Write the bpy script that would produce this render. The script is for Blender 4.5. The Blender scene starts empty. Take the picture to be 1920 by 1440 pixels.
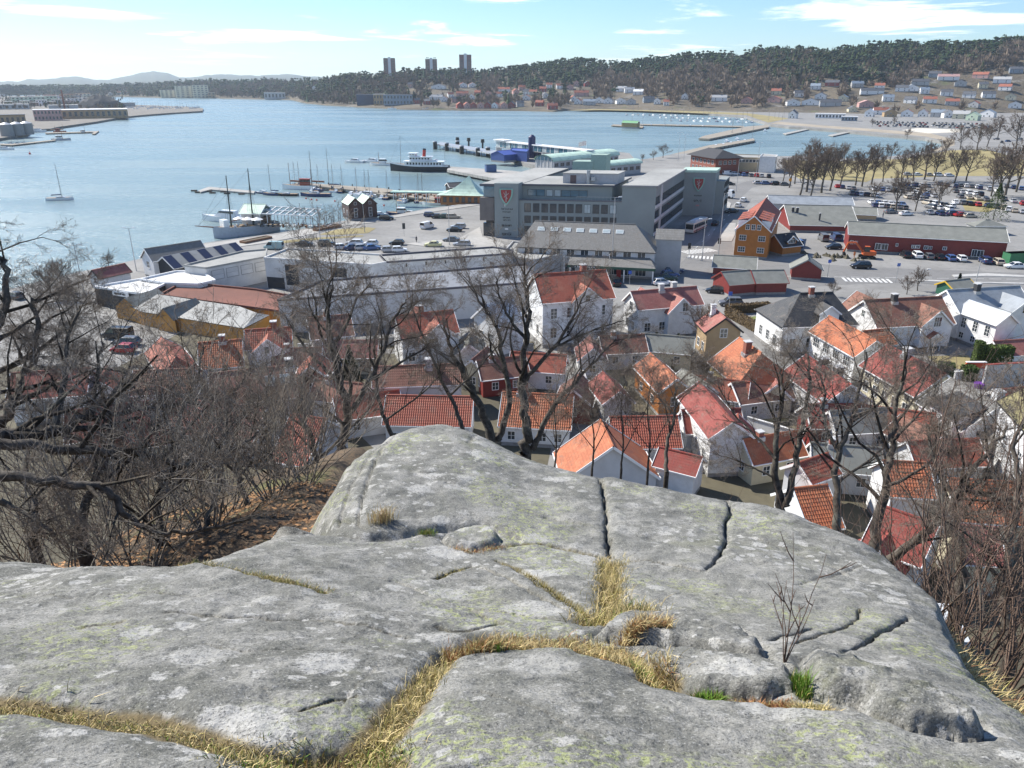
import bpy, math, random
import numpy as np
from mathutils import Vector, Matrix

# ---------------------------------------------------------------- camera, sky, sun, exposure
SC = bpy.context.scene
COL = SC.collection
R = math.radians
CAMZ, PITCH, FPX = 42.0, R(21.8), 1423.0
cam_data = bpy.data.cameras.new('camera')
cam_data.sensor_width = 36.0
cam_data.lens = 36.0 * FPX / 1920.0
cam_data.clip_start, cam_data.clip_end = 0.1, 40000.0
cam = bpy.data.objects.new('camera', cam_data)
cam.location = (0, 0, CAMZ)
cam.rotation_euler = (math.pi / 2 - PITCH, 0, 0)
COL.objects.link(cam)
SC.camera = cam

SUN_AZ, SUN_EL = R(-58), R(41)          # azimuth measured clockwise from +Y (the view direction)
sun_dir = Vector((math.sin(SUN_AZ) * math.cos(SUN_EL), math.cos(SUN_AZ) * math.cos(SUN_EL), math.sin(SUN_EL)))
world = bpy.data.worlds.new('World')
SC.world = world
world.use_nodes = True
nt = world.node_tree
for n in list(nt.nodes):
    nt.nodes.remove(n)
w_out = nt.nodes.new('ShaderNodeOutputWorld')
w_bg = nt.nodes.new('ShaderNodeBackground')
w_sky = nt.nodes.new('ShaderNodeTexSky')
w_sky.sky_type = 'NISHITA'
w_sky.sun_disc = False
w_sky.sun_elevation = SUN_EL
w_sky.sun_rotation = SUN_AZ
w_sky.altitude = 50
w_sky.air_density = 1.0
w_sky.dust_density = 0.1
w_sky.ozone_density = 3.5
w_bg.inputs['Strength'].default_value = 0.082
# thin cirrus and small cumulus: noise on a flat cloud sheet, the same rule over the whole sky
tc = nt.nodes.new('ShaderNodeTexCoord')
sep = nt.nodes.new('ShaderNodeSeparateXYZ')
nt.links.new(tc.outputs['Generated'], sep.inputs[0])
def wmath(op, a, b=None, clamp=False):
    m = nt.nodes.new('ShaderNodeMath'); m.operation = op; m.use_clamp = clamp
    for i, v in enumerate((a, b)):
        if v is None: continue
        if isinstance(v, (int, float)): m.inputs[i].default_value = v
        else: nt.links.new(v, m.inputs[i])
    return m.outputs[0]
zc = wmath('MAXIMUM', wmath('ADD', sep.outputs['Z'], 0.02), 0.02)
cx = wmath('DIVIDE', sep.outputs['X'], zc)
cy = wmath('DIVIDE', sep.outputs['Y'], zc)
comb = nt.nodes.new('ShaderNodeCombineXYZ')
nt.links.new(cx, comb.inputs[0]); nt.links.new(cy, comb.inputs[1])
cmap = nt.nodes.new('ShaderNodeMapping')
cmap.inputs['Location'].default_value = (0.85, 9.1, 0.0)
cmap.inputs['Scale'].default_value = (0.42, 0.30, 1)
nt.links.new(comb.outputs[0], cmap.inputs[0])
cn = nt.nodes.new('ShaderNodeTexNoise')
cn.inputs['Scale'].default_value = 1.0; cn.inputs['Detail'].default_value = 9; cn.inputs['Roughness'].default_value = 0.62
cn.inputs['Distortion'].default_value = 0.35
nt.links.new(cmap.outputs[0], cn.inputs['Vector'])
cn2 = nt.nodes.new('ShaderNodeTexNoise')
cn2.inputs['Scale'].default_value = 0.35; cn2.inputs['Detail'].default_value = 2
nt.links.new(cmap.outputs[0], cn2.inputs['Vector'])
dens = wmath('ADD', cn.outputs['Fac'], wmath('MULTIPLY', wmath('SUBTRACT', cn2.outputs['Fac'], 0.5), 0.7))
ramp = nt.nodes.new('ShaderNodeMapRange'); ramp.interpolation_type = 'SMOOTHSTEP'
ramp.inputs['From Min'].default_value = 0.53; ramp.inputs['From Max'].default_value = 0.66
nt.links.new(dens, ramp.inputs['Value'])
hz = nt.nodes.new('ShaderNodeMapRange')
hz.inputs['From Min'].default_value = 0.005; hz.inputs['From Max'].default_value = 0.05
nt.links.new(sep.outputs['Z'], hz.inputs['Value'])
cfac = wmath('MULTIPLY', wmath('MULTIPLY', ramp.outputs[0], hz.outputs[0]), 0.85, True)
mixc = nt.nodes.new('ShaderNodeMix'); mixc.data_type = 'RGBA'
nt.links.new(cfac, mixc.inputs['Factor'])
tint = nt.nodes.new('ShaderNodeMix'); tint.data_type = 'RGBA'; tint.blend_type = 'MULTIPLY'; tint.inputs['Factor'].default_value = 1.0
nt.links.new(w_sky.outputs[0], tint.inputs['A']); tint.inputs['B'].default_value = (.80, .96, 1.13, 1)   # clear spring air
nt.links.new(tint.outputs['Result'], mixc.inputs['A'])
mixc.inputs['B'].default_value = (10.5, 10.9, 11.3, 1)
nt.links.new(mixc.outputs['Result'], w_bg.inputs['Color'])
nt.links.new(w_bg.outputs[0], w_out.inputs[0])

sun_data = bpy.data.lights.new('sun', 'SUN')
sun_data.energy = 4.5
sun_data.angle = R(0.55)
sun_data.color = (1.0, 0.945, 0.85)
sun = bpy.data.objects.new('sun', sun_data)
sun.rotation_euler = sun_dir.to_track_quat('Z', 'Y').to_euler()
sun.location = (-60, 40, 120)
COL.objects.link(sun)

SC.view_settings.view_transform = 'Standard'
SC.view_settings.look = 'None'
SC.view_settings.gamma = 1.0
SC.view_settings.use_curve_mapping = False
SC.view_settings.exposure = 0.88
SC.cycles.max_bounces = 6
SC.cycles.diffuse_bounces = 2
SC.cycles.glossy_bounces = 3
SC.cycles.transmission_bounces = 3
SC.cycles.transparent_max_bounces = 6
SC.cycles.volume_bounces = 0
SC.cycles.sample_clamp_indirect = 8.0
SC.cycles.use_denoising = True

# ---------------------------------------------------------------- helpers
CP, SP = math.cos(PITCH), math.sin(PITCH)
G = 2.2                                   # level of the flat town ground above the sea
def ray(px, py):
    a, b = (px - 960.0), (720.0 - py)
    return Vector((a, CP * FPX + SP * b, -SP * FPX + CP * b))
def at(px, py, z=G):
    d = ray(px, py)
    t = (z - CAMZ) / d.z
    return Vector((d.x * t, d.y * t, z))
def at_dist(px, py, r):
    d = ray(px, py)
    t = r / math.hypot(d.x, d.y)
    return Vector((d.x * t, d.y * t, CAMZ + d.z * t))

MATS = {}
def nodes_of(m):
    m.use_nodes = True
    t = m.node_tree
    b = next(n for n in t.nodes if n.type == 'BSDF_PRINCIPLED')
    return t, b
def N(t, kind, **kw):
    n = t.nodes.new(kind)
    for k, v in kw.items():
        if k in n.inputs.keys(): n.inputs[k].default_value = v
        else: setattr(n, k, v)
    return n
def texco(t, which='Object', scale=None):
    c = N(t, 'ShaderNodeTexCoord')
    if scale is None: return c.outputs[which]
    m = N(t, 'ShaderNodeMapping'); m.inputs['Scale'].default_value = scale
    t.links.new(c.outputs[which], m.inputs[0])
    return m.outputs[0]
def mix(t, fac, a, b, blend='MIX'):
    m = N(t, 'ShaderNodeMix', data_type='RGBA', blend_type=blend)
    for s, v in (('Factor', fac), ('A', a), ('B', b)):
        if isinstance(v, (int, float)): m.inputs[s].default_value = v
        elif isinstance(v, tuple): m.inputs[s].default_value = v if len(v) == 4 else (*v, 1)
        else: t.links.new(v, m.inputs[s])
    return m.outputs['Result']
def mrange(t, v, a, b, c=0.0, d=1.0, smooth=True):
    m = N(t, 'ShaderNodeMapRange')
    if smooth: m.interpolation_type = 'SMOOTHSTEP'
    for k, x in (('From Min', a), ('From Max', b), ('To Min', c), ('To Max', d)): m.inputs[k].default_value = x
    t.links.new(v, m.inputs['Value'])
    return m.outputs[0]
def tmath(t, op, a, b=0.0, clamp=False):
    m = N(t, 'ShaderNodeMath', operation=op, use_clamp=clamp)
    for i, v in enumerate((a, b)):
        if isinstance(v, (int, float)): m.inputs[i].default_value = v
        else: t.links.new(v, m.inputs[i])
    return m.outputs[0]
def noise(t, vec, scale, detail=4, rough=0.55, dist=0.0):
    n = N(t, 'ShaderNodeTexNoise', Scale=scale, Detail=detail, Roughness=rough, Distortion=dist)
    t.links.new(vec, n.inputs['Vector'])
    return n.outputs['Fac']
def bump(t, b, h, strength, dist):
    n = N(t, 'ShaderNodeBump', Strength=strength, Distance=dist)
    t.links.new(h, n.inputs['Height'])
    t.links.new(n.outputs[0], b.inputs['Normal'])
def flat(name, col, rough=0.6, metal=0.0, var=0.12, scale=1.5, spec=None):
    """plain paint or stone with a weathered variation"""
    if name in MATS: return MATS[name]
    m = bpy.data.materials.new(name); t, b = nodes_of(m)
    b.inputs['Roughness'].default_value = rough
    b.inputs['Metallic'].default_value = metal
    if spec is not None: b.inputs['Specular IOR Level'].default_value = spec
    if var:
        v = texco(t, 'Object')
        n = noise(t, v, scale, 5, 0.6)
        f = mrange(t, n, 0.3, 0.7, 1 - var, 1 + var * 0.6, False)
        c = mix(t, 1.0, (*col, 1), (1, 1, 1, 1), 'MULTIPLY')
        mm = N(t, 'ShaderNodeMix', data_type='RGBA', blend_type='MULTIPLY')
        mm.inputs['Factor'].default_value = 1.0
        mm.inputs['A'].default_value = (*col, 1)
        t.links.new(f, mm.inputs['B'])
        t.links.new(mm.outputs['Result'], b.inputs['Base Color'])
    else:
        b.inputs['Base Color'].default_value = (*col, 1)
    MATS[name] = m
    return m

class MB:
    """collects faces, then links them as one mesh object"""
    def __init__(s): s.v, s.f, s.mi, s.uv = [], [], [], []
    def face(s, pts, mi=0, uv=None):
        k = len(s.v); s.v.extend([tuple(p) for p in pts]); s.f.append(tuple(range(k, k + len(pts)))); s.mi.append(mi)
        s.uv.append(uv if uv else [(p[0], p[1] + p[2]) for p in pts])
    def box(s, x0, x1, y0, y1, z0, z1, mi=0):
        p = [(x0,y0,z0),(x1,y0,z0),(x1,y1,z0),(x0,y1,z0),(x0,y0,z1),(x1,y0,z1),(x1,y1,z1),(x0,y1,z1)]
        for q in ((3,2,1,0),(4,5,6,7),(0,1,5,4),(1,2,6,5),(2,3,7,6),(3,0,4,7)):
            s.face([p[i] for i in q], mi)
    def prism(s, poly, z0, z1, mi=0, top=None, bottom=True):
        """vertical prism over an xy polygon (counter-clockwise)"""
        a = sum(poly[i-1][0]*poly[i][1] - poly[i][0]*poly[i-1][1] for i in range(len(poly)))
        if a < 0: poly = poly[::-1]
        n = len(poly)
        for i in range(n):
            p, q = poly[i], poly[(i+1) % n]
            s.face([(p[0],p[1],z0),(q[0],q[1],z0),(q[0],q[1],z1),(p[0],p[1],z1)], mi)
        s.face([(p[0],p[1],z1) for p in poly], mi if top is None else top)
        if bottom: s.face([(p[0],p[1],z0) for p in reversed(poly)], mi)
    def hull(s, rings, mi=0, cap=True, closed=True):
        """skin over rings of equal length"""
        n = len(rings[0])
        for a, b in zip(rings[:-1], rings[1:]):
            for i in range(n if closed else n - 1):
                j = (i + 1) % n
                s.face([a[i], a[j], b[j], b[i]], mi)
        if cap:
            s.face(rings[0][::-1], mi); s.face(rings[-1], mi)
    def tube(s, p, q, r0, r1=None, n=6, mi=0, cap=True):
        p, q = Vector(p), Vector(q); r1 = r0 if r1 is None else r1
        d = (q - p).normalized()
        a = d.orthogonal().normalized(); b = d.cross(a)
        rg = [[tuple(c + (a * math.cos(2*math.pi*i/n) + b * math.sin(2*math.pi*i/n)) * r) for i in range(n)] for c, r in ((p, r0), (q, r1))]
        s.hull(rg, mi, cap)
    def bar(s, p, q, w, h, mi=0, up=(0,0,1)):
        p, q = Vector(p), Vector(q); d = (q - p).normalized()
        a = d.cross(Vector(up)).normalized() * (w/2); b = a.cross(d).normalized() * (h/2)
        rg = [[tuple(c + x) for x in (-a-b, a-b, a+b, -a+b)] for c in (p, q)]
        s.hull(rg, mi)
    def mesh(s, name, mats, smooth=False):
        me = bpy.data.meshes.new(name)
        me.from_pydata(s.v, [], s.f)
        for m in (mats if isinstance(mats, (list, tuple)) else [mats]): me.materials.append(m)
        if len(me.materials) > 1: me.polygons.foreach_set('material_index', s.mi)
        ul = me.uv_layers.new(name='UVMap')
        ul.data.foreach_set('uv', [c for u in s.uv for xy in u for c in xy])
        if smooth: me.polygons.foreach_set('use_smooth', [True] * len(s.f))
        me.update()
        return me
    def build(s, name, mats, parent=None, smooth=False, loc=None):
        return link(name, s.mesh(name, mats, smooth), parent, loc)

def link(name, me, parent=None, loc=None, rz=0.0):
    o = bpy.data.objects.new(name, me); COL.objects.link(o)
    if parent is not None: o.parent = parent
    if loc is not None: o.location = loc
    if rz: o.rotation_euler = (0, 0, rz)
    return o
def tag(o, label=None, cat=None, group=None, kind=None):
    if label: o['label'] = label
    if cat: o['category'] = cat
    if group: o['group'] = group
    if kind: o['kind'] = kind
    return o
def thing(name, label, cat, loc=(0,0,0), rz=0.0, group=None):
    return tag(link(name, None, None, loc, rz), label, cat, group)
def copy_tree(o, parent=None):
    c = o.copy(); COL.objects.link(c); c.parent = parent
    for ch in list(o.children): copy_tree(ch, c)
    return c
def np_mesh(name, v, f, mats, smooth=True, attrs=None):
    """fast mesh from arrays; f is (n,3) or (n,4)"""
    me = bpy.data.meshes.new(name)
    v = np.ascontiguousarray(v, dtype=np.float32); f = np.ascontiguousarray(f, dtype=np.int32)
    n, k = f.shape
    me.vertices.add(len(v)); me.vertices.foreach_set('co', v.ravel())
    me.loops.add(n * k); me.loops.foreach_set('vertex_index', f.ravel())
    me.polygons.add(n)
    me.polygons.foreach_set('loop_start', np.arange(0, n * k, k, dtype=np.int32))
    if smooth: me.polygons.foreach_set('use_smooth', np.ones(n, dtype=bool))
    for m in (mats if isinstance(mats, (list, tuple)) else [mats]): me.materials.append(m)
    for nm, arr in (attrs or {}).items():
        a = np.asarray(arr, dtype=np.float32)
        if a.ndim == 1:
            at_ = me.attributes.new(nm, 'FLOAT', 'POINT'); at_.data.foreach_set('value', a)
        else:
            if a.shape[1] == 3: a = np.hstack([a, np.ones((len(a), 1), np.float32)])
            at_ = me.attributes.new(nm, 'FLOAT_COLOR', 'POINT'); at_.data.foreach_set('color', a.ravel())
    me.update(calc_edges=True)
    me.validate()
    return me
def vnoise(x, y, seed=0):
    """smooth value noise on arrays"""
    xi, yi = np.floor(x).astype(np.int64), np.floor(y).astype(np.int64)
    fx, fy = x - xi, y - yi
    fx, fy = fx*fx*fx*(fx*(fx*6-15)+10), fy*fy*fy*(fy*(fy*6-15)+10)
    def h(a, b):
        n = (a * 374761393 + b * 668265263 + seed * 1442695041) & 0xffffffff
        n = ((n ^ (n >> 13)) * 1274126177) & 0xffffffff
        return ((n ^ (n >> 16)) & 0xffff) / 65535.0 - 0.5
    return (h(xi,yi)*(1-fx)+h(xi+1,yi)*fx)*(1-fy) + (h(xi,yi+1)*(1-fx)+h(xi+1,yi+1)*fx)*fy
def fbm(x, y, octaves=4, seed=0, gain=0.5):
    s, a = 0.0, 1.0
    for k in range(octaves):
        s = s + a * vnoise(x * 2**k + 17.3*k, y * 2**k - 9.1*k, seed + k); a *= gain
    return s
def sstep(a, b, x):
    t = np.clip((x - a) / (b - a), 0, 1)
    return t * t * (3 - 2 * t)
def seg_dist(px, py, line, closed=False):
    """distance from points to a polyline, and the arc position 0..1 of the nearest point"""
    L = np.asarray(line, float)
    if closed: L = np.vstack([L, L[:1]])
    d = np.full(px.shape, 1e9); tt = np.zeros(px.shape)
    ln = np.hypot(*(L[1:] - L[:-1]).T); cum = np.concatenate([[0], np.cumsum(ln)])
    for i in range(len(L) - 1):
        a, b = L[i], L[i+1]; e = b - a
        t = np.clip(((px - a[0]) * e[0] + (py - a[1]) * e[1]) / max(e @ e, 1e-12), 0, 1)
        q = np.hypot(px - a[0] - t * e[0], py - a[1] - t * e[1])
        m = q < d
        d = np.where(m, q, d); tt = np.where(m, (cum[i] + t * ln[i]) / cum[-1], tt)
    return d, tt
def inside(px, py, poly):
    P = np.asarray(poly, float); r = np.zeros(px.shape, bool); n = len(P)
    for i in range(n):
        (x0, y0), (x1, y1) = P[i], P[(i+1) % n]
        if y0 == y1: continue
        c = ((y0 > py) != (y1 > py)) & (px < (x1 - x0) * (py - y0) / (y1 - y0) + x0)
        r ^= c
    return r
# ---------------------------------------------------------------- bedrock outcrop and hillside under the camera
_Y = np.array([-3, 0.3, 1.5, 1.9, 2.4, 3.2, 4.4, 5.2, 6.8, 8.3, 12, 60])
_Z = np.array([-1.2, -1.35, -1.7, -1.92, -2.16, -2.55, -3.07, -3.36, -3.75, -3.98, -4.9, -18])
def base_z(x, y):
    x, y = np.asarray(x, float), np.asarray(y, float)
    z = 0
    for o in (-0.5, -0.25, 0, 0.25, 0.5):
        z = z + np.interp(y + o, _Y, _Z)
    return CAMZ + z / 5 - 0.035 * x - 0.006 * x * x
def on_rock(px, py):
    d = ray(px, py); d = d / d.y
    lo, hi = 0.2, 40.0
    for t in np.linspace(0.3, 30, 400):
        if CAMZ + d.z * t < base_z(d.x * t, t): hi = t; break
        lo = t
    for _ in range(30):
        m = (lo + hi) / 2
        if CAMZ + d.z * m < base_z(d.x * m, m): hi = m
        else: lo = m
    return (d.x * lo, lo)
def RP(*pts): return [on_rock(*p) for p in pts]
def smooth_line(pts, k=2):
    P = np.asarray(pts, float)
    for _ in range(k):
        q = [P[0]]
        for a, b in zip(P[:-1], P[1:]): q += [a*.75+b*.25, a*.25+b*.75]
        q.append(P[-1]); P = np.array(q)
    return P
EDGE = RP((-60,1033),(100,1040),(250,1048),(345,1056),(400,1032),(470,1003),(540,984),(612,985),(628,930),(652,885),(684,850),(722,829),(765,815),(815,807),(860,808),
          (910,823),(965,842),(1040,860),(1100,876),(1170,889),(1240,902),(1310,915),(1385,928),(1455,940),(1525,960),(1590,984),(1655,1014),(1705,1056),(1750,1096),
          (1785,1140),(1810,1195),(1850,1258),(1910,1315),(1990,1390))
EDGE = [(EDGE[0][0]-9, EDGE[0][1]-1.0)] + EDGE + [(EDGE[-1][0]+.7, EDGE[-1][1]-.8), (6.0, -4.0), (-9.0, -4.0)]
def edge_signed(x, y):
    d, _ = seg_dist(x, y, EDGE, True)
    return np.where(inside(x, y, EDGE), -d, d)

# grooves that hold turf: (pixel line, width m, depth m)
GROOVES = [
    (RP((-120,1290),(0,1303),(90,1318),(180,1332),(260,1345),(330,1362),(420,1388),(500,1408),(590,1416),(660,1400),(715,1362),(755,1312),(790,1265),(830,1222),(872,1196)), .055, .085),
    (RP((872,1196),(940,1190),(1010,1190),(1080,1196),(1150,1208),(1205,1228),(1245,1258)), .060, .10),
    (RP((560,1418),(640,1428),(720,1432),(740,1500)), .08, .08),
    (RP((1245,1258),(1300,1284),(1360,1296),(1430,1306),(1500,1318),(1560,1335)), .035, .07),
    (RP((1146,1036),(1144,1075),(1146,1110),(1150,1136)), .05, .09),
    (RP((1112,1150),(1150,1140),(1200,1142)), .06, .07),
]
# dry cracks: (pixel line, half width m, depth m, moss 0..1)
CRACKS = [
    (RP((1122,880),(1130,905),(1134,940),(1137,985),(1143,1032)), .022, .16, .15),
    (RP((1143,1004),(1147,1030)), .014, .10, .1),
    (RP((1362,925),(1369,945),(1370,962),(1361,978),(1364,1000),(1360,1018),(1345,1044),(1322,1066)), .020, .14, .0),
    (RP((1146,1034),(1190,1041),(1240,1050),(1290,1061),(1322,1067)), .014, .08, .0),
    (RP((935,1012),(990,1010),(1040,1015),(1090,1024),(1144,1033)), .020, .09, .7),
    (RP((735,836),(718,862),(704,888),(690,926),(678,960),(671,985)), .016, .07, .0),
    (RP((748,832),(725,845),(700,866),(672,905),(650,945),(628,985)), .013, .05, .0),
    (RP((632,966),(655,975),(672,984),(690,993)), .012, .05, .0),
    (RP((893,830),(884,843),(876,852)), .012, .05, .0),
    (RP((925,1038),(965,1052),(1005,1072),(1040,1096),(1075,1118),(1112,1142)), .028, .10, 1.0),
    (RP((960,1052),(1000,1078),(1050,1110),(1090,1132)), .016, .05, .4),
    (RP((812,1074),(835,1064),(862,1056),(882,1048)), .025, .10, .7),
    (RP((882,1048),(930,1062),(985,1090),(1040,1118),(1100,1146)), .012, .05, .1),
    (RP((1708,1142),(1682,1160),(1652,1178),(1630,1198),(1612,1216),(1580,1230)), .022, .13, .0),
    (RP((1440,1200),(1478,1192),(1505,1184),(1530,1176)), .016, .07, .1),
    (RP((1484,1212),(1515,1200),(1548,1190),(1580,1174),(1606,1158),(1618,1130)), .013, .06, .3),
    (RP((1535,1236),(1540,1222)), .01, .05, .0),
    (RP((300,1157),(360,1162),(440,1165),(520,1166),(620,1168),(690,1176),(765,1184)), .014, .06, .1),
    (RP((560,1334),(590,1326),(625,1314),(652,1308),(672,1303)), .010, .045, .6),
    (RP((490,1296),(560,1333)), .004, .012, .0),
    (RP((345,1064),(420,1076),(500,1091),(570,1104),(612,1114)), .04, .09, .9),
    (RP((815,1166),(850,1172),(900,1166),(938,1158)), .02, .08, .3),
    (RP((800,1108),(860,1122),(910,1140),(945,1160)), .012, .05, .1),
    (RP((1480,1096),(1540,1078),(1618,1052)), .008, .03, .0),
    (RP((870,1125),(1000,1140),(1112,1165)), .010, .03, .1),
    (RP((700,1080),(760,1084),(810,1108)), .010, .03, .0),
    (RP((150,1185),(190,1178),(240,1172)), .03, .03, .3),
    (RP((-20,1118),(120,1128),(260,1124),(380,1134)), .010, .03, .0), (RP((705,1240),(660,1290),(640,1335)), .006, .02, .0), (RP((900,1300),(1000,1340),(1120,1400)), .005, .015, .0),
    (RP((1200,1078),(1320,1100),(1450,1128)), .010, .025, .0), (RP((760,905),(860,930),(1000,962),(1120,985)), .010, .025, .0), (RP((1400,1000),(1520,1040),(1640,1085)), .010, .03, .0), (RP((380,1210),(470,1225),(600,1222)), .006, .02, .0),
]
BLOCKS = [   # polygon, height, edge width
    (RP((1112,1184),(1150,1156),(1195,1138),(1240,1131),(1290,1142),(1345,1166),(1395,1190),(1432,1215),(1434,1240),(1395,1236),(1340,1222),(1270,1206),(1200,1196)), .11, .05),
    (RP((1212,1216),(1290,1212),(1360,1226),(1430,1243),(1478,1262),(1486,1296),(1440,1300),(1370,1290),(1300,1278),(1245,1252)), .06, .04),
    (RP((1500,1244),(1545,1240),(1600,1262),(1670,1290),(1745,1322),(1815,1352),(1842,1372),(1842,1390),(1770,1388),(1700,1380),(1650,1364),(1618,1352),(1612,1330),(1560,1320),(1512,1306)), .13, .05),
    (RP((826,1004),(850,990),(890,983),(925,987),(940,1003),(925,1016),(880,1020),(845,1016)), .09, .05),
]
DOME_BASE = RP((600,992),(690,1003),(730,1000),(775,994),(840,985),(900,982),(945,992),(1000,1010),(1060,1019))
STEPS = [  # near slab edges that stand proud: line, height
    (RP((345,1066),(430,1084),(520,1108),(612,1120),(700,1112),(800,1110),(870,1128),(930,1154)), .05),
]
rr = np.concatenate([np.linspace(-3, 0.86, 14), 0.9 * np.exp(np.linspace(0, math.log(14.0/0.9), 600))])
NC = 940
u = np.linspace(-1, 1, NC)
YY = np.repeat(rr[:, None], NC, 1)
XX = u[None, :] * (1.28 * np.maximum(rr, 0.9) + 1.6)[:, None] + np.clip(rr, 0, 9)[:, None] * 0.06
X, Y = XX.ravel(), YY.ravel()
sd = edge_signed(X, Y)
Zr = base_z(X, Y)
Zr += 0.085 * fbm(X * 0.55 + 3, Y * 0.55, 3, 5) + 0.032 * fbm(X * 1.7, Y * 1.7 + 9, 3, 11) + 0.016 * fbm(X * 6, Y * 6, 3, 21) + 0.007 * fbm(X * 22, Y * 22, 3, 31)
# dome: swells up behind its base line, most on the left
db, dt = seg_dist(X, Y, DOME_BASE)
bx = np.interp(X, [p[0] for p in DOME_BASE], [p[1] for p in DOME_BASE])
behind = Y > bx
amp = 0.15 * (1 - sstep(-.7, .4, X))
Zr += np.where(behind, amp * (1 - np.exp(-db / 0.35)), 0) - 0.05 * np.exp(-(db / .05) ** 2) * (amp > .03)
cxy = on_rock(930, 905)
Zr += 0.03 * np.exp(-(((X - cxy[0]) / 2.3) ** 2 + ((Y - cxy[1]) / 1.7) ** 2))
Zr -= .022 * np.abs(fbm(X * 3.1 + Y * 1.2, Y * 7 - X * 1.5, 4, 201)) + .010 * np.abs(fbm(X * 9, Y * 17 - X * 3, 3, 203))      # weathered foliation
soil = np.zeros_like(X); moss = np.zeros_like(X)
jx, jy = X + .018 * fbm(X * 9, Y * 9, 2, 41), Y + .018 * fbm(X * 9 + 5, Y * 9, 2, 42)
for ln, w, dp in GROOVES:
    d, t = seg_dist(jx, jy, smooth_line(ln))
    ww = w * (0.75 + 0.6 * (fbm(t * 9 + w * 50, t * 0, 2, 77) + .5))
    Zr -= .7 * dp * np.exp(-(d / (ww * 1.25)) ** 2) + 0.015 * np.exp(-(d / (ww * 2.4)) ** 2)
    soil = np.maximum(soil, 1 - sstep(ww * .7, ww * 1.25, d))
for ln, w, dp, ms in CRACKS:
    d, t = seg_dist(jx, jy, smooth_line(ln, 1) if len(ln) > 2 else ln)
    w2 = w * .36; dp = dp * .55
    ww = w2 * (0.45 + 1.1 * np.clip(4 * t * (1 - t), 0, 1) ** .4 * (0.75 + .5 * vnoise(t * 23, t * 0, 3)))
    ww = np.where((t > .03) & (t < .97), np.maximum(ww, .0026 * np.maximum(Y, 1)), ww)
    Zr -= dp * (1 - sstep(ww * 0.25, ww, d)) + .25 * dp * np.exp(-(d / (ww * 3)) ** 2)
    moss = np.maximum(moss, ms * (1 - sstep(ww * .9, ww * 2.2, d)))
for poly, h, ew in BLOCKS:
    d, _ = seg_dist(jx, jy, poly, True); ins = inside(jx, jy, poly)
    h *= .6
    Zr += np.where(ins, h * sstep(0, ew, d) * (0.85 + .5 * np.minimum(d, .25)), 0) + ins * .012 * fbm(X * 30, Y * 30, 3, 91)
    Zr -= np.where(ins, 0, .03 * np.exp(-(d / .03) ** 2))
for ln, h in STEPS:
    d, t = seg_dist(jx, jy, ln); yb = np.interp(X, [p[0] for p in ln], [p[1] for p in ln])
    fade = sstep(0, .12, t) * (1 - sstep(.85, 1, t))
    Zr += np.where(Y < yb, h * fade * np.exp(-d / .35) * sstep(0, .05, d), 0)
# far rim rounds over and drops away; a ragged skin on the falling side
so = sd + .10 * fbm(X * 1.4, Y * 1.4, 3, 61)
Zr -= np.where(so > -0.35, .8 * np.maximum(so + .35, 0) ** 2, 0)
Zr -= 0.9 * np.maximum(so, 0) + .6 * np.maximum(so, 0) ** 2
Zr = np.maximum(Zr, base_z(X, Y) - 7)

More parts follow.
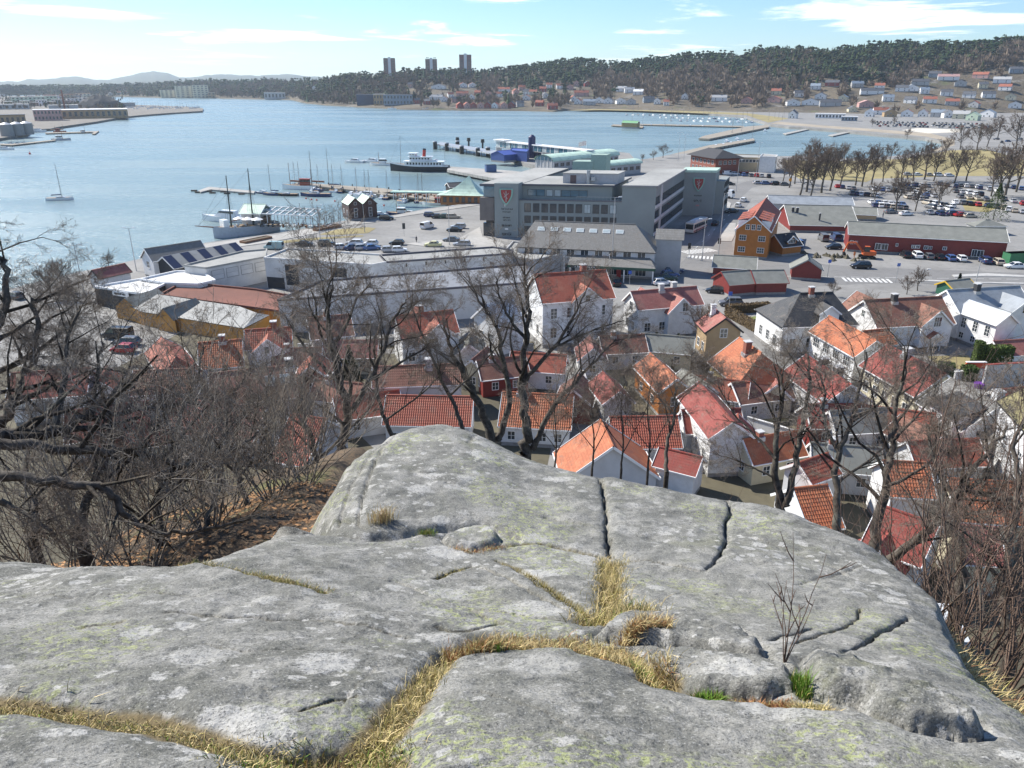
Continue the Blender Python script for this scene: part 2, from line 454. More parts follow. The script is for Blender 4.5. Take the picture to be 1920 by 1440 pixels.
def rock_material():
    m = bpy.data.materials.new('lichened granite'); t, b = nodes_of(m)
    v = texco(t, 'Object')
    big = noise(t, v, 0.55, 5, .6); mid = noise(t, v, 4, 6, .65); fine = noise(t, v, 42, 5, .75); grit = noise(t, v, 95, 4, .8)
    c = mix(t, mrange(t, big, .35, .65), (.14,.14,.124), (.205,.203,.184))
    c = mix(t, mrange(t, mid, .42, .62), c, (.285,.28,.258))
    c = mix(t, tmath(t, 'MULTIPLY', mrange(t, noise(t, v, 11, 6, .75, .4), .53, .62), .55), c, (.10,.103,.095))
    c = mix(t, tmath(t, 'MULTIPLY', mrange(t, noise(t, v, 1.3, 6, .7, .6), .56, .72), .65), c, (.19,.195,.12))     # olive algae
    # pale crust lichens: warped cells of several sizes, only some cells filled
    dv = N(t, 'ShaderNodeVectorMath', operation='ADD'); t.links.new(v, dv.inputs[0])
    nz = N(t, 'ShaderNodeTexNoise', Scale=5.0, Detail=7.0, Roughness=.72); t.links.new(v, nz.inputs['Vector'])
    sc = N(t, 'ShaderNodeVectorMath', operation='SCALE'); sc.inputs['Scale'].default_value = .11
    t.links.new(nz.outputs['Color'], sc.inputs[0]); t.links.new(sc.outputs[0], dv.inputs[1])
    zone = mrange(t, noise(t, v, .8, 3, .5), .40, .60)
    def spots(scale, share, r0, r1):
        vo = N(t, 'ShaderNodeTexVoronoi', Scale=scale); t.links.new(dv.outputs[0], vo.inputs['Vector'])
        sp = N(t, 'ShaderNodeSeparateColor'); t.links.new(vo.outputs['Color'], sp.inputs[0])
        has = tmath(t, 'LESS_THAN', sp.outputs[0], share)
        rad = tmath(t, 'ADD', tmath(t, 'MULTIPLY', sp.outputs[1], r1 - r0), r0)
        f = mrange(t, tmath(t, 'SUBTRACT', tmath(t, 'ADD', rad, tmath(t, 'MULTIPLY', tmath(t, 'SUBTRACT', fine, .5), .5)), vo.outputs['Distance']), 0, .10)
        return tmath(t, 'MULTIPLY', f, has)
    s1, s2, s3 = spots(2.3, .55, .12, .50), spots(5.5, .46, .14, .5), spots(15, .42, .15, .5)
    sp = tmath(t, 'MAXIMUM', tmath(t, 'MULTIPLY', tmath(t, 'MAXIMUM', s1, s2), tmath(t, 'ADD', tmath(t, 'MULTIPLY', zone, .6), .4)), tmath(t, 'MULTIPLY', s3, zone))
    sp = tmath(t, 'MULTIPLY', sp, mrange(t, fine, .25, .5, .55, .95))
    pale = mix(t, mrange(t, fine, .3, .7), (.37,.365,.345), (.52,.51,.485))
    c = mix(t, tmath(t, 'MULTIPLY', sp, .9), c, pale)
    # map lichen: small yellow-green colonies
    yz = tmath(t, 'MULTIPLY', mrange(t, noise(t, v, 1.1, 2, .5), .52, .66), mrange(t, noise(t, v, 26, 4, .7, .5), .50, .60))
    c = mix(t, tmath(t, 'MULTIPLY', yz, .8), c, (.34,.37,.16))
    # mineral grain
    c = mix(t, tmath(t, 'MULTIPLY', mrange(t, grit, .53, .64), .85), c, (.045,.047,.046))
    c = mix(t, tmath(t, 'MULTIPLY', mrange(t, grit, .45, .33), .75), c, (.46,.455,.44))
    c = mix(t, tmath(t, 'MULTIPLY', mrange(t, noise(t, v, 34, 4, .7), .55, .66), .6), c, (.085,.088,.085))
    am = N(t, 'ShaderNodeAttribute', attribute_name='moss'); as_ = N(t, 'ShaderNodeAttribute', attribute_name='soil')
    c = mix(t, tmath(t, 'MULTIPLY', am.outputs['Fac'], mrange(t, mid, .3, .55)), c, (.13,.105,.02))
    c = mix(t, as_.outputs['Fac'], c, mix(t, fine, (.10,.075,.04), (.24,.19,.10)))
    t.links.new(c, b.inputs['Base Color'])
    b.inputs['Roughness'].default_value = .88; b.inputs['Specular IOR Level'].default_value = .25
    h = tmath(t, 'ADD', tmath(t, 'MULTIPLY', fine, .8), tmath(t, 'MULTIPLY', grit, .35))
    h = tmath(t, 'ADD', h, tmath(t, 'MULTIPLY', mid, 1.4))
    bump(t, b, h, .9, .016)
    return m
NR = len(rr)
ii = (np.arange(NR - 1)[:, None] * NC + np.arange(NC - 1)[None, :]).ravel()
quads = np.stack([ii, ii + 1, ii + NC + 1, ii + NC], 1)
zq = (Zr > base_z(X, Y) - 6.9)
quads = quads[zq[quads].any(1)]
rock = link('bedrock_outcrop', np_mesh('bedrock_outcrop', np.stack([X, Y, Zr], 1), quads, rock_material(), True, {'moss': moss, 'soil': soil}))
tag(rock, 'grey lichen covered granite outcrop with cracks filling the foreground', 'rock', kind='structure')
ROCKZ = Zr.reshape(NR, NC)
def rock_zs(x, y):
    """heights of the finished rock surface"""
    x, y = np.asarray(x, float), np.asarray(y, float)
    f = np.interp(y, rr, np.arange(NR)); k = np.clip(f.astype(int), 0, NR - 2); fr = f - k; out = 0
    for kk, w in ((k, 1 - fr), (k + 1, fr)):
        g = np.clip((x - XX[kk, 0]) / (XX[kk, -1] - XX[kk, 0]) * (NC - 1), 0, NC - 1.001); j = g.astype(int); q = g - j
        out = out + w * (ROCKZ[kk, j] * (1 - q) + ROCKZ[kk, j + 1] * q)
    return out
def rock_z(x, y): return float(rock_zs(x, y))

# hillside below the rock
def hill_z(x, y):
    x, y = np.asarray(x, float), np.asarray(y, float)
    s = np.maximum(edge_signed(x, y), 0)
    left = 1 - sstep(-3.4, -1.4, x)
    nl = 3.0 + 4.5 * left; near = np.minimum(s, nl); far = np.maximum(s - nl, 0)
    sl = 1.0 - .55 * left
    z = base_z(np.clip(x, -7, 6), np.minimum(y, 9.5)) - .35 - sl * near - (.92 + .1*left) * far + .35 * fbm(x * .6, y * .6, 4, 71) * np.minimum(s, 1)
    return np.maximum(z, G - .6)
hr = np.concatenate([np.linspace(0.6, 12, 90), np.linspace(12.5, 75, 90)])
ha = np.linspace(R(-85), R(85), 200)
HX = (hr[:, None] * np.sin(ha)[None, :]).ravel(); HY = (hr[:, None] * np.cos(ha)[None, :]).ravel()
HZ = hill_z(HX, HY)
hs = edge_signed(HX, HY)
HZ = np.where(hs < -.3, HZ - 2.5, HZ)
n2 = len(ha)
ii = (np.arange(len(hr) - 1)[:, None] * n2 + np.arange(n2 - 1)[None, :]).ravel()
hq = np.stack([ii, ii + n2, ii + n2 + 1, ii + 1], 1)
hq = hq[(HZ[hq] > G - .55).any(1)]
m = bpy.data.materials.new('leaf litter'); t, b = nodes_of(m)
v = texco(t, 'Object')
c = mix(t, mrange(t, noise(t, v, 14, 5, .7), .35, .65), (.06,.047,.034), (.16,.11,.066))
c = mix(t, mrange(t, noise(t, v, .8, 4, .6), .5, .68), c, (.13,.13,.05))
c = mix(t, mrange(t, noise(t, v, 40, 2, .5), .6, .7), c, (.24,.16,.09))
t.links.new(c, b.inputs['Base Color']); b.inputs['Roughness'].default_value = .95
bump(t, b, noise(t, v, 25, 4, .7), .8, .05)
LITTER = m
hill = link('hillside', np_mesh('hillside', np.stack([HX, HY, HZ], 1), hq, LITTER))
tag(hill, 'steep hillside covered in brown leaf litter below the rock', 'hillside', kind='structure')
# ---------------------------------------------------------------- sea, far land, town ground
m = bpy.data.materials.new('sea water'); t, b = nodes_of(m)
v = texco(t, 'Object')
mp = N(t, 'ShaderNodeMapping'); mp.inputs['Rotation'].default_value = (0, 0, R(25)); mp.inputs['Scale'].default_value = (1, 2.2, 1)
t.links.new(v, mp.inputs[0]); wv = mp.outputs[0]
streak = N(t, 'ShaderNodeMapping'); streak.inputs['Scale'].default_value = (.004, .016, 1); t.links.new(v, streak.inputs[0])
st = noise(t, streak.outputs[0], 1.0, 5, .6)
c = mix(t, mrange(t, st, .35, .65), (.155,.23,.25), (.225,.295,.30))
t.links.new(c, b.inputs['Base Color'])
b.inputs['Roughness'].default_value = .16; b.inputs['IOR'].default_value = 1.33
t.links.new(mrange(t, st, .3, .7, .18, .34), b.inputs['Roughness'])
h = tmath(t, 'ADD', noise(t, wv, .22, 4, .6), tmath(t, 'MULTIPLY', noise(t, wv, .9, 4, .65), .45))
bump(t, b, h, .55, 1.1)
SEA = m
q = MB()
for i in range(48):
    a0, a1 = 2*math.pi*i/48, 2*math.pi*(i+1)/48
    for r0, r1 in ((0, 400), (400, 3000), (3000, 26000)):
        P = [(r0*math.cos(a0), r0*math.sin(a0), 0), (r1*math.cos(a0), r1*math.sin(a0), 0), (r1*math.cos(a1), r1*math.sin(a1), 0), (r0*math.cos(a1), r0*math.sin(a1), 0)]
        q.face(P if r0 else P[1:3] + P[:1])
sea = q.build('sea', SEA); tag(sea, 'calm pale blue fjord water glittering towards the left', 'water', kind='structure')

def az_of(px, py=170):
    d = ray(px, py); return math.atan2(d.x, d.y)
def tan_el(px, py):
    d = ray(px, py); return d.z / math.hypot(d.x, d.y)
SHORE = [(-2500,176),(-700,176),(0,176),(200,181),(300,183),(400,184),(480,186),(545,187),(570,193),(610,197),(660,200),(700,202),(760,205),(830,206),(900,207),(960,207),(1040,209),(1060,207),(1130,207),(1200,209),(1300,211),(1400,213),(1500,214),(1600,216),(1700,217),(1800,216),(1920,214),(2500,210),(4500,205)]
SKYL = [(-2500,168,3000),(-700,168,3000),(0,165,3000),(150,163,3000),(220,160,3000),(300,157,3000),(330,154,2900),(400,151,2800),(460,152,2700),(540,150,2300),(600,148,2000),(640,141,1900),(690,139,1800),(730,137,1780),(760,130,1780),(790,127,1780),(830,129,1790),
        (900,133,1800),(930,131,1800),(960,128,1780),(1000,122,1760),(1050,113,1750),(1090,111,1740),(1130,114,1720),(1180,117,1700),(1230,106,1680),(1290,101,1660),(1340,99,1640),(1390,101,1620),(1420,91,1600),(1470,87,1600),(1550,92,1600),(1620,89,1600),(1680,81,1600),(1740,83,1600),(1800,83,1600),(1850,79,1600),(1900,73,1600),(1960,70,1600),(2500,66,1600),(4500,66,1600)]
TREE_H = 15.0
s_az = np.array([az_of(p[0], p[1]) for p in SHORE]); s_r = np.array([(lambda p: math.hypot(p.x, p.y))(at(px, py, .6)) for px, py in SHORE])
k_az = np.array([az_of(p[0], p[1]) for p in SKYL]); k_r = np.array([p[2] for p in SKYL], float)
k_h = np.array([CAMZ + tan_el(p[0], p[1]) * p[2] - TREE_H for p in SKYL])
def terrain_h(az, r):
    r0 = np.interp(az, s_az, s_r); r1 = np.interp(az, k_az, k_r); H = np.maximum(np.interp(az, k_az, k_h), 6)
    tt = (r - r0) / (r1 - r0)
    tc_ = np.clip(tt, 0, 1)
    x, y = r * np.sin(az), r * np.cos(az)
    rough = fbm(x * .006, y * .006, 4, 131)
    h = H * (0.45 * tc_ + 0.55 * tc_ * tc_ * (3 - 2 * tc_)) * (1 + .35 * rough * np.sin(math.pi * tc_))
    h = np.where(tt > 1, H - (r - r1) * .10 + 8 * rough, h)
    return np.where(tt < 0, -6 + 0 * r, h + 1.0 + np.clip(tt * 40, 0, 1) * .6)
def terrain_hit(px, py, rmin=700):
    a, tl = az_of(px, py), tan_el(px, py)
    rs = np.linspace(rmin, 3200, 2600)
    dz = CAMZ + tl * rs - terrain_h(np.full_like(rs, a), rs)
    k = np.argmax(dz < 0) if (dz < 0).any() else len(rs) - 1
    r = rs[k]
    return Vector((r * math.sin(a), r * math.cos(a), float(terrain_h(np.array(a), np.array(r)))))
az = np.linspace(s_az[0], s_az[-1], 560)
uu = np.concatenate([np.linspace(-.02, 1, 90), np.linspace(1.02, 1.8, 20)])
R0 = np.interp(az, s_az, s_r); R1 = np.interp(az, k_az, k_r)
RR = R0[None, :] + uu[:, None] * (R1 - R0)[None, :]
AA = np.repeat(az[None, :], len(uu), 0)
TZ = terrain_h(AA, RR)
na = len(az)
ii = (np.arange(len(uu) - 1)[:, None] * na + np.arange(na - 1)[None, :]).ravel()
m = bpy.data.materials.new('spring hillside'); t, b = nodes_of(m)
v = texco(t, 'Object')
c = mix(t, mrange(t, noise(t, v, .012, 6, .65), .38, .62), (.085,.07,.05), (.145,.118,.08))
c = mix(t, mrange(t, noise(t, v, .03, 5, .7), .55, .68), c, (.19,.178,.16))
c = mix(t, mrange(t, noise(t, v, .02, 5, .6), .58, .7), c, (.10,.11,.045))
t.links.new(c, b.inputs['Base Color']); b.inputs['Roughness'].default_value = .95
bump(t, b, noise(t, v, .2, 4, .7), .8, 3)
HILLMAT = m
land = link('far_hills', np_mesh('far_hills', np.stack([RR * np.sin(AA), RR * np.cos(AA), TZ], -1).reshape(-1, 3), np.stack([ii, ii + na, ii + na + 1, ii + 1], 1), HILLMAT))
tag(land, 'brown wooded hills rising beyond the harbour', 'hills', kind='structure')

# blue mountains on the horizon
BL = [(-700,150),(0,154),(30,152),(60,149),(100,147),(140,144),(180,150),(200,149),(222,145),(265,137),(290,135),(315,137),(335,146),(360,143),(390,141),(430,138),(470,142),(520,140),(560,141),(620,146),(700,150),(900,152)]
ba = np.linspace(az_of(-700), az_of(900), 360)
bh = np.interp(ba, [az_of(*p) for p in BL], [CAMZ + tan_el(*p) * 7500 for p in BL]) + 12 * fbm(ba * 90, ba * 0, 4, 3)
prof = [(5200, 0), (5600, .25), (6300, .55), (7000, .85), (7500, 1.0), (8200, .8), (9500, .3)]
bx_ = np.stack([np.stack([r * np.sin(ba), r * np.cos(ba), bh * k * (1 + (.18 * fbm(ba * 60, ba * 0 + r * .001, 3, 8) if 0 < k < 1 else 0)) - (3 if k == 0 else 0)], 1) for r, k in prof])
nb = len(ba)
ii = (np.arange(len(prof) - 1)[:, None] * nb + np.arange(nb - 1)[None, :]).ravel()
mt = link('distant_mountains', np_mesh('distant_mountains', bx_.reshape(-1, 3), np.stack([ii, ii + nb, ii + nb + 1, ii + 1], 1), flat('mountain forest', (.07,.085,.06), .95, var=.3, scale=.004)))
tag(mt, 'low blue mountains along the left horizon', 'mountains', kind='structure')

def poly_sheet(name, pts, z, mat, kind='structure', label=None, cat=None, skirt=None, parent=None):
    """flat sheet, cut into triangles, with an optional vertical edge going down"""
    import bmesh
    bm = bmesh.new()
    vs = [bm.verts.new((p[0], p[1], z)) for p in pts]
    f = bm.faces.new(vs)
    if f.normal.z < 0 or f.calc_area() == 0: pass
    bm.normal_update()
    if f.normal.z < 0: f.normal_flip()
    if skirt is not None:
        lo = [bm.verts.new((p[0], p[1], skirt)) for p in pts]
        for i in range(len(pts)):
            j = (i + 1) % len(pts)
            bm.faces.new((vs[i], lo[i], lo[j], vs[j]))
    bmesh.ops.triangulate(bm, faces=[f])
    bmesh.ops.recalc_face_normals(bm, faces=bm.faces[:])
    me = bpy.data.meshes.new(name); bm.to_mesh(me); bm.free()
    if me.polygons and sum(p.normal.z * p.area for p in me.polygons) < 0: me.flip_normals()
    me.materials.append(mat)
    return tag(link(name, me, parent), label, cat, kind=kind)
def PX(z, *pts): return [tuple(at(px, py, z))[:2] for px, py in pts]
def asphalt(name, col, var=.22):
    m = bpy.data.materials.new(name); t, b = nodes_of(m)
    v = texco(t, 'Object')
    f1 = noise(t, v, .06, 6, .65); f2 = noise(t, v, .8, 5, .6); f3 = noise(t, v, 9, 3, .6)
    c = mix(t, mrange(t, f1, .3, .7), tuple(x * (1 - var) for x in col), tuple(x * (1 + var) for x in col))
    c = mix(t, tmath(t, 'MULTIPLY', mrange(t, f2, .48, .7), .5), c, tuple(x * .62 for x in col))
    c = mix(t, tmath(t, 'MULTIPLY', f3, .25), c, tuple(min(1, x * 1.3) for x in col))
    t.links.new(c, b.inputs['Base Color']); b.inputs['Roughness'].default_value = .9
    MATS[name] = m
    return m
ASPH = asphalt('worn pale asphalt', (.225,.22,.21))
ASPH_D = asphalt('road asphalt', (.175,.172,.168), .10)
PAVE = asphalt('concrete paving', (.33,.32,.30))
SAND = asphalt('beach sand', (.34,.29,.22))
GRASS_D = asphalt('dormant lawn', (.27,.225,.10), .25)
GRASS_G = asphalt('green lawn', (.16,.19,.055), .25)
QUAY = flat('quay stone', (.20,.185,.165), .9, var=.3, scale=.7)
SOIL = asphalt('garden soil', (.085,.075,.048), .4)

SHORE_NEAR = [(-900,760),(-300,620),(0,546),(130,514),(200,499),(268,484),(385,455),(520,437),(600,423),(640,414),(700,409),(745,402),(800,391),(840,386),(897,378),(985,345),(1000,338),(1003,309),(985,305),(955,297),(920,290),(926,284),(1000,272),(1060,274),(1110,279),(1180,287),(1192,300),(1225,296),(1260,289),(1300,287),(1380,289),(1455,293),(1500,292),(1560,296),(1620,297),(1690,291),(1740,283),(1768,273),(1766,264),(1735,258),(1690,254),(1640,250),(1590,245),(1540,241),(1480,237),(1445,233),(1420,226),(1395,218),(1300,211),(1200,206),(1200,202),(1400,204),(1600,206),(1920,206),(2600,204),(3600,204)]
town = PX(G, *SHORE_NEAR) + [(900, 400), (500, 20), (60, 18), (-60, 18), (-260, 40)]
poly_sheet('town_ground', town, G, ASPH, label='pale grey asphalt ground of the harbour town', cat='ground', skirt=-2)
LEFTP = [(-500,300),(-60,272),(0,259),(52,251),(58,243),(95,241),(108,238),(180,228),(232,219),(262,216),(300,213),(345,210),(380,208),(381,203),(350,200),(300,198),(228,196),(205,183),(180,179),(0,180),(-500,186)]
poly_sheet('factory_headland', PX(2.0, *LEFTP), 2.0, asphalt('headland gravel', (.155,.14,.12), .2), label='flat factory headland reaching into the fjord', cat='ground', skirt=-2)
poly_sheet('meadow', PX(G+.02, (1975,262),(2600,262),(3600,300),(3600,1300),(2150,1300),(1990,800),(1960,560)), G+.02, GRASS_D, label='dry meadow beyond the right edge of town', cat='meadow')
# ---------------------------------------------------------------- building materials and builders
def siding(name, col, period=.16, vertical=False, rough=.55):
    if name in MATS: return MATS[name]
    m = bpy.data.materials.new(name); t, b = nodes_of(m)
    v = texco(t, 'Object')
    s = N(t, 'ShaderNodeSeparateXYZ'); t.links.new(v, s.inputs[0])
    src = tmath(t, 'ADD', s.outputs['X'], s.outputs['Y']) if vertical else s.outputs['Z']
    fr = tmath(t, 'FRACT', tmath(t, 'DIVIDE', src, period))
    n1 = noise(t, v, 1.1, 5, .65); n2 = noise(t, v, 7, 3, .6)
    c = mix(t, mrange(t, n1, .35, .7), col, tuple(x * .84 for x in col))
    c = mix(t, tmath(t, 'MULTIPLY', n2, .2), c, tuple(x * .78 for x in col))
    t.links.new(c, b.inputs['Base Color']); b.inputs['Roughness'].default_value = rough
    bump(t, b, fr if not vertical else mrange(t, fr, .85, .95), .5, .02)
    MATS[name] = m
    return m
def tiles(name, c1, c2, c3, cu=.25, cv=.34, lo=.5, rough=.75):
    """roof covering; u runs along the eave, v down the slope, both in metres"""
    if name in MATS: return MATS[name]
    m = bpy.data.materials.new(name); t, b = nodes_of(m)
    uv = texco(t, 'UV'); ob = texco(t, 'Object')
    br = N(t, 'ShaderNodeTexBrick'); br.offset = 0.0
    br.inputs['Scale'].default_value = 1.0; br.inputs['Brick Width'].default_value = cu; br.inputs['Row Height'].default_value = cv
    br.inputs['Mortar Size'].default_value = .018; br.inputs['Mortar Smooth'].default_value = .6; br.inputs['Bias'].default_value = 0.0
    br.inputs['Color1'].default_value = (*c1, 1); br.inputs['Color2'].default_value = (*c2, 1); br.inputs['Mortar'].default_value = (*[x * lo for x in c1], 1)
    t.links.new(uv, br.inputs['Vector'])
    c = mix(t, mrange(t, noise(t, ob, .7, 6, .7), .45, .75), br.outputs['Color'], c3)
    c = mix(t, tmath(t, 'MULTIPLY', noise(t, ob, 3.5, 5, .7), .45), c, tuple(x * .5 for x in c1))
    c = mix(t, tmath(t, 'MULTIPLY', mrange(t, noise(t, ob, .9, 6, .75, .8), .5, .72), .55), c, (.16,.13,.10))
    t.links.new(c, b.inputs['Base Color']); b.inputs['Roughness'].default_value = rough
    bump(t, b, tmath(t, 'ADD', tmath(t, 'SUBTRACT', 1.0, br.outputs['Fac']), tmath(t, 'MULTIPLY', noise(t, ob, 9, 3, .6), .5)), .6, .03)
    MATS[name] = m
    return m
def metal_roof(name, col, seam=.6, rough=.45):
    if name in MATS: return MATS[name]
    m = bpy.data.materials.new(name); t, b = nodes_of(m)
    uv = texco(t, 'UV'); ob = texco(t, 'Object')
    s = N(t, 'ShaderNodeSeparateXYZ'); t.links.new(uv, s.inputs[0])
    fr = tmath(t, 'FRACT', tmath(t, 'DIVIDE', s.outputs['X'], seam))
    c = mix(t, mrange(t, noise(t, ob, .5, 6, .7), .35, .7), col, tuple(x * .72 for x in col))
    t.links.new(c, b.inputs['Base Color']); b.inputs['Roughness'].default_value = rough
    bump(t, b, mrange(t, fr, .9, .96), .5, .03)
    MATS[name] = m
    return m
W_WHITE = siding('white timber cladding', (.74,.745,.75))
W_WHITE2 = siding('white upright boards', (.76,.76,.755), .18, True)
W_CREAM = siding('cream cladding', (.62,.57,.42))
W_YELLOW = siding('yellow cladding', (.62,.50,.20))
W_OCHRE = siding('ochre cladding', (.42,.145,.022), .17)
W_OCHRE2 = siding('ochre upright boards', (.50,.24,.045), .2, True)
W_RED = siding('barn red boards', (.20,.026,.022), .18, True)
W_TAN = siding('tan render', (.40,.29,.17), 3.0)
W_GREY = flat('grey render', (.40,.405,.41), .85, var=.14, scale=.5)
W_LGREY = flat('light grey render', (.55,.555,.56), .8, var=.16, scale=.4)
W_CONC = flat('weathered white concrete', (.62,.615,.60), .85, var=.22, scale=.35)
W_BRICK = flat('red brick', (.24,.085,.06), .9, var=.25, scale=6)
W_BROWN = siding('dark brown boards', (.075,.038,.03), .2, True)
W_BLUE = flat('bright blue paint', (.04,.075,.24), .5, var=.12)
W_DARK = flat('charcoal cladding', (.035,.036,.04), .7, var=.2)
TRIM = flat('white trim paint', (.80,.80,.79), .5, var=.08)
STONE = flat('grey foundation stone', (.27,.265,.26), .9, var=.25, scale=2)
T_ORANGE = tiles('orange clay tiles', (.48,.15,.062), (.38,.105,.045), (.52,.21,.10))
T_RED = tiles('red clay tiles', (.39,.10,.058), (.33,.08,.046), (.38,.14,.085))
T_RED2 = tiles('smooth red roofing', (.27,.05,.037), (.245,.045,.033), (.30,.07,.05), .3, .3, .75)
T_BROWN = tiles('weathered brown tiles', (.27,.115,.075), (.21,.085,.06), (.32,.17,.11))
T_PINK = tiles('faded red tiles', (.38,.14,.115), (.31,.10,.085), (.42,.19,.15))
T_BLACK = tiles('black glazed tiles', (.035,.036,.038), (.05,.051,.054), (.08,.078,.07), .25, .34, .4, .5)
T_GREY = tiles('grey slate', (.19,.185,.175), (.25,.243,.23), (.17,.165,.15), .3, .3)
T_FELT = flat('green grey roofing felt', (.20,.205,.185), .9, var=.2, scale=.6)
T_OLIVE = flat('olive roofing', (.22,.195,.095), .9, var=.2, scale=.6)
T_METAL = metal_roof('blue grey sheet metal', (.30,.325,.35))
T_METALB = metal_roof('bright zinc sheet', (.60,.63,.65))
T_DARK = flat('dark roofing felt', (.045,.045,.05), .8, var=.2)
T_COPPER = metal_roof('verdigris copper', (.27,.50,.42), .8, .6)
T_COPPERB = metal_roof('pale mint roofing', (.52,.68,.56), .8, .5)
F_FLAT = asphalt('pale roof membrane', (.31,.31,.295), .2)
F_FLAT2 = asphalt('blue grey roof membrane', (.20,.212,.235), .14)
F_WHITE = asphalt('white roof sheet', (.56,.56,.55), .1)
F_RUST = asphalt('rust red roof sheet', (.17,.066,.045), .25)
GLASS = flat('window glass', (.035,.045,.055), .08, var=.35, scale=.9, spec=.8)
GLASSB = flat('blue tinted glass', (.08,.17,.22), .08, var=.3, scale=.6, spec=.8)
GLASSP = flat('pale curtain behind glass', (.40,.46,.47), .15, var=.2, scale=.9, spec=.7)
DARKM = flat('dark metal', (.03,.03,.032), .5, .3)
STEEL = flat('galvanised steel', (.42,.43,.44), .45, .4)

WIN = {}
def window_proto(w, h, cols=2, rows=2, frame=None, glass=None, proud=.05):
    key = (round(w, 2), round(h, 2), cols, rows, frame.name if frame else '', glass.name if glass else '', proud)
    if key not in WIN:
        b = .08 if w > .7 else .05; q = MB()
        q.box(-w/2-b, -w/2, -.03, proud, -h/2-b, h/2+b); q.box(w/2, w/2+b, -.03, proud, -h/2-b, h/2+b)
        q.box(-w/2, w/2, -.03, proud, h/2, h/2+b); q.box(-w/2, w/2, -.03, proud+.03, -h/2-b, -h/2)
        for i in range(1, cols):
            x = -w/2 + w*i/cols; q.box(x-.025, x+.025, 0, proud-.012, -h/2, h/2)
        for j in range(1, rows):
            z = -h/2 + h*j/rows; q.box(-w/2, w/2, 0, proud-.018, z-.02, z+.02)
        g = MB(); g.box(-w/2, w/2, -.02, .018, -h/2, h/2)
        WIN[key] = (q.mesh('window', frame or TRIM), g.mesh('pane', glass or GLASS))
    return WIN[key]
def put_window(parent, x, y, z, rz, w, h, cols=2, rows=2, frame=None, glass=None):
    """a window facing local +Y before it is turned by rz"""
    f, g = window_proto(w, h, cols, rows, frame, glass)
    o = link('window', f, parent, (x, y, z), rz)
    link('pane', g, o)
    return o
def roof_face(q, pts, uvs, mi=0): q.face(pts, mi, uvs)
def pantile(q, p0, p1, p2, p3, mi=0, cu=.25, cv=.36, amp=.045):
    """wavy tiled surface over the quad p0 p1 (ridge) p2 p3 (eave), p1 above p2"""
    p0, p1, p2, p3 = map(Vector, (p0, p1, p2, p3))
    L = (p1 - p0).length; S = (p3 - p0).length
    n = (p1 - p0).cross(p3 - p0).normalized()
    if n.z < 0: n = -n
    nc = max(2, int(L / cu)); nr = max(2, int(S / cv))
    prof = [(0, 0), (.22, 1), (.55, .55), (.8, -.25)]
    us = [((i + a) / nc, h) for i in range(nc) for a, h in prof] + [(1, 0)]
    for r in range(nr):
        rows = []
        for tv, lift in ((r / nr, 0.0), ((r + 1.0) / nr, .04)):
            a, b = p0.lerp(p3, tv), p1.lerp(p2, tv)
            rows.append([a.lerp(b, uu_) + n * (amp * hh + lift) for uu_, hh in us])
        for i in range(len(us) - 1):
            q.face([rows[1][i], rows[1][i+1], rows[0][i+1], rows[0][i]], mi, [(us[i][0]*L, (r+1)*cv), (us[i+1][0]*L, (r+1)*cv), (us[i+1][0]*L, r*cv), (us[i][0]*L, r*cv)])

def gable_roof(parent, L, W, ze, zr, roofm, hipA=0, hipB=0, tiled=False, th=.16, trim=TRIM, name='roof', cap=True, barge=True):
    """roof over x in +-L/2, y in +-W/2; the ridge is shortened by hipA at -X and hipB at +X"""
    q = MB(); xa, xb = -L/2 + hipA, L/2 - hipB
    S = math.hypot(W/2, zr - ze)
    for s in (1, -1):
        a, b, c, d = (xa,0,zr), (xb,0,zr), (L/2, s*W/2, ze), (-L/2, s*W/2, ze)
        uv = [(xa,0),(xb,0),(L/2,S),(-L/2,S)]
        if tiled and not hipA and not hipB: pantile(q, a, b, c, d)
        o = [a, b, c, d] if s < 0 else [d, c, b, a]
        u2 = uv if s < 0 else uv[::-1]
        q.face(o, 0, u2)
        lo = [(p[0], p[1], p[2]-th) for p in o]
        q.face(lo[::-1])
        q.face([(-L/2,s*W/2,ze),(L/2,s*W/2,ze),(L/2,s*W/2,ze-th),(-L/2,s*W/2,ze-th)][::s])
    for sx, hip, x0 in ((-1, hipA, xa), (1, hipB, xb)):
        e = sx * L/2
        if hip > 0:
            H = math.hypot(hip, zr-ze)
            o = [(x0,0,zr),(e,-W/2,ze),(e,W/2,ze)]; uv = [(0,0),(-W/2,H),(W/2,H)]
            q.face(o if sx > 0 else o[::-1], 0, uv if sx > 0 else uv[::-1])
            q.face([(e,-W/2,ze),(e,W/2,ze),(e,W/2,ze-th),(e,-W/2,ze-th)][::-sx])
        else:
            for s in (1, -1):
                o = [(e,0,zr),(e,s*W/2,ze),(e,s*W/2,ze-th),(e,0,zr-th)]
                q.face(o if s*sx > 0 else o[::-1])
    r = q.build(name, roofm, parent)
    if cap:
        c = MB(); c.tube((xa,0,zr+.02),(xb,0,zr+.02), .13, n=6); c.build('ridge_cap', roofm, r)
    if barge and trim:
        for sx, hip in ((-1, hipA), (1, hipB)):
            if hip > 0: continue
            for s in (1, -1):
                q = MB(); e = sx*(L/2+.03)
                q.bar((e, 0, zr-.06), (e, s*W/2, ze-.06), .06, .26, up=(0,0,1)); q.build('bargeboard', trim, r)
        for s in (1, -1):
            q = MB(); q.bar((-L/2, s*(W/2+.05), ze-.07), (L/2, s*(W/2+.05), ze-.07), .12, .12); q.build('gutter', trim, r)
    return r

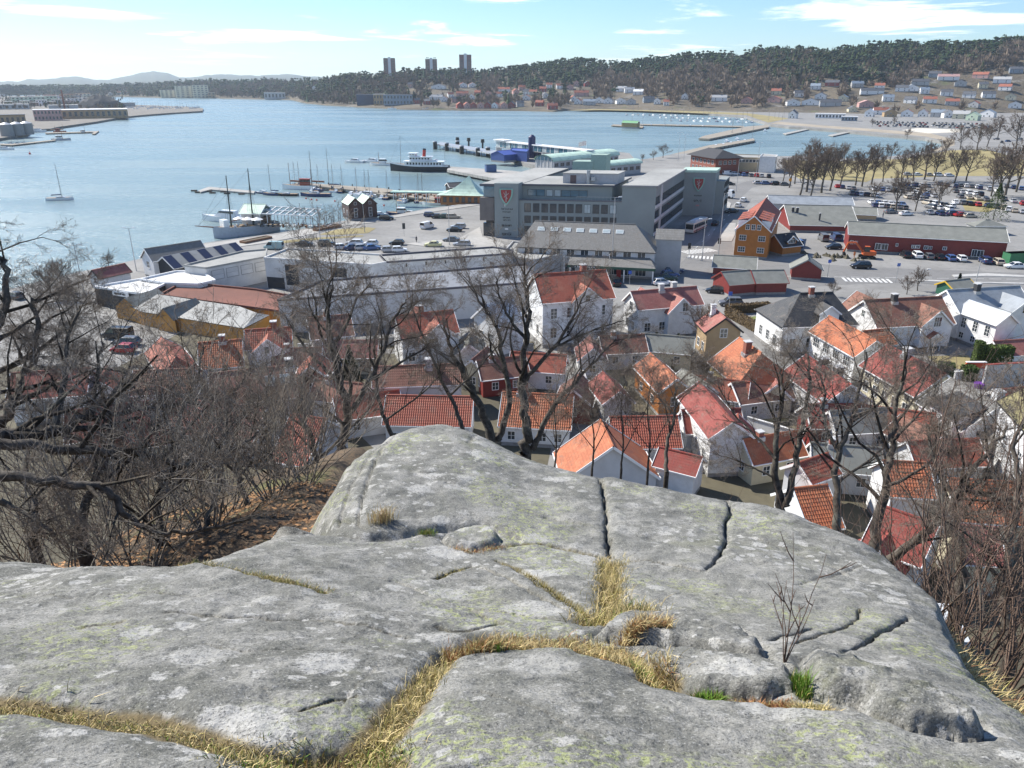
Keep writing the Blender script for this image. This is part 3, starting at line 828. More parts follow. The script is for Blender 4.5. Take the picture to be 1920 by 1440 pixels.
def house(name, label, cat, loc, rz, L, W, ze, zr, wall, roof, z0=G, oh=.35, ohg=.3, hipA=0, hipB=0, tiled=False, wins=(), chim=(), cross=(), group=None, trim=TRIM, sky=(), found=True, wallname='wall', barge=True):
    """ze, zr are absolute heights; local x runs along the ridge, +Y is the front"""
    T = thing(name, label, cat, (loc[0], loc[1], z0), rz, group)
    e, r = ze - z0, zr - z0
    sl = (r - e) / (W/2)
    wx, wy = L/2 - ohg, W/2 - oh
    we = e + oh * sl - .17; wr = r - .17
    q = MB(); zb = .5 if found else 0
    if hipA or hipB or r - e < .02:
        for i in range(1): q.box(-wx, wx, -wy, wy, zb, we)
        for sx, hip in ((-1, hipA), (1, hipB)):
            if not hip and r - e > .02:
                x = sx * wx; o = [(x,-wy,we),(x,wy,we),(x,0,wr)]; q.face(o if sx > 0 else o[::-1])
    else:
        sec = [(-wy, zb), (wy, zb), (wy, we), (0, wr), (-wy, we)]
        q.hull([[(-wx, y, z) for y, z in sec], [(wx, y, z) for y, z in sec]])
    q.build(wallname, wall, T)
    if found:
        q = MB(); q.box(-wx+.05, wx-.05, -wy+.05, wy-.05, -.5, zb); q.build('foundation', STONE, T)
    gable_roof(T, L, W, e, r, roof, hipA, hipB, tiled, trim=trim, barge=barge)
    for f, n, zc, w, h, *rest in wins:
        cols, rows = (rest + [2, 2])[:2] if len(rest) >= 2 else (2, 2)
        if (f in 'FB' or hipA or hipB) and zc + h/2 + .1 > we: continue
        for i in range(n):
            u = (i + .5) / n
            if f in 'FB':
                x = (-1 + 2*u) * wx * .92; s = 1 if f == 'F' else -1
                put_window(T, x, s*wy, zc, 0 if s > 0 else math.pi, w, h, cols, rows)
            else:
                y = (-1 + 2*u) * wy * (.8 if n > 1 else 0); s = 1 if f == 'R' else -1
                put_window(T, s*wx, y, zc, -math.pi/2*s, w, h, cols, rows)
    for k in chim:
        fx, fy, w, h, mt = (list(k) + [W_BRICK])[:5]
        x, y = (fx - .5) * L, fy * W/2
        zb_ = r - abs(y) * sl
        q = MB(); q.box(x-w/2, x+w/2, y-w/2, y+w/2, zb_ - .6, r + h); c = q.build('chimney', mt, T)
        q = MB(); q.box(x-w/2-.08, x+w/2+.08, y-w/2-.08, y+w/2+.08, r + h, r + h + .12); q.build('chimney_cap', flat('chimney cap', (.5,.5,.5)), c)
        q = MB(); q.box(x-w/2-.15, x+w/2+.15, y-w/2-.15, y+w/2+.15, zb_-.5, zb_-.02+.12*sl); q.build('flashing', STEEL, c)
    for k in cross:
        fx, cw, ztop, zfoot, side, proj = k[:6]
        cwins = k[6] if len(k) > 6 else ()
        cx_, top, ft = (fx - .5) * L, ztop - z0, zfoot - z0
        yo = side * (wy + proj)
        yin = side * max(0.0, (r - top) / sl - .05)
        q = MB(); hw = cw/2 - .25
        s2 = (top - ft) / (cw/2)
        q.hull([[(cx_-hw, y, zb), (cx_+hw, y, zb), (cx_+hw, y, ft+.25*s2-.15), (cx_, y, top-.15), (cx_-hw, y, ft+.25*s2-.15)] for y in (side*(wy-.3), yo)][::side])
        q.build('gable_wall', wall, T)
        q = MB(); yo2 = yo + side*.3
        for s in (1, -1):
            S = math.hypot(cw/2, top-ft)
            p = [(cx_, yin, top), (cx_, yo2, top), (cx_+s*cw/2, yo2, ft), (cx_+s*cw/2, yin, ft)]
            d = abs(yo2-yin); uv = [(0,0),(d,0),(d,S),(0,S)]
            if s*side < 0: p, uv = p[::-1], uv[::-1]
            q.face(p[::-1], 0, uv[::-1]); q.face([(a,b,c-.14) for a,b,c in p])
            q.face([(cx_,yo2,top),(cx_+s*cw/2,yo2,ft),(cx_+s*cw/2,yo2,ft-.14),(cx_,yo2,top-.14)])
        g = q.build('gable_roof', roof, T)
        if trim:
            for s in (1, -1):
                q = MB(); q.bar((cx_, yo2+side*.03, top-.05), (cx_+s*cw/2, yo2+side*.03, ft-.05), .06, .24); q.build('bargeboard', trim, g)
        for (dx, zc, w, h, cols, rows) in cwins:
            put_window(T, cx_+dx, yo, zc, 0 if side > 0 else math.pi, w, h, cols, rows)
    for fx, fv, w, h in sky:       # roof windows on the front slope
        x = (fx - .5) * L; y = fv * W/2; z = r - y*sl
        o = link('skylight', None, T, (x, y, z + .02)); o.rotation_euler = (-math.atan(sl), 0, 0)
        q = MB(); q.box(-w/2-.07, w/2+.07, -h/2-.07, h/2+.07, -.05, .10); q.build('frame', TRIM, o)
        q = MB(); q.box(-w/2, w/2, -h/2, h/2, .101, .108); q.build('pane', GLASSP, o)
    return T
def ridge_frame(A, B, E, zr, ze):
    a, b = at(*A, zr), at(*B, zr); e = at(*E, ze)
    u = (b - a); u.z = 0; Lr = u.length; u.normalize()
    v = Vector((-u.y, u.x, 0))
    mid = (a + b) / 2
    w = (e - mid).dot(v)
    if w < 0: u, v, w = -u, -v, -w
    return mid, math.atan2(u.y, u.x), Lr, 2 * w
DEBUG = False
def E_side(A, B, E, zr, ze):
    # positive while the eave lies on the side of the ridge it shows in the picture
    a, b = at(*A, zr), at(*B, zr); u = b - a; v = Vector((-u.y, u.x, 0)).normalized()
    s0 = (at(*E, zr - .01) - (a + b) / 2).dot(v); s1 = (at(*E, ze) - (a + b) / 2).dot(v)
    return s1 * (1 if s0 > 0 else -1)
def gable(name, label, A, B, E, zr, ze, wall, roof, hip=(0, 0), cat='house', wmax=None, **kw):
    pitch = kw.pop('pitch', 37)
    if pitch:                       # eave height that gives this roof pitch over the traced ridge and eave
        lo, hi = zr - 7.5, zr - .3
        for _ in range(40):
            ze = (lo + hi) / 2
            W = ridge_frame(A, B, E, zr, ze)[3]
            if (E_side(A, B, E, zr, ze) <= 0) or (zr - ze) / (W / 2) > math.tan(R(pitch)): lo = ze
            else: hi = ze
    mid, rz, L, W = ridge_frame(A, B, E, zr, ze)
    if DEBUG: print('GABLE', label[:40], 'L%.1f W%.1f ze%.1f zr%.1f wall%.1f' % (L, W, ze, zr, ze - G))
    if wmax: W = min(W, wmax)
    # hips lie beyond the visible ridge ends; hip = (at A, at B)
    hA, hB = hip
    a = at(*A, zr); mid2 = Vector(mid); d = Vector((math.cos(rz), math.sin(rz), 0))
    Aneg = (a - mid2).dot(d) < 0
    h0, h1 = (hA, hB) if Aneg else (hB, hA)
    if not Aneg:
        for k in ('chim', 'cross', 'sky'):
            if k in kw: kw[k] = [(1 - x[0], *x[1:]) for x in kw[k]]
        if 'wins' in kw: kw['wins'] = [({'L': 'R', 'R': 'L'}.get(x[0], x[0]), *x[1:]) for x in kw['wins']]
    Lt = L + h0 + h1
    c = mid2 + d * (h1 - h0) / 2
    return house(name, label, cat, (c.x, c.y), rz, Lt, W, ze, zr, wall, roof, hipA=h0, hipB=h1, **kw)
def flat_block(name, label, px, z, wall, roof, z0=G, cat='building', parapet=.35, bottom=None, edge=None):
    """flat roofed block under the roof outline px seen at height z"""
    P = PX(z, *px)
    a = sum(P[i-1][0]*P[i][1] - P[i][0]*P[i-1][1] for i in range(len(P)))
    if a < 0: P = P[::-1]
    cx_, cy_ = sum(p[0] for p in P)/len(P), sum(p[1] for p in P)/len(P)
    T = thing(name, label, cat, (cx_, cy_, z0))
    Q = [(p[0]-cx_, p[1]-cy_) for p in P]
    q = MB(); q.prism(Q, 0, z-z0-parapet); q.build('wall', wall, T)
    q = MB(); q.face([(x, y, z-z0-parapet+.02) for x, y in Q]); q.build('roof', roof, T)
    n = len(Q)
    for i in range(n):
        p0, p1 = Vector((*Q[i], z-z0-parapet/2)), Vector((*Q[(i+1) % n], z-z0-parapet/2))
        q = MB(); q.bar(p0, p1, .3, parapet + .02); q.build('parapet', edge or wall, T)
    return T
def wall_frame(p, q):
    """vertical plane through two world points, facing the camera: origin, along, outward"""
    p, q = Vector((p[0], p[1], 0)), Vector((q[0], q[1], 0))
    u = (q - p).normalized(); n = Vector((u.y, -u.x, 0))
    if n.dot(Vector((0, 0, 0)) - p) < 0: n = -n
    return p, u, n
def on_wall(fr, px, py):
    p, u, n = fr; d = ray(px, py); o = Vector((0, 0, CAMZ))
    t = (p - o).dot(n) / d.dot(n)
    return o + d * t
def wall_window(T, fr, x0, y0, x1, y1, cols=2, rows=2, frame=None, glass=None, off=0.0):
    """window that covers the pixel box on a facade"""
    p, u, n = fr
    a, b = on_wall(fr, x0, (y0+y1)/2), on_wall(fr, x1, (y0+y1)/2)
    c, d = on_wall(fr, (x0+x1)/2, y0), on_wall(fr, (x0+x1)/2, y1)
    w, h = abs((b-a).dot(u)), abs(c.z-d.z); m = (a+b)/2; m.z = (c.z+d.z)/2
    m = m + n*off
    rz = math.atan2(n.y, n.x) - math.pi/2
    l = T.matrix_basis.inverted() @ m
    return put_window(T, l.x, l.y, l.z, rz - T.rotation_euler.z, round(w*5)/5 or .2, round(h*5)/5 or .2, cols, rows, frame, glass)
# ---------------------------------------------------------------- timber houses below the rock
HG = 'timber houses of the old quarter'
def H(label, A, B, E, zr, ze, wall, roof, **kw):
    kw.setdefault('group', HG)
    return gable('timber_house', label, A, B, E, zr, ze, wall, roof, **kw)
W2 = [('F', 4, 2.0, .9, 1.3), ('F', 4, 4.9, .9, 1.3), ('L', 2, 2.0, .9, 1.3), ('R', 2, 2.0, .9, 1.3)]
W1 = [('F', 4, 1.9, .9, 1.2), ('L', 2, 1.9, .9, 1.2), ('R', 2, 1.9, .9, 1.2), ('L', 1, 4.3, .8, 1.0), ('R', 1, 4.3, .8, 1.0)]
H('tall white villa with bright orange red tiles, square brick chimney and front gable', (1000,515), (1136,506), (1154,559), 13.2, 10.0, W_WHITE, T_RED,
  wins=[('F', 4, 2.4, 1.0, 1.6, 2, 3), ('F', 4, 5.6, 1.0, 1.6, 2, 3), ('L', 2, 2.4, 1, 1.6), ('R', 2, 5.6, 1, 1.6)], chim=[(.69, -.06, .9, 1.0)], cross=[(.60, 5.4, 11.9, 9.6, 1, .8, [(0, 7.9, .7, 1.0, 1, 2)])])
H('white house with plum red tiles and two grey chimneys beside the petrol station', (1182,547), (1306,537), (1322,571), 9.6, 6.3, W_WHITE, T_PINK,
  wins=[('F', 4, 1.9, 1, 1.4), ('L', 2, 1.9, 1, 1.4), ('L', 1, 5.0, 1, 1.4)], chim=[(.45, .05, .8, .9, W_GREY), (.66, -.1, .8, .9, W_GREY)], cross=[(.62, 5.2, 9.0, 6.5, 1, 1.2, [(-.6, 5.2, .9, 1.4, 2, 2)]), (.3, 4.0, 9.2, 6.8, -1, .8)])
H('tan rendered house with faded pink roof, white chimney and one gable window', (1361,597), (1340,578), (1319,621), 9.0, 6.6, W_TAN, T_PINK, trim=DARKM,
  wins=[('L', 1, 4.4, 1.0, 1.3), ('R', 1, 4.4, 1.0, 1.3), ('F', 2, 2, 1, 1.2)], chim=[(.72, .25, .7, 1.0, TRIM)], ohg=.25)
H('small ochre house with steep salmon orange roof in mid picture', (1219,662), (1270,711), (1190,691), 7.4, 4.9, W_OCHRE, T_ORANGE, wins=[('L', 1, 2.0, .9, 1.1), ('R', 1, 2.0, .9, 1.1), ('F', 2, 1.6, .9, 1.0)])
H('pale yellow house with broad orange tile roof and white flashed brick chimney', (1386,633), (1428,662), (1345,694), 9.6, 6.2, W_YELLOW, T_ORANGE, hip=(0, 2.6), wins=[('F', 3, 2.0, 1, 1.4), ('F', 3, 4.2, 1, 1.2)], chim=[(.48, .22, .8, .9)])
H('white house with dull red roof and black chimney below the orange roofed one', (1511,665), (1597,722), (1462,696), 9.0, 5.6, W_LGREY, T_RED2, wins=[('F', 3, 2.0, 1, 1.3)], chim=[(.35, -.1, .9, .8, W_DARK), (.62, -.2, .9, .7, W_DARK)])
H('large white house with glossy black hipped roof', (1500,550), (1562,548), (1487,614), 10.8, 7.3, W_WHITE, T_BLACK, hip=(4.8, 2.2), wins=[('F', 4, 2.0, 1, 1.5), ('L', 3, 2.0, 1, 1.5, 2, 3), ('L', 3, 4.6, 1, 1.5, 2, 3), ('R', 3, 2.0, 1, 1.5)], chim=[(.52, .05, .7, 1.0)], cross=[(.62, 3.6, 9.9, 8.6, 1, -.4)])
H('long white house with clean orange roof and grouped windows', (1554,592), (1645,639), (1510,618), 8.8, 6.6, W_WHITE, T_ORANGE, wins=[('F', 4, 3.1, 1.5, 1.2, 3, 2), ('F', 3, 1.2, .8, .9), ('R', 1, 3.0, 1.2, 1.3, 3, 2), ('L', 1, 3.0, 1.2, 1.3, 3, 2)])
H('small annex with ribbed orange tiles beside the brown roofed white house', (1617,621), (1667,616), (1682,646), 6.4, 4.4, W_WHITE, T_ORANGE, tiled=True, wins=[('F', 2, 1.6, .8, 1.0)])
hb = H('white house with mottled brown tiles, tall front gable and porch', (1620,563), (1766,556), (1794,607), 9.3, 6.2, W_WHITE, T_BROWN,
  wins=[('L', 2, 1.9, .9, 1.3), ('L', 1, 4.9, .8, 1.0)], chim=[(.36, .1, .8, .9, W_DARK)], cross=[(.70, 5.6, 8.7, 6.2, 1, 1.3, [(0, 4.6, 1.2, 1.5, 3, 2)]), (.25, 5.5, 8.8, 6.3, -1, 3.0)])
def porch(T, x, y, w, d, h, mat):
    q = MB()
    for sx in (-1, 1): q.box(x+sx*w/2-.06, x+sx*w/2+.06, y+d-.15, y+d-.03, 0, h)
    o = q.build('porch', TRIM, T)
    q = MB()
    for s in (1, -1):
        p = [(x, y, h+.9), (x, y+d+.2, h+.9), (x+s*(w/2+.3), y+d+.2, h), (x+s*(w/2+.3), y, h)]
        q.face(p if s > 0 else p[::-1]); q.face([(a,b,c-.1) for a,b,c in (p[::-1] if s > 0 else p)])
    q.build('porch_roof', mat, o)
    q = MB(); q.face([(x-w/2-.2,y+d+.1,h),(x+w/2+.2,y+d+.1,h),(x,y+d+.1,h+.8)]); q.build('porch_gable', TRIM, o)
    q = MB(); q.box(x-.5, x+.5, y-.02, y+.07, .1, 2.2); q.build('door', W_DARK, T)
porch(hb, -2.4, 4.4, 2.0, 1.8, 2.3, T_RED2)
put_window(hb, -5.0, 4.0, 2.0, 0, 1.0, 1.5, 2, 2)
H('white house with blue grey sheet metal roof at the right edge', (1775,544), (1912,536), (1806,588), 9.9, 6.6, W_WHITE, T_METAL, wins=[('L', 2, 1.9, 1, 1.4), ('L', 1, 5.0, 1, 1.3)], chim=[(.38, .12, .8, .9, W_DARK)], cross=[(.72, 5.2, 9.3, 7.4, 1, 2.4, [(0, 5.4, .8, 1.0, 1, 2)])])
H('white wing with shining zinc roof and three tall windows', (1817,563), (1896,589), (1808,589), 8.7, 6.7, W_WHITE, T_METALB, wins=[('F', 3, 3.4, .9, 1.6, 2, 3), ('F', 3, 1.3, .8, .9)])
H('low outbuilding with brown red lean roof beside the conifer hedge', (1862,640), (1960,634), (1895,668), 5.4, 4.0, W_WHITE, T_PINK, cat='outbuilding')
H('cream house with big plain red roof and white flashed grey chimney', (1662,646), (1775,702), (1612,687), 9.2, 6.0, W_CREAM, T_RED2, wins=[('F', 5, 2.0, 1, 1.4), ('F', 5, 4.0 - .3, .8, .9), ('R', 1, 3.5, 1.2, 1.0)], chim=[(.38, .03, .9, .9, W_GREY)])
hs_ = H('pale house with slate roof, wide roof dormer and white walls', (1783,709), (1877,761), (1710,750), 9.3, 5.4, W_WHITE, T_GREY, wins=[('F', 3, 1.8, .9, 1.3), ('R', 2, 3.4, 1.0, 1.2), ('R', 2, 1.4, 1, 1.2)], chim=[(.78, -.25, .9, .9, W_LGREY)])
q = MB(); q.box(-3.2, 1.2, 1.2, 4.3, 3.2, 5.6); q.build('dormer', W_WHITE, hs_)
q = MB(); q.face([(-3.5,.6,6.6),(-3.5,4.7,5.5),(1.5,4.7,5.5),(1.5,.6,6.6)], 0, [(0,0),(0,4.2),(5,4.2),(5,0)]); q.face([(-3.5,.6,6.5),(1.5,.6,6.5),(1.5,4.7,5.4),(-3.5,4.7,5.4)]); q.build('dormer_roof', T_BLACK, hs_)
put_window(hs_, -2.2, 4.31, 4.4, 0, .9, 1.1, 2, 2); put_window(hs_, .1, 4.31, 4.4, 0, .9, 1.1, 2, 2)
H('tall white house with olive roof cut by the right edge', (1925,726), (1992,790), (1874,757), 12.0, 9.4, W_WHITE, T_OLIVE, trim=DARKM, wins=[('F', 4, 2.0, .9, 1.4, 2, 3), ('F', 4, 4.8, .9, 1.4, 2, 3)])
H('small house with faded salmon roof behind the rock edge', (1496,868), (1553,849), (1512,913), 7.6, 5.6, W_LGREY, T_RED, tiled=True, cat='house')
H('house with bright ribbed orange tiles just past the rock crest', (1487,916), (1552,909), (1500,1000), 7.4, 3.9, W_WHITE, T_ORANGE, tiled=True)
H('house with weathered ribbed orange tiles and dark flat roof behind it', (1655,864), (1742,868), (1638,930), 8.8, 5.8, W_WHITE, T_ORANGE, tiled=True)
H('long house with ribbed orange tiles at the lower right', (1776,897), (1906,905), (1898,985), 8.6, 5.2, W_CREAM, T_ORANGE, tiled=True)
H('house with brownish red ribbed tiles lowest on the right', (1790,985), (1872,990), (1866,1062), 7.4, 4.2, W_CREAM, T_PINK, tiled=True)
H('house with smooth red roof and pink gable close under the rock', (1648,946), (1762,985), (1650,1036), 8.6, 5.4, W_LGREY, T_RED2, cross=[(.35, 4.6, 7.4, 5.6, 1, 1.6, [(0, 3.6, 1.0, 1.3, 1, 1)])])
H('white house with ribbed orange tiles and wide brick chimney, near left', (371,643), (454,636), (374,694), 8.2, 5.4, W_WHITE, T_ORANGE, tiled=True, wins=[('F', 3, 1.8, .9, 1.2)], chim=[(.55, .02, .8, .8)])
H('white house with red ribbed tiles, front gable and brick chimney, near left', (458,619), (547,613), (551,650), 9.0, 6.5, W_WHITE, T_RED, tiled=True, wins=[('F', 4, 2.0, .9, 1.3)], chim=[(.62, -.1, .8, .9)], cross=[(.5, 4.8, 8.6, 6.6, 1, 1.2, [(.2, 4.8, .6, .9, 1, 2)])])
H('house with brown tiles and two pale roof windows', (390,701), (550,684), (535,748), 8.4, 4.8, W_LGREY, T_BROWN, wins=[('F', 4, 1.4, .9, 1.0)], sky=[(.70, .42, 1.1, 1.4), (.88, .42, 1.1, 1.4)], chim=[(.95, .05, .9, .9, W_DARK)])
H('house with dull brick red tiles behind the leafless tree', (575,597), (657,589), (562,640), 9.6, 6.4, W_LGREY, T_BROWN, wins=[('F', 3, 2.0, .9, 1.2)], chim=[(.45, 0, .8, .9)])
H('house with bright orange end roof by the car park, far left', (302,632), (330,668), (276,672), 8.8, 5.8, W_WHITE, T_RED, wins=[('L', 1, 2, 1, 1.2)], hip=(0, 2))
H('house with brown ribbed tiles half hidden by left branches', (250,696), (364,691), (356,737), 8.2, 5.2, W_WHITE, T_BROWN, tiled=True)
H('white house with rust red tiles and centre gable between bare trees', (740,592), (850,581), (857,624), 9.8, 6.6, W_WHITE, T_RED, wins=[('F', 4, 2.0, .9, 1.3), ('R', 2, 2, .9, 1.3)], chim=[(.45, -.15, .8, 1.0)], cross=[(.62, 6.2, 9.3, 6.9, 1, 1.4, [(1.0, 4.6, 1.4, .7, 3, 1)]), (.45, 4.4, 9.9, 7.6, -1, .5)])
H('plain white gabled house behind the centre tree', (908,572), (960,560), (866,600), 10.2, 7.4, W_WHITE2, T_METALB, pitch=0, wins=[('L', 2, 3, .9, 1.2)])
H('row house with brown ribbed tiles across the middle', (698,688), (867,682), (863,721), 8.0, 5.4, W_LGREY, T_BROWN, tiled=True, wins=[('F', 5, 1.6, .8, 1.1)], chim=[(.62, .1, .8, .9, W_GREY)])
H('low house with orange ribbed tiles just over the rock crest, left of centre', (724,741), (888,744), (886,801), 7.6, 4.2, W_WHITE, T_RED, tiled=True, wins=[('F', 5, 1.4, .8, 1.0)])
H('low house with orange ribbed tiles behind the centre trunk', (942,735), (1076,742), (1080,808), 7.6, 4.2, W_WHITE, T_ORANGE, tiled=True, wins=[('F', 4, 1.4, .8, 1.0)], chim=[(.26, 0, .7, .8)])
H('small shed house with plain red roof between bushes', (1130,696), (1162,735), (1098,717), 7.2, 5.0, W_GREY, T_RED2)
H('low house with dark red ribbed tiles at centre right', (1142,782), (1271,780), (1278,840), 7.0, 3.8, W_WHITE, T_RED, tiled=True)
H('long white walled house with wine red roof at centre right', (1310,716), (1376,792), (1270,746), 8.8, 6.0, W_WHITE, T_RED2, wins=[('F', 4, 2.0, .8, 1.2)])
H('low house with ragged orange tiles right behind the crest', (1126,786), (1150,838), (1040,858), 8.2, 3.4, W_LGREY, T_ORANGE, tiled=False, wmax=11)
H('white cottage with red roof touching the crest line', (1236,838), (1318,858), (1216,872), 6.6, 4.6, W_WHITE, T_RED2)
H('house with orange ribbed tiles seen through the left thicket', (545,776), (612,786), (525,868), 8.4, 3.6, W_LGREY, T_RED, tiled=True, wmax=12)
H('house with dull red tiles deep in the left thicket', (330,748), (500,766), (490,832), 7.4, 4.0, W_LGREY, T_PINK, tiled=True)
H('small house with wine red roof at the far left thicket', (120,772), (280,752), (276,812), 7.4, 4.2, W_LGREY, T_RED2)
H('white house with red roof under the left oak', (20,700), (170,690), (176,740), 8.2, 5.2, W_WHITE, T_RED2)
H('grey walled house with red end roof at the right border', (1868,731), (1960,722), (1960,752), 6.2, 4.6, W_LGREY, T_RED)

# garden things between the houses
def slab_wall(name, label, p, q, z1, th, mat, capm=None, cat='wall', z0=G):
    a, b = Vector((*p, 0)), Vector((*q, 0)); m_ = (a+b)/2; L = (b-a).length
    T = thing(name, label, cat, (m_.x, m_.y, z0), math.atan2((b-a).y, (b-a).x))
    r = MB(); r.box(-L/2, L/2, -th/2, th/2, 0, z1-z0); r.build('wall_body', mat, T)
    r = MB(); r.box(-L/2-.05, L/2+.05, -th/2-.08, th/2+.08, z1-z0, z1-z0+.1); r.build('coping', capm or mat, T)
    return T
def PW(px, py, z=G): p = at(px, py, z); return (p.x, p.y)
slab_wall('garden_wall', 'grey rendered garden wall with red coping at the right', PW(1840,727), PW(1925,722), 5.6, .3, W_GREY, T_RED2)
slab_wall('garden_wall', 'orange red garden wall with white coping by the trimmed bushes', PW(1806,706), PW(1842,706), 4.4, .3, flat('vermilion paint', (.52,.07,.025), .6), TRIM)
slab_wall('garden_wall', 'white boundary wall beside the cream house', PW(1788,712), PW(1840,707), 3.4, .25, W_WHITE2, TRIM)
poly_sheet('lawn', PX(G+.02, (1738,668),(1815,666),(1825,682),(1800,692),(1760,686)), G+.03, GRASS_D, label='dry straw coloured lawn behind the brown roofed house', cat='lawn')
poly_sheet('courtyard', PX(G+.01, (1700,660),(1815,652),(1820,667),(1735,668)), G+.015, ASPH_D, label='dark paved courtyard beside the porch', cat='courtyard')
poly_sheet('lawn', PX(G+.02, (1385,597),(1440,590),(1445,618),(1435,625),(1398,604)), G+.03, GRASS_G, label='green lawn inside the clipped hedge', cat='lawn')
poly_sheet('garden', PX(G+.01, (1190,640),(1330,650),(1330,760),(1200,800),(1060,700)), G+.012, SOIL, label='brown garden soil between the houses', cat='garden')
poly_sheet('garden', PX(G+.01, (380,600),(700,640),(1000,640),(1050,760),(1000,1000),(560,1000),(200,760),(200,700)), G+.012, SOIL, label='brown gardens under the leafless trees', cat='garden')
poly_sheet('lane', PX(G+.02, (1385,612),(1400,606),(1500,680),(1470,700)), G+.024, ASPH_D, label='narrow grey lane beside the tan house', cat='lane')
poly_sheet('garden', PX(G+.01, (1330,760),(1480,700),(1620,760),(1900,830),(2100,1000),(2200,1500),(1600,1350),(1250,900)), G+.012, SOIL, label='brown gardens among the right hand houses', cat='garden')
poly_sheet('garden', PX(G+.01, (-500,800),(-100,690),(150,685),(255,700),(300,760),(560,1010),(400,1300),(-600,1300)), G+.016, SOIL, label='brown gardens below the left oaks', cat='garden')
SHX = [(1108,668,T_PINK),(1165,655,T_BROWN),(1250,655,T_FELT),(1300,735,T_FELT),(1350,740,T_RED),(1420,742,T_BROWN),(1448,735,T_PINK),(1560,790,T_RED2),(1610,800,T_FELT),(1380,830,T_RED),(1440,850,T_ORANGE),(1680,800,T_RED),(1720,830,T_BROWN),(1580,870,T_FELT),(660,665,T_PINK),(590,700,T_RED),(640,745,T_BROWN),(690,770,T_RED),(900,690,T_BROWN),(940,700,T_BROWN),(1010,690,T_RED),(880,660,T_FELT),(560,680,T_BROWN),(300,720,T_FELT),(200,730,T_RED),(420,790,T_BROWN),(250,830,T_RED),(1080,745,T_BROWN),(1330,800,T_RED2),(1760,860,T_RED),(1850,830,T_GREY)]
for i, (px, py, rf_) in enumerate(SHX):
    p = at(px, py, 4.6); house('garden_shed', 'small ' + ('white', 'grey', 'cream', 'red')[i % 4] + ' outbuilding in the yards between the houses', 'outbuilding', (p.x, p.y), .35*math.sin(i*2.7) + (math.pi/2 if i % 3 == 0 else 0), 6.0 + i % 3, 4.4 + .5*(i % 2), G+2.6, G+4.6, (W_WHITE, W_LGREY, W_CREAM, W_RED)[i % 4], rf_, wins=[('F', 2, 1.5, .8, 1.0), ('B', 2, 1.5, .8, 1.0), ('L', 1, 1.5, .8, 1), ('R', 1, 1.5, .8, 1)], group='outbuildings in the yards', found=False, chim=[(.3, 0, .6, .6)] if i % 3 == 1 else ())
for i, (A, B) in enumerate((((1175,640),(1195,700)),((1330,720),(1312,800)),((1480,705),(1440,740)),((1560,740),(1530,800)),((1690,760),(1650,810)),((690,650),(860,640)),((560,660),(690,655)),((900,650),(1000,660)),((1090,700),(1110,770)),((380,740),(560,760)),((1400,800),(1500,830)),((1600,840),(1700,850)))):
    slab_wall('board_fence', 'pale board fence between the yards of the old quarter', PW(*A), PW(*B), G+1.3, .12, (W_WHITE2, W_GREY)[i % 2], cat='fence')['group'] = 'board fences between the yards'
for k, pts in enumerate((((1095,690),(1160,680),(1175,730),(1110,745)),((1400,745),(1460,735),(1480,790),(1410,800)),((620,650),(690,645),(700,680),(630,690)),((880,640),(960,640),(960,670),(885,672)))): poly_sheet('lawn', PX(G+.02, *pts), G+.03, GRASS_D, label=('dry lawn behind the crest bushes', 'dry lawn below the yellow house', 'dry lawn by the dull red house', 'dry lawn below the plain white house')[k], cat='lawn')
for k, pts in enumerate((((1040,640),(1060,640),(1120,780),(1090,790)),((700,655),(1000,648),(1000,655),(700,664)),((540,690),(560,690),(740,830),(700,840)),((1465,700),(1490,690),(1640,800),(1600,820)))): poly_sheet('lane', PX(G+.02, *pts), G+.026, ASPH, label=('lane running down past the villa', 'lane along the warehouse yards', 'lane down through the left gardens', 'lane between the right hand houses')[k], cat='lane')
# ---------------------------------------------------------------- harbour front buildings
FEMB = flat('emblem red', (.30,.035,.035), .5, var=.3, scale=2)
LETTER = flat('dark lettering', (.02,.022,.025), .6, var=0)
def strokes(T, name, x, z, w, h, y, mat, seed=1, n=7):
    """a line of small raised letter strokes too worn to read"""
    rnd = random.Random(seed); q = MB(); s = w / n
    for i in range(n):
        x0 = x - w/2 + i*s
        q.box(x0, x0+s*.16, y, y+.06, z-h/2, z-h/2+h*rnd.choice((1, .72, .72)))
        k = rnd.random()
        if k < .45: q.box(x0+s*.55, x0+s*.7, y, y+.06, z-h/2, z+h*.2)
        q.box(x0+s*.16, x0+s*.6, y, y+.06, z+h*rnd.choice((-.5, -.1, .1)), z+h*rnd.choice((-.36, .06, .24)))
    return q.build(name, mat, T)
def shield(T, x, y, ztop, w, h):
    n = 7; pts = [(-w/2, 0), (w/2, 0)] + [(w/2*(1-(k/n)**2.2), -h*(.12+.88*k/n)) for k in range(1, n)] + [(0, -h)] + [(-w/2*(1-(k/n)**2.2), -h*(.12+.88*k/n)) for k in range(n-1, 0, -1)]
    q = MB(); q.hull([[(x+a, y, ztop+b) for a, b in pts], [(x+a, y+.35, ztop+b) for a, b in pts]]); o = q.build('emblem', T_COPPER, T)
    q = MB(); q.hull([[(x+a*.78, y+.35, ztop-.25+b*.82) for a, b in pts], [(x+a*.78, y+.45, ztop-.25+b*.82) for a, b in pts]]); q.build('emblem_field', FEMB, o)
    q = MB()
    q.bar((x, y+.5, ztop-h*.12), (x, y+.5, ztop-h*.78), .16, .1, up=(0,1,0)); q.bar((x-w*.2, y+.5, ztop-h*.25), (x+w*.16, y+.5, ztop-h*.5), .12, .1, up=(0,1,0)); q.bar((x+w*.18, y+.5, ztop-h*.22), (x-w*.1, y+.5, ztop-h*.6), .12, .1, up=(0,1,0))
    q.build('emblem_figure', flat('emblem silver', (.5,.46,.44), .5), o)
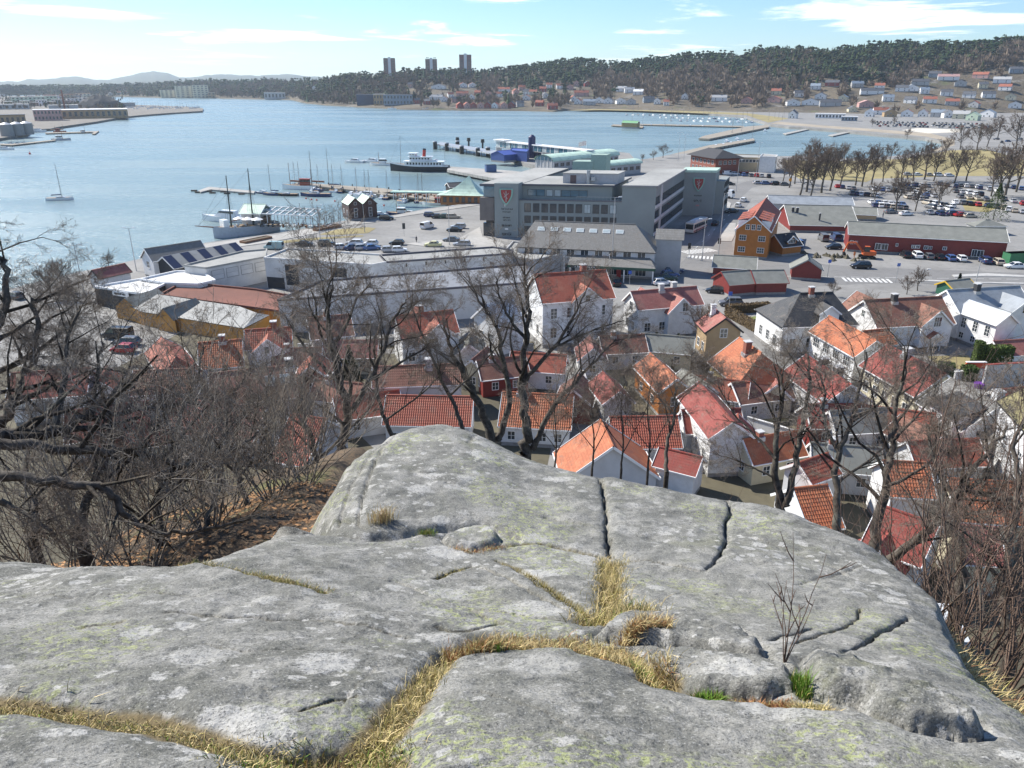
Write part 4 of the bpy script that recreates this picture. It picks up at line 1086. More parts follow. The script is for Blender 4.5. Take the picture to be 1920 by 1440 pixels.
HZ1, HZ2 = 16.0, 12.0
ha_, hb_ = at(903,346,HZ1), at(1231,351,HZ1)
hu = (hb_ - ha_); HL = hu.length; hu.normalize(); hrz = math.atan2(hu.y, hu.x)
hotel = thing('hotel', 'large grey green waterfront hotel with shield emblem tower and stepped flat roofs', 'hotel', (ha_.x, ha_.y, G), hrz)
def hl(px, py, z):       # world point -> hotel coordinates (x along front, y inward)
    return hotel.matrix_basis.inverted() @ at(px, py, z)
W_HOT = flat('grey green render', (.25,.275,.27), .85, var=.10, scale=.15)
W_HOT2 = flat('brown grey panel', (.17,.15,.14), .85, var=.2, scale=.6)
cl = hl(1285,319,HZ1); D = cl.y; XR = HL; SK = (cl.x - XR)/D      # the side walls run back at a slant
class HB(MB):
    def face(s, pts, mi=0, uv=None): MB.face(s, [(p[0] + SK*max(p[1], 0), p[1], p[2]) for p in pts], mi, uv)
t1a, t1b = hl(930,344,HZ1).x, hl(975,344,HZ1).x
xs = hl(1142,352,HZ1).x; xw = hl(1167,348,HZ1).x
q = HB(); q.box(t1b-.3, xw, 0, D*.55, 0, HZ2-G); q.build('lower_block', W_HOT, hotel)
q = HB(); q.box(t1b, xs, 3.2, D*.5, HZ2-G+.01, HZ1-G-.4); q.build('upper_floor', W_HOT, hotel)
q = HB(); q.box(t1b-.2, xs+.8, 2.3, D*.5+.3, HZ1-G-.4, HZ1-G); q.build('roof_slab', flat('roof edge dark', (.09,.09,.11), .7), hotel)
q = HB(); q.box(t1b-.1, xs+.7, 2.4, D*.5+.2, HZ1-G, HZ1-G+.06); q.build('roof', F_FLAT, hotel)
q = HB(); q.box(xw, XR, 0, D, 0, HZ1-G); q.build('east_wing', W_HOT, hotel)
q = HB(); q.box(xw-.2, XR+.35, -.3, D+.3, HZ1-G, HZ1-G+.35); q.build('roof_slab', flat('roof edge grey', (.25,.25,.26), .7), hotel)
q = HB(); q.box(xw-.1, XR+.25, -.2, D+.2, HZ1-G+.35, HZ1-G+.4); q.build('roof', F_FLAT, hotel)
q = HB(); q.box(0.6, t1a, 1.2, D, 0, HZ1-G-.5); q.build('west_wing', W_HOT2, hotel)
q = HB(); q.box(t1a, t1b, 3, D, 0, HZ1-G-.5); q.build('west_wing', W_HOT, hotel)
q = HB(); q.box(-.8, t1b, .6, D+.3, HZ1-G-.5, HZ1-G+.1); q.build('roof_slab', flat('roof edge dark', (.09,.09,.11), .7), hotel)
q = HB(); q.box(-.6, t1b, .9, D+.1, HZ1-G+.1, HZ1-G+.15); q.build('roof', F_FLAT, hotel)
q = HB(); q.box(t1a, t1b, -.7, 3, 0, HZ1-G+.5); q.build('emblem_tower', W_HOT, hotel)
q = HB(); q.box(t1a-4.1, t1a-.2, -.3, 1.25, 4.3, 10.4); q.build('bay', W_HOT2, hotel)
q = HB(); q.box(.2, t1a-.05, .3, 1.3, 0, 3.6); q.build('glass_lobby', GLASS, hotel)
q = HB(); q.box(.3, t1a-.05, .5, 1.3, 10.5, HZ1-G-.55); q.build('glass_corner', GLASSB, hotel)
for k in range(4): put_window(hotel, t1a-.55, 1.2, 2.2+k*3.0, math.pi, .9, 2.2, 1, 3, DARKM)
tcx = (t1a+t1b)/2
# emblem and the worn lettering under it sit on the tower face; local -Y looks at the camera
def front_panel(parent, x, y, rz=math.pi):
    o = link('sign', None, parent, (x, y, 0), rz); return o
sp = front_panel(hotel, tcx, -.7)
shield(sp, 0, 0, HZ1-G-.9, 3.6, 4.4)
for k, (zz, w_, h_) in enumerate(((7.6, 3.4, .5), (6.8, 2.2, .45), (5.3, 2.0, .45), (4.6, 2.2, .45), (3.2, 2.8, .8), (.9, 2.6, .9))): strokes(sp, 'lettering', 0, zz, w_, h_, 0, LETTER, k+3)
q = MB(); q.box(.3, .45, 0, .08, 8.2, 9.1); q.box(-.5, .4, 0, .08, 2.0, 2.35); q.build('sign_mark', TRIM, sp)
hfr = wall_frame(ha_, hb_)
for i in range(11):
    xa_ = 983.5 + i*16.0 - (0 if i else 0); 
    wall_window(hotel, hfr, xa_, 381.5+i*.35, xa_+11.6, 397+i*.35, 2, 1, DARKM, GLASSP if i in (7, 10) else GLASS)
    wall_window(hotel, hfr, xa_, 404.5+i*.4, xa_+11.6, 417.5+i*.4, 2, 1, DARKM)
    wall_window(hotel, hfr, xa_, 424+i*.4, xa_+11.6, 434+i*.4, 2, 1, DARKM)
ufr = (hfr[0] + Vector((-hu.y, hu.x, 0)) * 3.2, hfr[1], hfr[2])
for i, (a, b, g) in enumerate(((990,1005,GLASSB),(1006,1021,GLASSB),(1025,1036,GLASSP),(1040,1051,GLASSP),(1053,1069,GLASSB),(1070,1085,GLASSB),(1086,1101,GLASSB))):
    wall_window(hotel, ufr, a, 355.5+i*.4, b, 366.5+i*.4, 1, 1, DARKM, g)
wall_window(hotel, ufr, 976, 357, 980, 368, 1, 1, DARKM); 
q = HB(); q.box(t1b, xw, -.12, .12, HZ2-G+.02, HZ2-G+.25); q.build('terrace_edge', flat('roof edge dark', (.09,.09,.11), .7), hotel)
q = MB()
for i in range(14): q.tube((xw-12+i, .1, HZ2-G+.2), (xw-12+i, .1, HZ2-G+1.2), .03, n=4)
q.bar((xw-12, .1, HZ2-G+1.2), (xw+.5, .1, HZ2-G+1.2), .06, .06); q.build('terrace_railing', STEEL, hotel)
# ribbons of windows along the east side
ep, eq = hotel.matrix_basis @ Vector((XR, 0, 0)), hotel.matrix_basis @ Vector((XR, D, 0))
ny = 12
for z in (2.6, 6.2, 9.8):
    for i in range(ny):
        put_window(hotel, XR + SK*D*(i+.5)/ny, D*(i+.5)/ny, z + .3, -math.pi/2 - math.atan(SK), D/ny*.9*math.hypot(1, SK), 1.9, 2, 1, DARKM)
    q = HB(); q.box(XR, XR+.25, 0, D, z-1.55, z-.75); q.build('facade_band', W_LGREY, hotel)
q = HB(); q.box(XR, XR+.3, D*.14, D*.17, 0, HZ1-G); q.build('pilaster', W_LGREY, hotel)
# roof plant room with ribbed cladding, stair heads, ducts
p0 = hl(1052,345,HZ1); p1 = hl(1152,348,HZ1); p0.x -= SK*p0.y; p1.x -= SK*p1.y
q = HB(); q.box(p0.x, p1.x, p0.y+1.5, p0.y+9, HZ1-G, HZ1-G+2.6); q.build('plant_room', siding('ribbed grey cladding', (.42,.42,.44), .5, True), hotel)
q = HB(); q.box(p0.x-.2, p1.x+.2, p0.y+1.3, p0.y+9.2, HZ1-G+2.6, HZ1-G+2.75); q.build('plant_roof', F_FLAT, hotel)
q = HB(); q.box(p0.x+2, p0.x+3.6, p0.y+1.42, p0.y+1.5, HZ1-G+.1, HZ1-G+2.2); q.build('plant_door', flat('plant door brown', (.12,.08,.08), .7), hotel)
q = HB(); q.tube((p0.x+7, p0.y+1.0, HZ1-G), (p0.x+7, p0.y+1.0, HZ1-G+3.6), .5, n=8); q.build('duct', STEEL, hotel)
q = HB(); q.tube((p0.x+8.4, p0.y+1.0, HZ1-G+.9), (p0.x+8.4, p0.y+1.0, HZ1-G+1.9), .7, n=8); q.build('duct', STEEL, hotel)
g0 = hl(1067,318,HZ1); g0.x -= SK*g0.y
q = HB(); q.box(g0.x, g0.x+6.5, D+.5, D+6, HZ1-G-3, HZ1-G+2.2); q.build('stair_head', flat('green render', (.30,.40,.35), .8), hotel)
q = HB(); q.box(g0.x+5.6, g0.x+10.5, D+1, D+6, HZ1-G-3, HZ1-G+4.2); q.build('stair_head', flat('green render', (.30,.40,.35), .8), hotel)
# east emblem tower
e0 = hl(1284,320,HZ1)
q = HB(); q.box(XR-1, XR+9.5, D-.5, D+8, 0, HZ1-G-.6); tw = q.build('east_tower', W_HOT, hotel)
q = HB(); q.box(XR-1.2, XR+9.7, D-.7, D+8.2, HZ1-G-.6, HZ1-G+.1); q.build('tower_cornice', T_COPPERB, hotel)
q = HB(); q.box(XR+9.5, XR+12, D+3, D+16, 0, HZ1-G-3.5); q.build('east_tower', W_HOT, hotel)
sp = front_panel(hotel, XR+4.4+SK*D, D-.5)
shield(sp, 0, 0, HZ1-G-2.2, 3.4, 4.2)
strokes(sp, 'lettering', 0, 6.2, 2.4, .5, 0, LETTER, 21); strokes(sp, 'lettering', 0, 4.6, 2.6, .9, 0, LETTER, 22)
q = MB(); q.box(-.7, .3, 0, .08, 2.9, 3.3); q.build('sign_mark', flat('pink mark', (.5,.2,.2)), sp)
for k in range(4):
    for z in (3, 6.3, 9): put_window(hotel, XR+12+SK*(D+4.5+k*3), D+4.5+k*3, z, -math.pi/2, 1.6, 1.6, 2, 1, DARKM)

# market hall with slate roof, roof windows and canopy
mk = gable('market_hall', 'long slate roofed market hall with roof windows and green edged canopy', (1003,414), (1192,421), (1130,470), 12.6, 8.7, W_LGREY, T_GREY, hip=(3, 5.0), cat='building', pitch=33, group=None, trim=DARKM,
           wins=[('F', 9, 4.9, 1.6, 1.4, 2, 1), ('R', 3, 4.9, 1.2, 1.2), ('F', 9, 1.6, 2.2, 2.0, 3, 1)], sky=[(.16+.095*i, .30, 1.5, 1.0) for i in range(7)])
MW = 7.1
q = MB(); q.face([(3,MW-.4,4.6),(-14.0,MW-.4,4.6),(-15.5,MW+4,3.3),(3,MW+4,3.3)], 0, [(0,0),(17,0),(18,5),(0,5)]); q.face([(3,MW-.4,4.4),(3,MW+4,3.1),(-15.5,MW+4,3.1),(-14,MW-.4,4.4)]); q.face([(-14.0,MW-.4,4.6),(-15.5,MW-.4,3.4),(-15.5,MW+4,3.3)]); q.build('canopy_roof', T_GREY, mk)
q = MB(); q.box(-15.5, 3, MW+3.9, MW+4.05, 2.75, 3.3); fa = q.build('canopy_fascia', flat('dark green fascia', (.02,.075,.05), .5), mk)
q = MB(); q.box(-3.4, 2.4, MW+4.06, MW+4.1, 2.82, 3.26); sb_ = q.build('sign_board', W_DARK, fa)
so_ = link('sign_face', None, fa, (-.5, MW+4.1, 0)); strokes(so_, 'lettering', 0, 3.05, 4.6, .34, 0, TRIM, 5, 9)
for x in (2.5, -3, -9, -15): q = MB(); q.box(x-.12, x+.12, MW+3.6, MW+3.85, 0, 2.8); q.build('canopy_post', TRIM, mk)
for x in (-4.2, -7.6): q = MB(); q.box(x-.5, x+.5, MW-.55, MW-.3, .1, 2.7); q.build('door_panel', flat('red shop panel', (.35,.03,.03), .5), mk)
q = MB(); q.box(-20.5, -15.0, -4.5, 1.0, 0, 7.6); q.build('side_annex', W_GREY, mk)
q = MB(); q.hull([[(-20.9, -5, 7.6), (-20.9, 1.4, 7.6), (-20.9, -1.8, 9.4)], [(-14.7, -5, 7.6), (-14.7, 1.4, 7.6), (-14.7, -1.8, 9.4)]]); q.build('annex_roof', T_GREY, mk)

# warehouses
flat_block('warehouse', 'wide warehouse with blue grey membrane roof behind the bare trees', [(521,561),(602,525),(985,494),(1008,527)], 8.2, W_LGREY, F_FLAT2, edge=flat('roof edge dark', (.09,.09,.11)))
w1 = flat_block('warehouse', 'white concrete warehouse with open gate and kinked roof edge', [(495,482),(540,465),(712,476),(724,490),(697,495)], 8.6, W_CONC, F_FLAT, edge=W_CONC)
f1 = wall_frame(at(495,482,8.6), at(697,495,8.6))
for a, b, c, d, mt in ((536,497,560,535,W_DARK), (625,503,650,520,W_DARK), (502,520,534,541,W_DARK)):
    p, u, n = f1; A_, B_ = on_wall(f1, a, (c+d)/2 if False else (b+d)/2), on_wall(f1, c, (b+d)/2); tz, bz = on_wall(f1, (a+c)/2, b).z, on_wall(f1, (a+c)/2, d).z
    l0, l1 = w1.matrix_basis.inverted() @ A_, w1.matrix_basis.inverted() @ B_
    q = MB(); nn = n*.04; q.face([l0+nn+Vector((0,0,max(bz,G)-A_.z)), l1+nn+Vector((0,0,max(bz,G)-B_.z)), l1+nn+Vector((0,0,tz-B_.z)), l0+nn+Vector((0,0,tz-A_.z))]); q.build('gate_shade_panel', mt, w1)  # flat dark face on the solid wall, shade of an open gate painted in
w2 = flat_block('warehouse', 'low white warehouse with vents beside the car park', [(712,477),(923,462),(962,468),(958,474),(724,490)], 8.6, W_CONC, F_FLAT, edge=flat('roof edge dark', (.09,.09,.11)))
f2 = wall_frame(at(724,490,8.6), at(958,474,8.6))
for x, y in ((762,497),(799,494),(835,491),(871,488),(907,486)): wall_window(w2, f2, x-1.2, y-3, x+1.2, y+3, 1, 1, DARKM)
for a, b in ((768,795),(876,903)): wall_window(w2, f2, a, 498-(a-768)*.07, b, 508-(a-768)*.07, 3, 1, W_CONC, W_LGREY)
w3 = flat_block('warehouse', 'grey roofed white warehouse with panelled wall near the tall ship', [(345,496),(454,470),(500,466),(497,480),(386,501)], 7.6, W_CONC, F_FLAT, edge=F_FLAT)
f3 = wall_frame(at(386,501,7.6), at(497,480,7.6))
for i in range(4): wall_window(w3, f3, 398+i*27, 506-i*5, 420+i*27, 523-i*5, 1, 2, STONE, W_CONC)
flat_block('warehouse', 'low flat roofed store beside the slate market hall', [(940,476),(962,452),(1050,458),(1052,476),(1000,486)], 7.0, W_GREY, F_FLAT)
flat_block('market_shed', 'flat white roofed shed with dark front and sign board', [(176,536),(262,522),(312,529),(270,550)], 6.0, W_DARK, F_WHITE, edge=TRIM)
f4 = wall_frame(at(176,536,6.0), at(270,550,6.0)); wl = on_wall(f4, 228, 550)
sg = thing('sign_board', 'white sign board on the dark front of the white roofed shed', 'sign', tuple(wl + f4[2]*.25), math.atan2(f4[2].y, f4[2].x) - math.pi/2)
q = MB(); q.box(-2.1, 2.1, -.05, .05, -.5, .5); q.build('board', TRIM, sg); strokes(sg, 'lettering', .2, 0, 3.0, .5, .05, LETTER, 9, 11)
flat_block('market_shed', 'white sheet roof shed with grey patches behind the sign', [(262,522),(330,507),(375,507),(403,524),(372,531),(311,529)], 6.2, W_CONC, F_WHITE, edge=TRIM)
flat_block('store_shed', 'long shed with rust red sheet roof', [(342,528),(478,541),(541,552),(522,581),(300,551)], 5.6, W_OCHRE2, F_RUST, edge=F_RUST)
oc = thing('ochre_shed', 'ochre boarded shed with grey roof and two small front gables', 'building', tuple(at(340,600,G)))
def ol(px, py, z): return Vector(at(px, py, z)) - Vector(oc.location)
fr_ = [ol(227,568,5.0), ol(267,586,4.6), ol(300,591,4.6), ol(457,617,4.6), ol(506,592,4.6)]
bk_ = [ol(290,552,5.6), ol(450,576,5.6), ol(482,588,5.4)]
q = MB(); loop = [fr_[0], fr_[1], fr_[2], fr_[3], fr_[4], bk_[2], bk_[1], bk_[0]]
for a, b in zip(loop, loop[1:] + loop[:1]): q.face([(a.x,a.y,0),(b.x,b.y,0),tuple(b),tuple(a)])
q.build('wall', W_OCHRE2, oc)
q = MB(); q.face([p + Vector((0,0,.12)) for p in (fr_[0], fr_[1], fr_[2], fr_[3], bk_[2], bk_[1], bk_[0])]); q.face([p + Vector((0,0,.12)) for p in (fr_[3], fr_[4], bk_[2])]); q.build('roof', F_FLAT, oc)
for px, py, w_ in ((240,570,6.0),(312,590,4.2)):
    c0 = ol(px, py+6, 4.6); d = (fr_[3]-fr_[1]); d.z = 0; d.normalize(); n = Vector((d.y, -d.x, 0)); 
    if n.y > 0: n = -n
    q = MB(); a, b, top = c0 - d*w_/2 + n*.15, c0 + d*w_/2 + n*.15, c0 + n*.15 + Vector((0,0,1.7))
    for pp in (a, b): pp.z = 4.6-G
    top.z = 6.4-G; low = [Vector((a.x,a.y,0)), Vector((b.x,b.y,0))]
    q.face([low[0], low[1], b, top, a]); q.build('gable', W_OCHRE2, oc)
    q = MB(); back = -n*7
    for s in (a, b):
        q.face([top + n*.3, s + n*.3 - Vector((0,0,.1)), s + back, top + back]); q.face([top + n*.3 - Vector((0,0,.06)), top + back - Vector((0,0,.06)), s + back - Vector((0,0,.06)), s + n*.3 - Vector((0,0,.16))])
    q.build('gable_roof', T_FELT, oc)
gable('boathouse', 'white boathouse with grey shingle roof on the quay', (270,467), (376,451), (291,490), 8.6, 6, W_WHITE, T_GREY, cat='building', wins=[('L', 1, 3.0, 1.2, 1.4), ('R', 1, 3.0, 1.2, 1.4)])
sb = gable('store_hall', 'store hall with dark striped roof beside the white boathouse', (304,482), (442,455), (345,500), 7.4, 5.2, W_DARK, F_FLAT2, cat='building', pitch=30)
mid, rz, L_, W_ = ridge_frame((304,482), (442,455), (345,500), 7.4, 5.4)
for i in range(9):
    x0 = -L_/2 + L_*i/9
    q = MB(); S = W_/2; q.face([(x0+.1, .15, 7.5-G), (x0+L_/9-.1 if i % 2 == 0 else x0+L_/9, .15, 7.5-G), (x0+L_/9, S, 7.5-G-.57*S), (x0, S, 7.5-G-.57*S)]); q.build('roof_panel', flat('dark solar panel', (.03,.035,.07), .3) if i % 2 == 0 else F_FLAT, sb)
gable('quay_house', 'small white quay house with dusty pink roof', (172,507), (234,494), (247,510), 6.0, 4.2, W_WHITE, T_PINK, cat='house', wins=[('L', 1, 1.6, .9, 1.1), ('L', 1, 2.9, .5, .6)], trim=DARKM)

# street of the ochre house and the red sheds
ohs = gable('ochre_house', 'tall ochre timber house with steep red roof and rows of white windows', (1415,405), (1437,371), (1381,426), 12.3, 8.8, W_OCHRE, T_RED, cat='house', pitch=40)
of = wall_frame(at(1381,426,8.8), at(1455,435,8.8))
fx = MATS  # noqa
mid, rz, L_, W_ = ridge_frame((1415,405), (1437,371), (1381,426), 12.3, 9.0)
gx = L_/2 - .3
a_ = at(1415,405,12.3); front_sign = 1 if (ohs.matrix_basis.inverted() @ a_).x > 0 else -1
for zc, ys, w_ in ((7.4, (-1.3, 0, 1.3), .8), (4.8, (-2.2, 2.2), 1.5), (2.0, (-2.2, 2.2), 1.5)):
    for y_ in ys: put_window(ohs, front_sign*gx, y_, zc, -math.pi/2*front_sign, w_, 1.15, 3 if w_ > 1 else 2, 2)
for s in (1, -1):
    for k in range(4):
        x = -front_sign*(L_/2 - 2.0 - k*3.2)*-1
        q = MB(); q.box(x-1.1, x+1.1, s*1.7, s*3.6, 6.6, 8.9) if s > 0 else q.box(x-1.1, x+1.1, -3.6, -1.7, 6.6, 8.9); dm = q.build('dormer', TRIM, ohs)
        q = MB(); q.face([(x-1.25, s*.9, 9.6), (x+1.25, s*.9, 9.6), (x+1.25, s*3.9, 8.85), (x-1.25, s*3.9, 8.85)][::-s]); q.build('dormer_roof', T_RED, dm)
gable('ochre_annex', 'low ochre annex with dark roof and white gabled dormer', (1452,440), (1490,436), (1488,462), 7.0, 5.0, W_OCHRE, T_DARK, cat='house', wins=[('F', 2, 1.8, 1.2, 1.2, 2, 2)], cross=[(.5, 3.6, 6.9, 5.6, 1, -.3, [(0, 3.4, 2.0, .9, 4, 1)])])
rb = gable('red_warehouse', 'long barn red wooden warehouse with grey felt roof and parked cars in front', (1590,415), (1887,429), (1740,447), 8.9, 6.4, W_RED, T_FELT, cat='building', pitch=26)
rf = wall_frame(at(1587,441,6.4), at(1890,455,6.4))
for a, b, c, d in ((1642,457,1651,468),(1654,458,1664,469),(1680,457,1684,462),(1710,460,1716,465),(1718,460,1724,465),(1733,461,1739,467),(1742,462,1747,467),(1768,463,1774,468),(1822,468,1830,480),(1832,469,1842,480),(1595,452,1600,458),(1603,453,1608,458)):
    m_ = on_wall(rf, (a+c)/2, (b+d)/2); l = rb.matrix_basis.inverted() @ m_; Ww = ridge_frame((1590,415), (1887,429), (1740,447), 8.9, 6.6)[3]
    put_window(rb, l.x, Ww/2-.35 - (0), l.z, 0, (c-a)*.13, (d-b)*.13, 2, 1)
gable('red_workshop', 'dark red workshop with grey roof behind the ochre house', (1470,384), (1597,386), (1590,424), 8.4, 6, W_RED, T_FELT, cat='building', pitch=24, wins=[('F', 5, 1.8, 1.0, 1.3)], chim=[(.1, .35, .6, -.2, W_DARK), (.16, .4, .6, -.2, W_DARK), (.45, .75, .4, -1.2, W_DARK)])
gable('slate_hall', 'blue slate roofed hall beyond the ochre house', (1440,366), (1598,370), (1597,385), 7.6, 6, W_GREY, T_METAL, cat='building', pitch=20)
gable('low_store', 'low store with grey roof next to the car park', (1600,388), (1645,390), (1643,404), 5.6, 4, W_TAN, T_FELT, cat='building', pitch=20)
gable('red_shed', 'rearmost red shed with green grey roof in the trio', (1338,478), (1421,483), (1419,506), 6.2, 4.2, W_RED, T_FELT, cat='shed', pitch=28, group='red sheds by the road')
gable('red_shed', 'front left red shed of the trio with hatch', (1352,510), (1407,506), (1366,536), 6.5, 4, W_RED, T_FELT, cat='shed', pitch=30, group='red sheds by the road', trim=W_RED)
gable('red_shed', 'front right red shed of the trio', (1408,507), (1470,506), (1475,531), 6.5, 4, W_RED, T_FELT, cat='shed', pitch=30, group='red sheds by the road', trim=W_RED)
gable('red_shed', 'lone red shed with pale gable roof beside the zebra crossing', (1516,487), (1513,478), (1484,511), 6.7, 3.8, W_RED, T_FELT, cat='shed', pitch=32, group='red sheds by the road', trim=F_FLAT)
ys_ = gable('yellow_kiosk', 'small kiosk with yellow timber frame and dark green front', (1772,527), (1818,522), (1745,548), 5.6, 4, flat('bottle green', (.02,.10,.06)), T_FELT, cat='kiosk', trim=flat('yellow trim', (.55,.36,.03)), pitch=28)
gable('grey_pavilion', 'low pavilion with pyramid grey roof beyond the red warehouse', (1848,412), (1856,412), (1822,424), 6.0, 4, W_GREY, T_FELT, hip=(4, 4), cat='building', pitch=30)
gable('brick_office', 'brown brick office with wide dark hipped roof by the marina', (1328,277), (1356,281), (1300,291), 12.6, 9.6, W_BRICK, T_DARK, hip=(6, 6), cat='building', pitch=22, oh=1.6, ohg=1.6, trim=None, barge=False, wins=[('F', 6, 2.0, 1.6, 1.8), ('F', 6, 5.2, 1.6, 1.6), ('L', 4, 5.2, 1.6, 1.6), ('R', 4, 5.2, 1.4, 1.6)])
tb = flat_block('harbour_office', 'long tan two storey office beside the brick office', [(1356,294),(1452,296),(1456,291),(1366,288)], 8.6, flat('tan panels', (.42,.34,.22)), F_FLAT)
f5 = wall_frame(at(1356,294,8.6), at(1452,296,8.6))
for i in range(9): wall_window(tb, f5, 1372+i*6.6, 298.5+i*.15, 1377+i*6.6, 303.5+i*.15, 1, 1)
flat_block('white_office', 'white corner block at the end of the tan office', [(1425,293),(1455,294),(1458,290),(1430,288)], 9.4, W_WHITE2, F_FLAT)

# ferry terminal
def barrel(name, label, A, B, z, half, rise, mat, wallm, endm):
    a, b = at(*A, z), at(*B, z); d = b - a; L = d.length
    T = thing(name, label, 'building', ((a.x+b.x)/2, (a.y+b.y)/2, G), math.atan2(d.y, d.x))
    n = 10; arc = [(-half*math.cos(math.pi*i/n), z-G-rise+rise*math.sin(math.pi*i/n)) for i in range(n+1)]
    q = MB(); q.hull([[(x, y, zz) for y, zz in arc] for x in (-L/2-.8, L/2+.8)], closed=False, cap=False); q.hull([[(x, y*.99, zz-.25) for y, zz in arc] for x in (L/2+.8, -L/2-.8)], closed=False, cap=False); q.build('vault_roof', mat, T, smooth=True)
    q = MB(); h = half-.4; q.box(-L/2, L/2, -h, h, 0, z-G-rise); q.build('wall', wallm, T)
    for s in (-1, 1):
        q = MB(); q.face([(s*L/2, y*.95, zz-.1) for y, zz in arc][::s]); q.build('glazed_end', endm, T)
    nb = int(L/4)
    for i in range(nb):
        for s in (1, -1): put_window(T, -L/2+(i+.5)*L/nb, s*h, (z-G-rise)*.55, 0 if s > 0 else math.pi, 2.6, 1.6, 2, 1, STEEL)
    for i in range(5): q = MB(); q.bar((-L/2-.1, -h*.8+i*h*.4, 0), (-L/2-.1, -h*.8+i*h*.4, z-G-rise+rise*.6), .15, .15, up=(1,0,0)); q.build('mullion', TRIM, T)
    return T
barrel('ferry_terminal', 'ferry terminal hall with mint green barrel vault roof', (1021,290), (1143,279), 9.0, 6.5, 2.6, T_COPPERB, W_GREY, GLASSB)
barrel('ferry_gangway_hall', 'low curved mint roofed hall beside the ferry terminal', (1120,303), (1190,297), 8.5, 4.5, 1.6, T_COPPERB, W_GREY, GLASSB)
ga, gb = at(935,263,9.5), at(1105,281,9.5)
gd = gb - ga
gw = thing('ferry_gangway', 'long white roofed passenger gangway with blue glazing above the water', 'gangway', ((ga.x+gb.x)/2, (ga.y+gb.y)/2, 0), math.atan2(gd.y, gd.x))
L_ = gd.length
q = MB(); q.box(-L_/2, L_/2, -2.0, 2.0, 5.6, 6.0); q.build('floor', STEEL, gw)
q = MB(); q.box(-L_/2-1, L_/2+1, -2.6, 2.6, 9.0, 9.5); q.box(-L_/2-1, -L_/2+10, -3.2, 3.2, 9.8, 10.2); q.build('roof', TRIM, gw)
ng = 22
for i in range(ng):
    for s in (-1, 1):
        q = MB(); q.box(-L_/2+i*L_/ng+.3, -L_/2+(i+1)*L_/ng-.3, s*1.95-.05, s*1.95+.05, 6.1, 8.9); q.build('window_panel', GLASSB if i % 3 else GLASSP, gw)
    q = MB(); q.box(-L_/2+i*L_/ng-.15, -L_/2+i*L_/ng+.15, -2, 2, -2, 5.6) if i % 4 == 0 else q.box(-L_/2+i*L_/ng-.15, -L_/2+i*L_/ng+.15, -2.02, 2.02, 6.0, 9.0); q.build('post', TRIM, gw)
gable('blue_shed', 'bright blue shed on the ferry quay', (932,283), (956,281), (955,290), 7.5, 5, W_BLUE, flat('blue roof sheet', (.07,.11,.38), .5), cat='shed', pitch=18, trim=None, barge=False)
bt = flat_block('blue_store', 'tall blue store beside the ferry gangway', [(956,281),(988,284),(992,279),(960,277)], 7.5, W_BLUE, flat('blue roof sheet', (.07,.11,.38), .5))
fl = at(1098,300,G)
tw_ = thing('blue_tower', 'dark blue round topped lift tower on the ferry quay', 'tower', tuple(at(997,296,G)))
q = MB(); q.tube((0,0,0),(0,0,11), 2.0, n=14); q.build('shaft', flat('navy paint', (.02,.025,.09), .5), tw_)
q = MB(); q.tube((0,0,11),(0,0,12.2), 2.0, .7, n=14); q.build('dome', flat('navy paint', (.02,.025,.09), .5), tw_)
q = MB(); q.box(2, 9, -1.5, 2, 0, 6.5); q.build('lift_annex', flat('navy paint', (.02,.025,.09), .5), tw_)
# ---------------------------------------------------------------- vehicles
CARCOL = {'white': (.72,.73,.74), 'black': (.012,.012,.014), 'silver': (.42,.43,.45), 'grey': (.13,.135,.145), 'navy': (.02,.035,.10), 'red': (.35,.02,.02), 'blue': (.06,.12,.28), 'green': (.03,.07,.05), 'cream': (.62,.58,.30), 'teal': (.30,.42,.42), 'beige': (.45,.40,.32)}
TYRE = flat('tyre rubber', (.015,.015,.016), .9, var=0)
RIM = flat('alloy rim', (.45,.46,.47), .35, .6, var=0)
LAMPW = flat('headlamp lens', (.7,.7,.68), .1, var=0)
LAMPR = flat('tail lamp lens', (.30,.01,.01), .15, var=0)
CARGLASS = flat('car glass', (.012,.015,.018), .05, var=0, spec=.8)
def carpaint(c):
    return flat(c + ' car paint', CARCOL[c], .28, .15 if c in ('silver', 'grey') else 0, var=.04, scale=.5, spec=.6)
SHAPES = {  # length, width, height, bonnet z, cabin x0..x1 bottom, x0..x1 top
    'hatch': (4.0, 1.74, 1.48, .88, -1.85, 1.00, -1.45, .25),
    'sedan': (4.6, 1.80, 1.44, .90, -1.55, 1.05, -.95, .30),
    'wagon': (4.6, 1.80, 1.50, .90, -2.15, 1.05, -1.85, .30),
    'suv': (4.5, 1.86, 1.68, 1.02, -2.1, 1.15, -1.8, .45),
    'van': (5.0, 1.95, 2.0, 1.10, -2.4, 1.75, -2.35, 1.0)}
CARM = {}
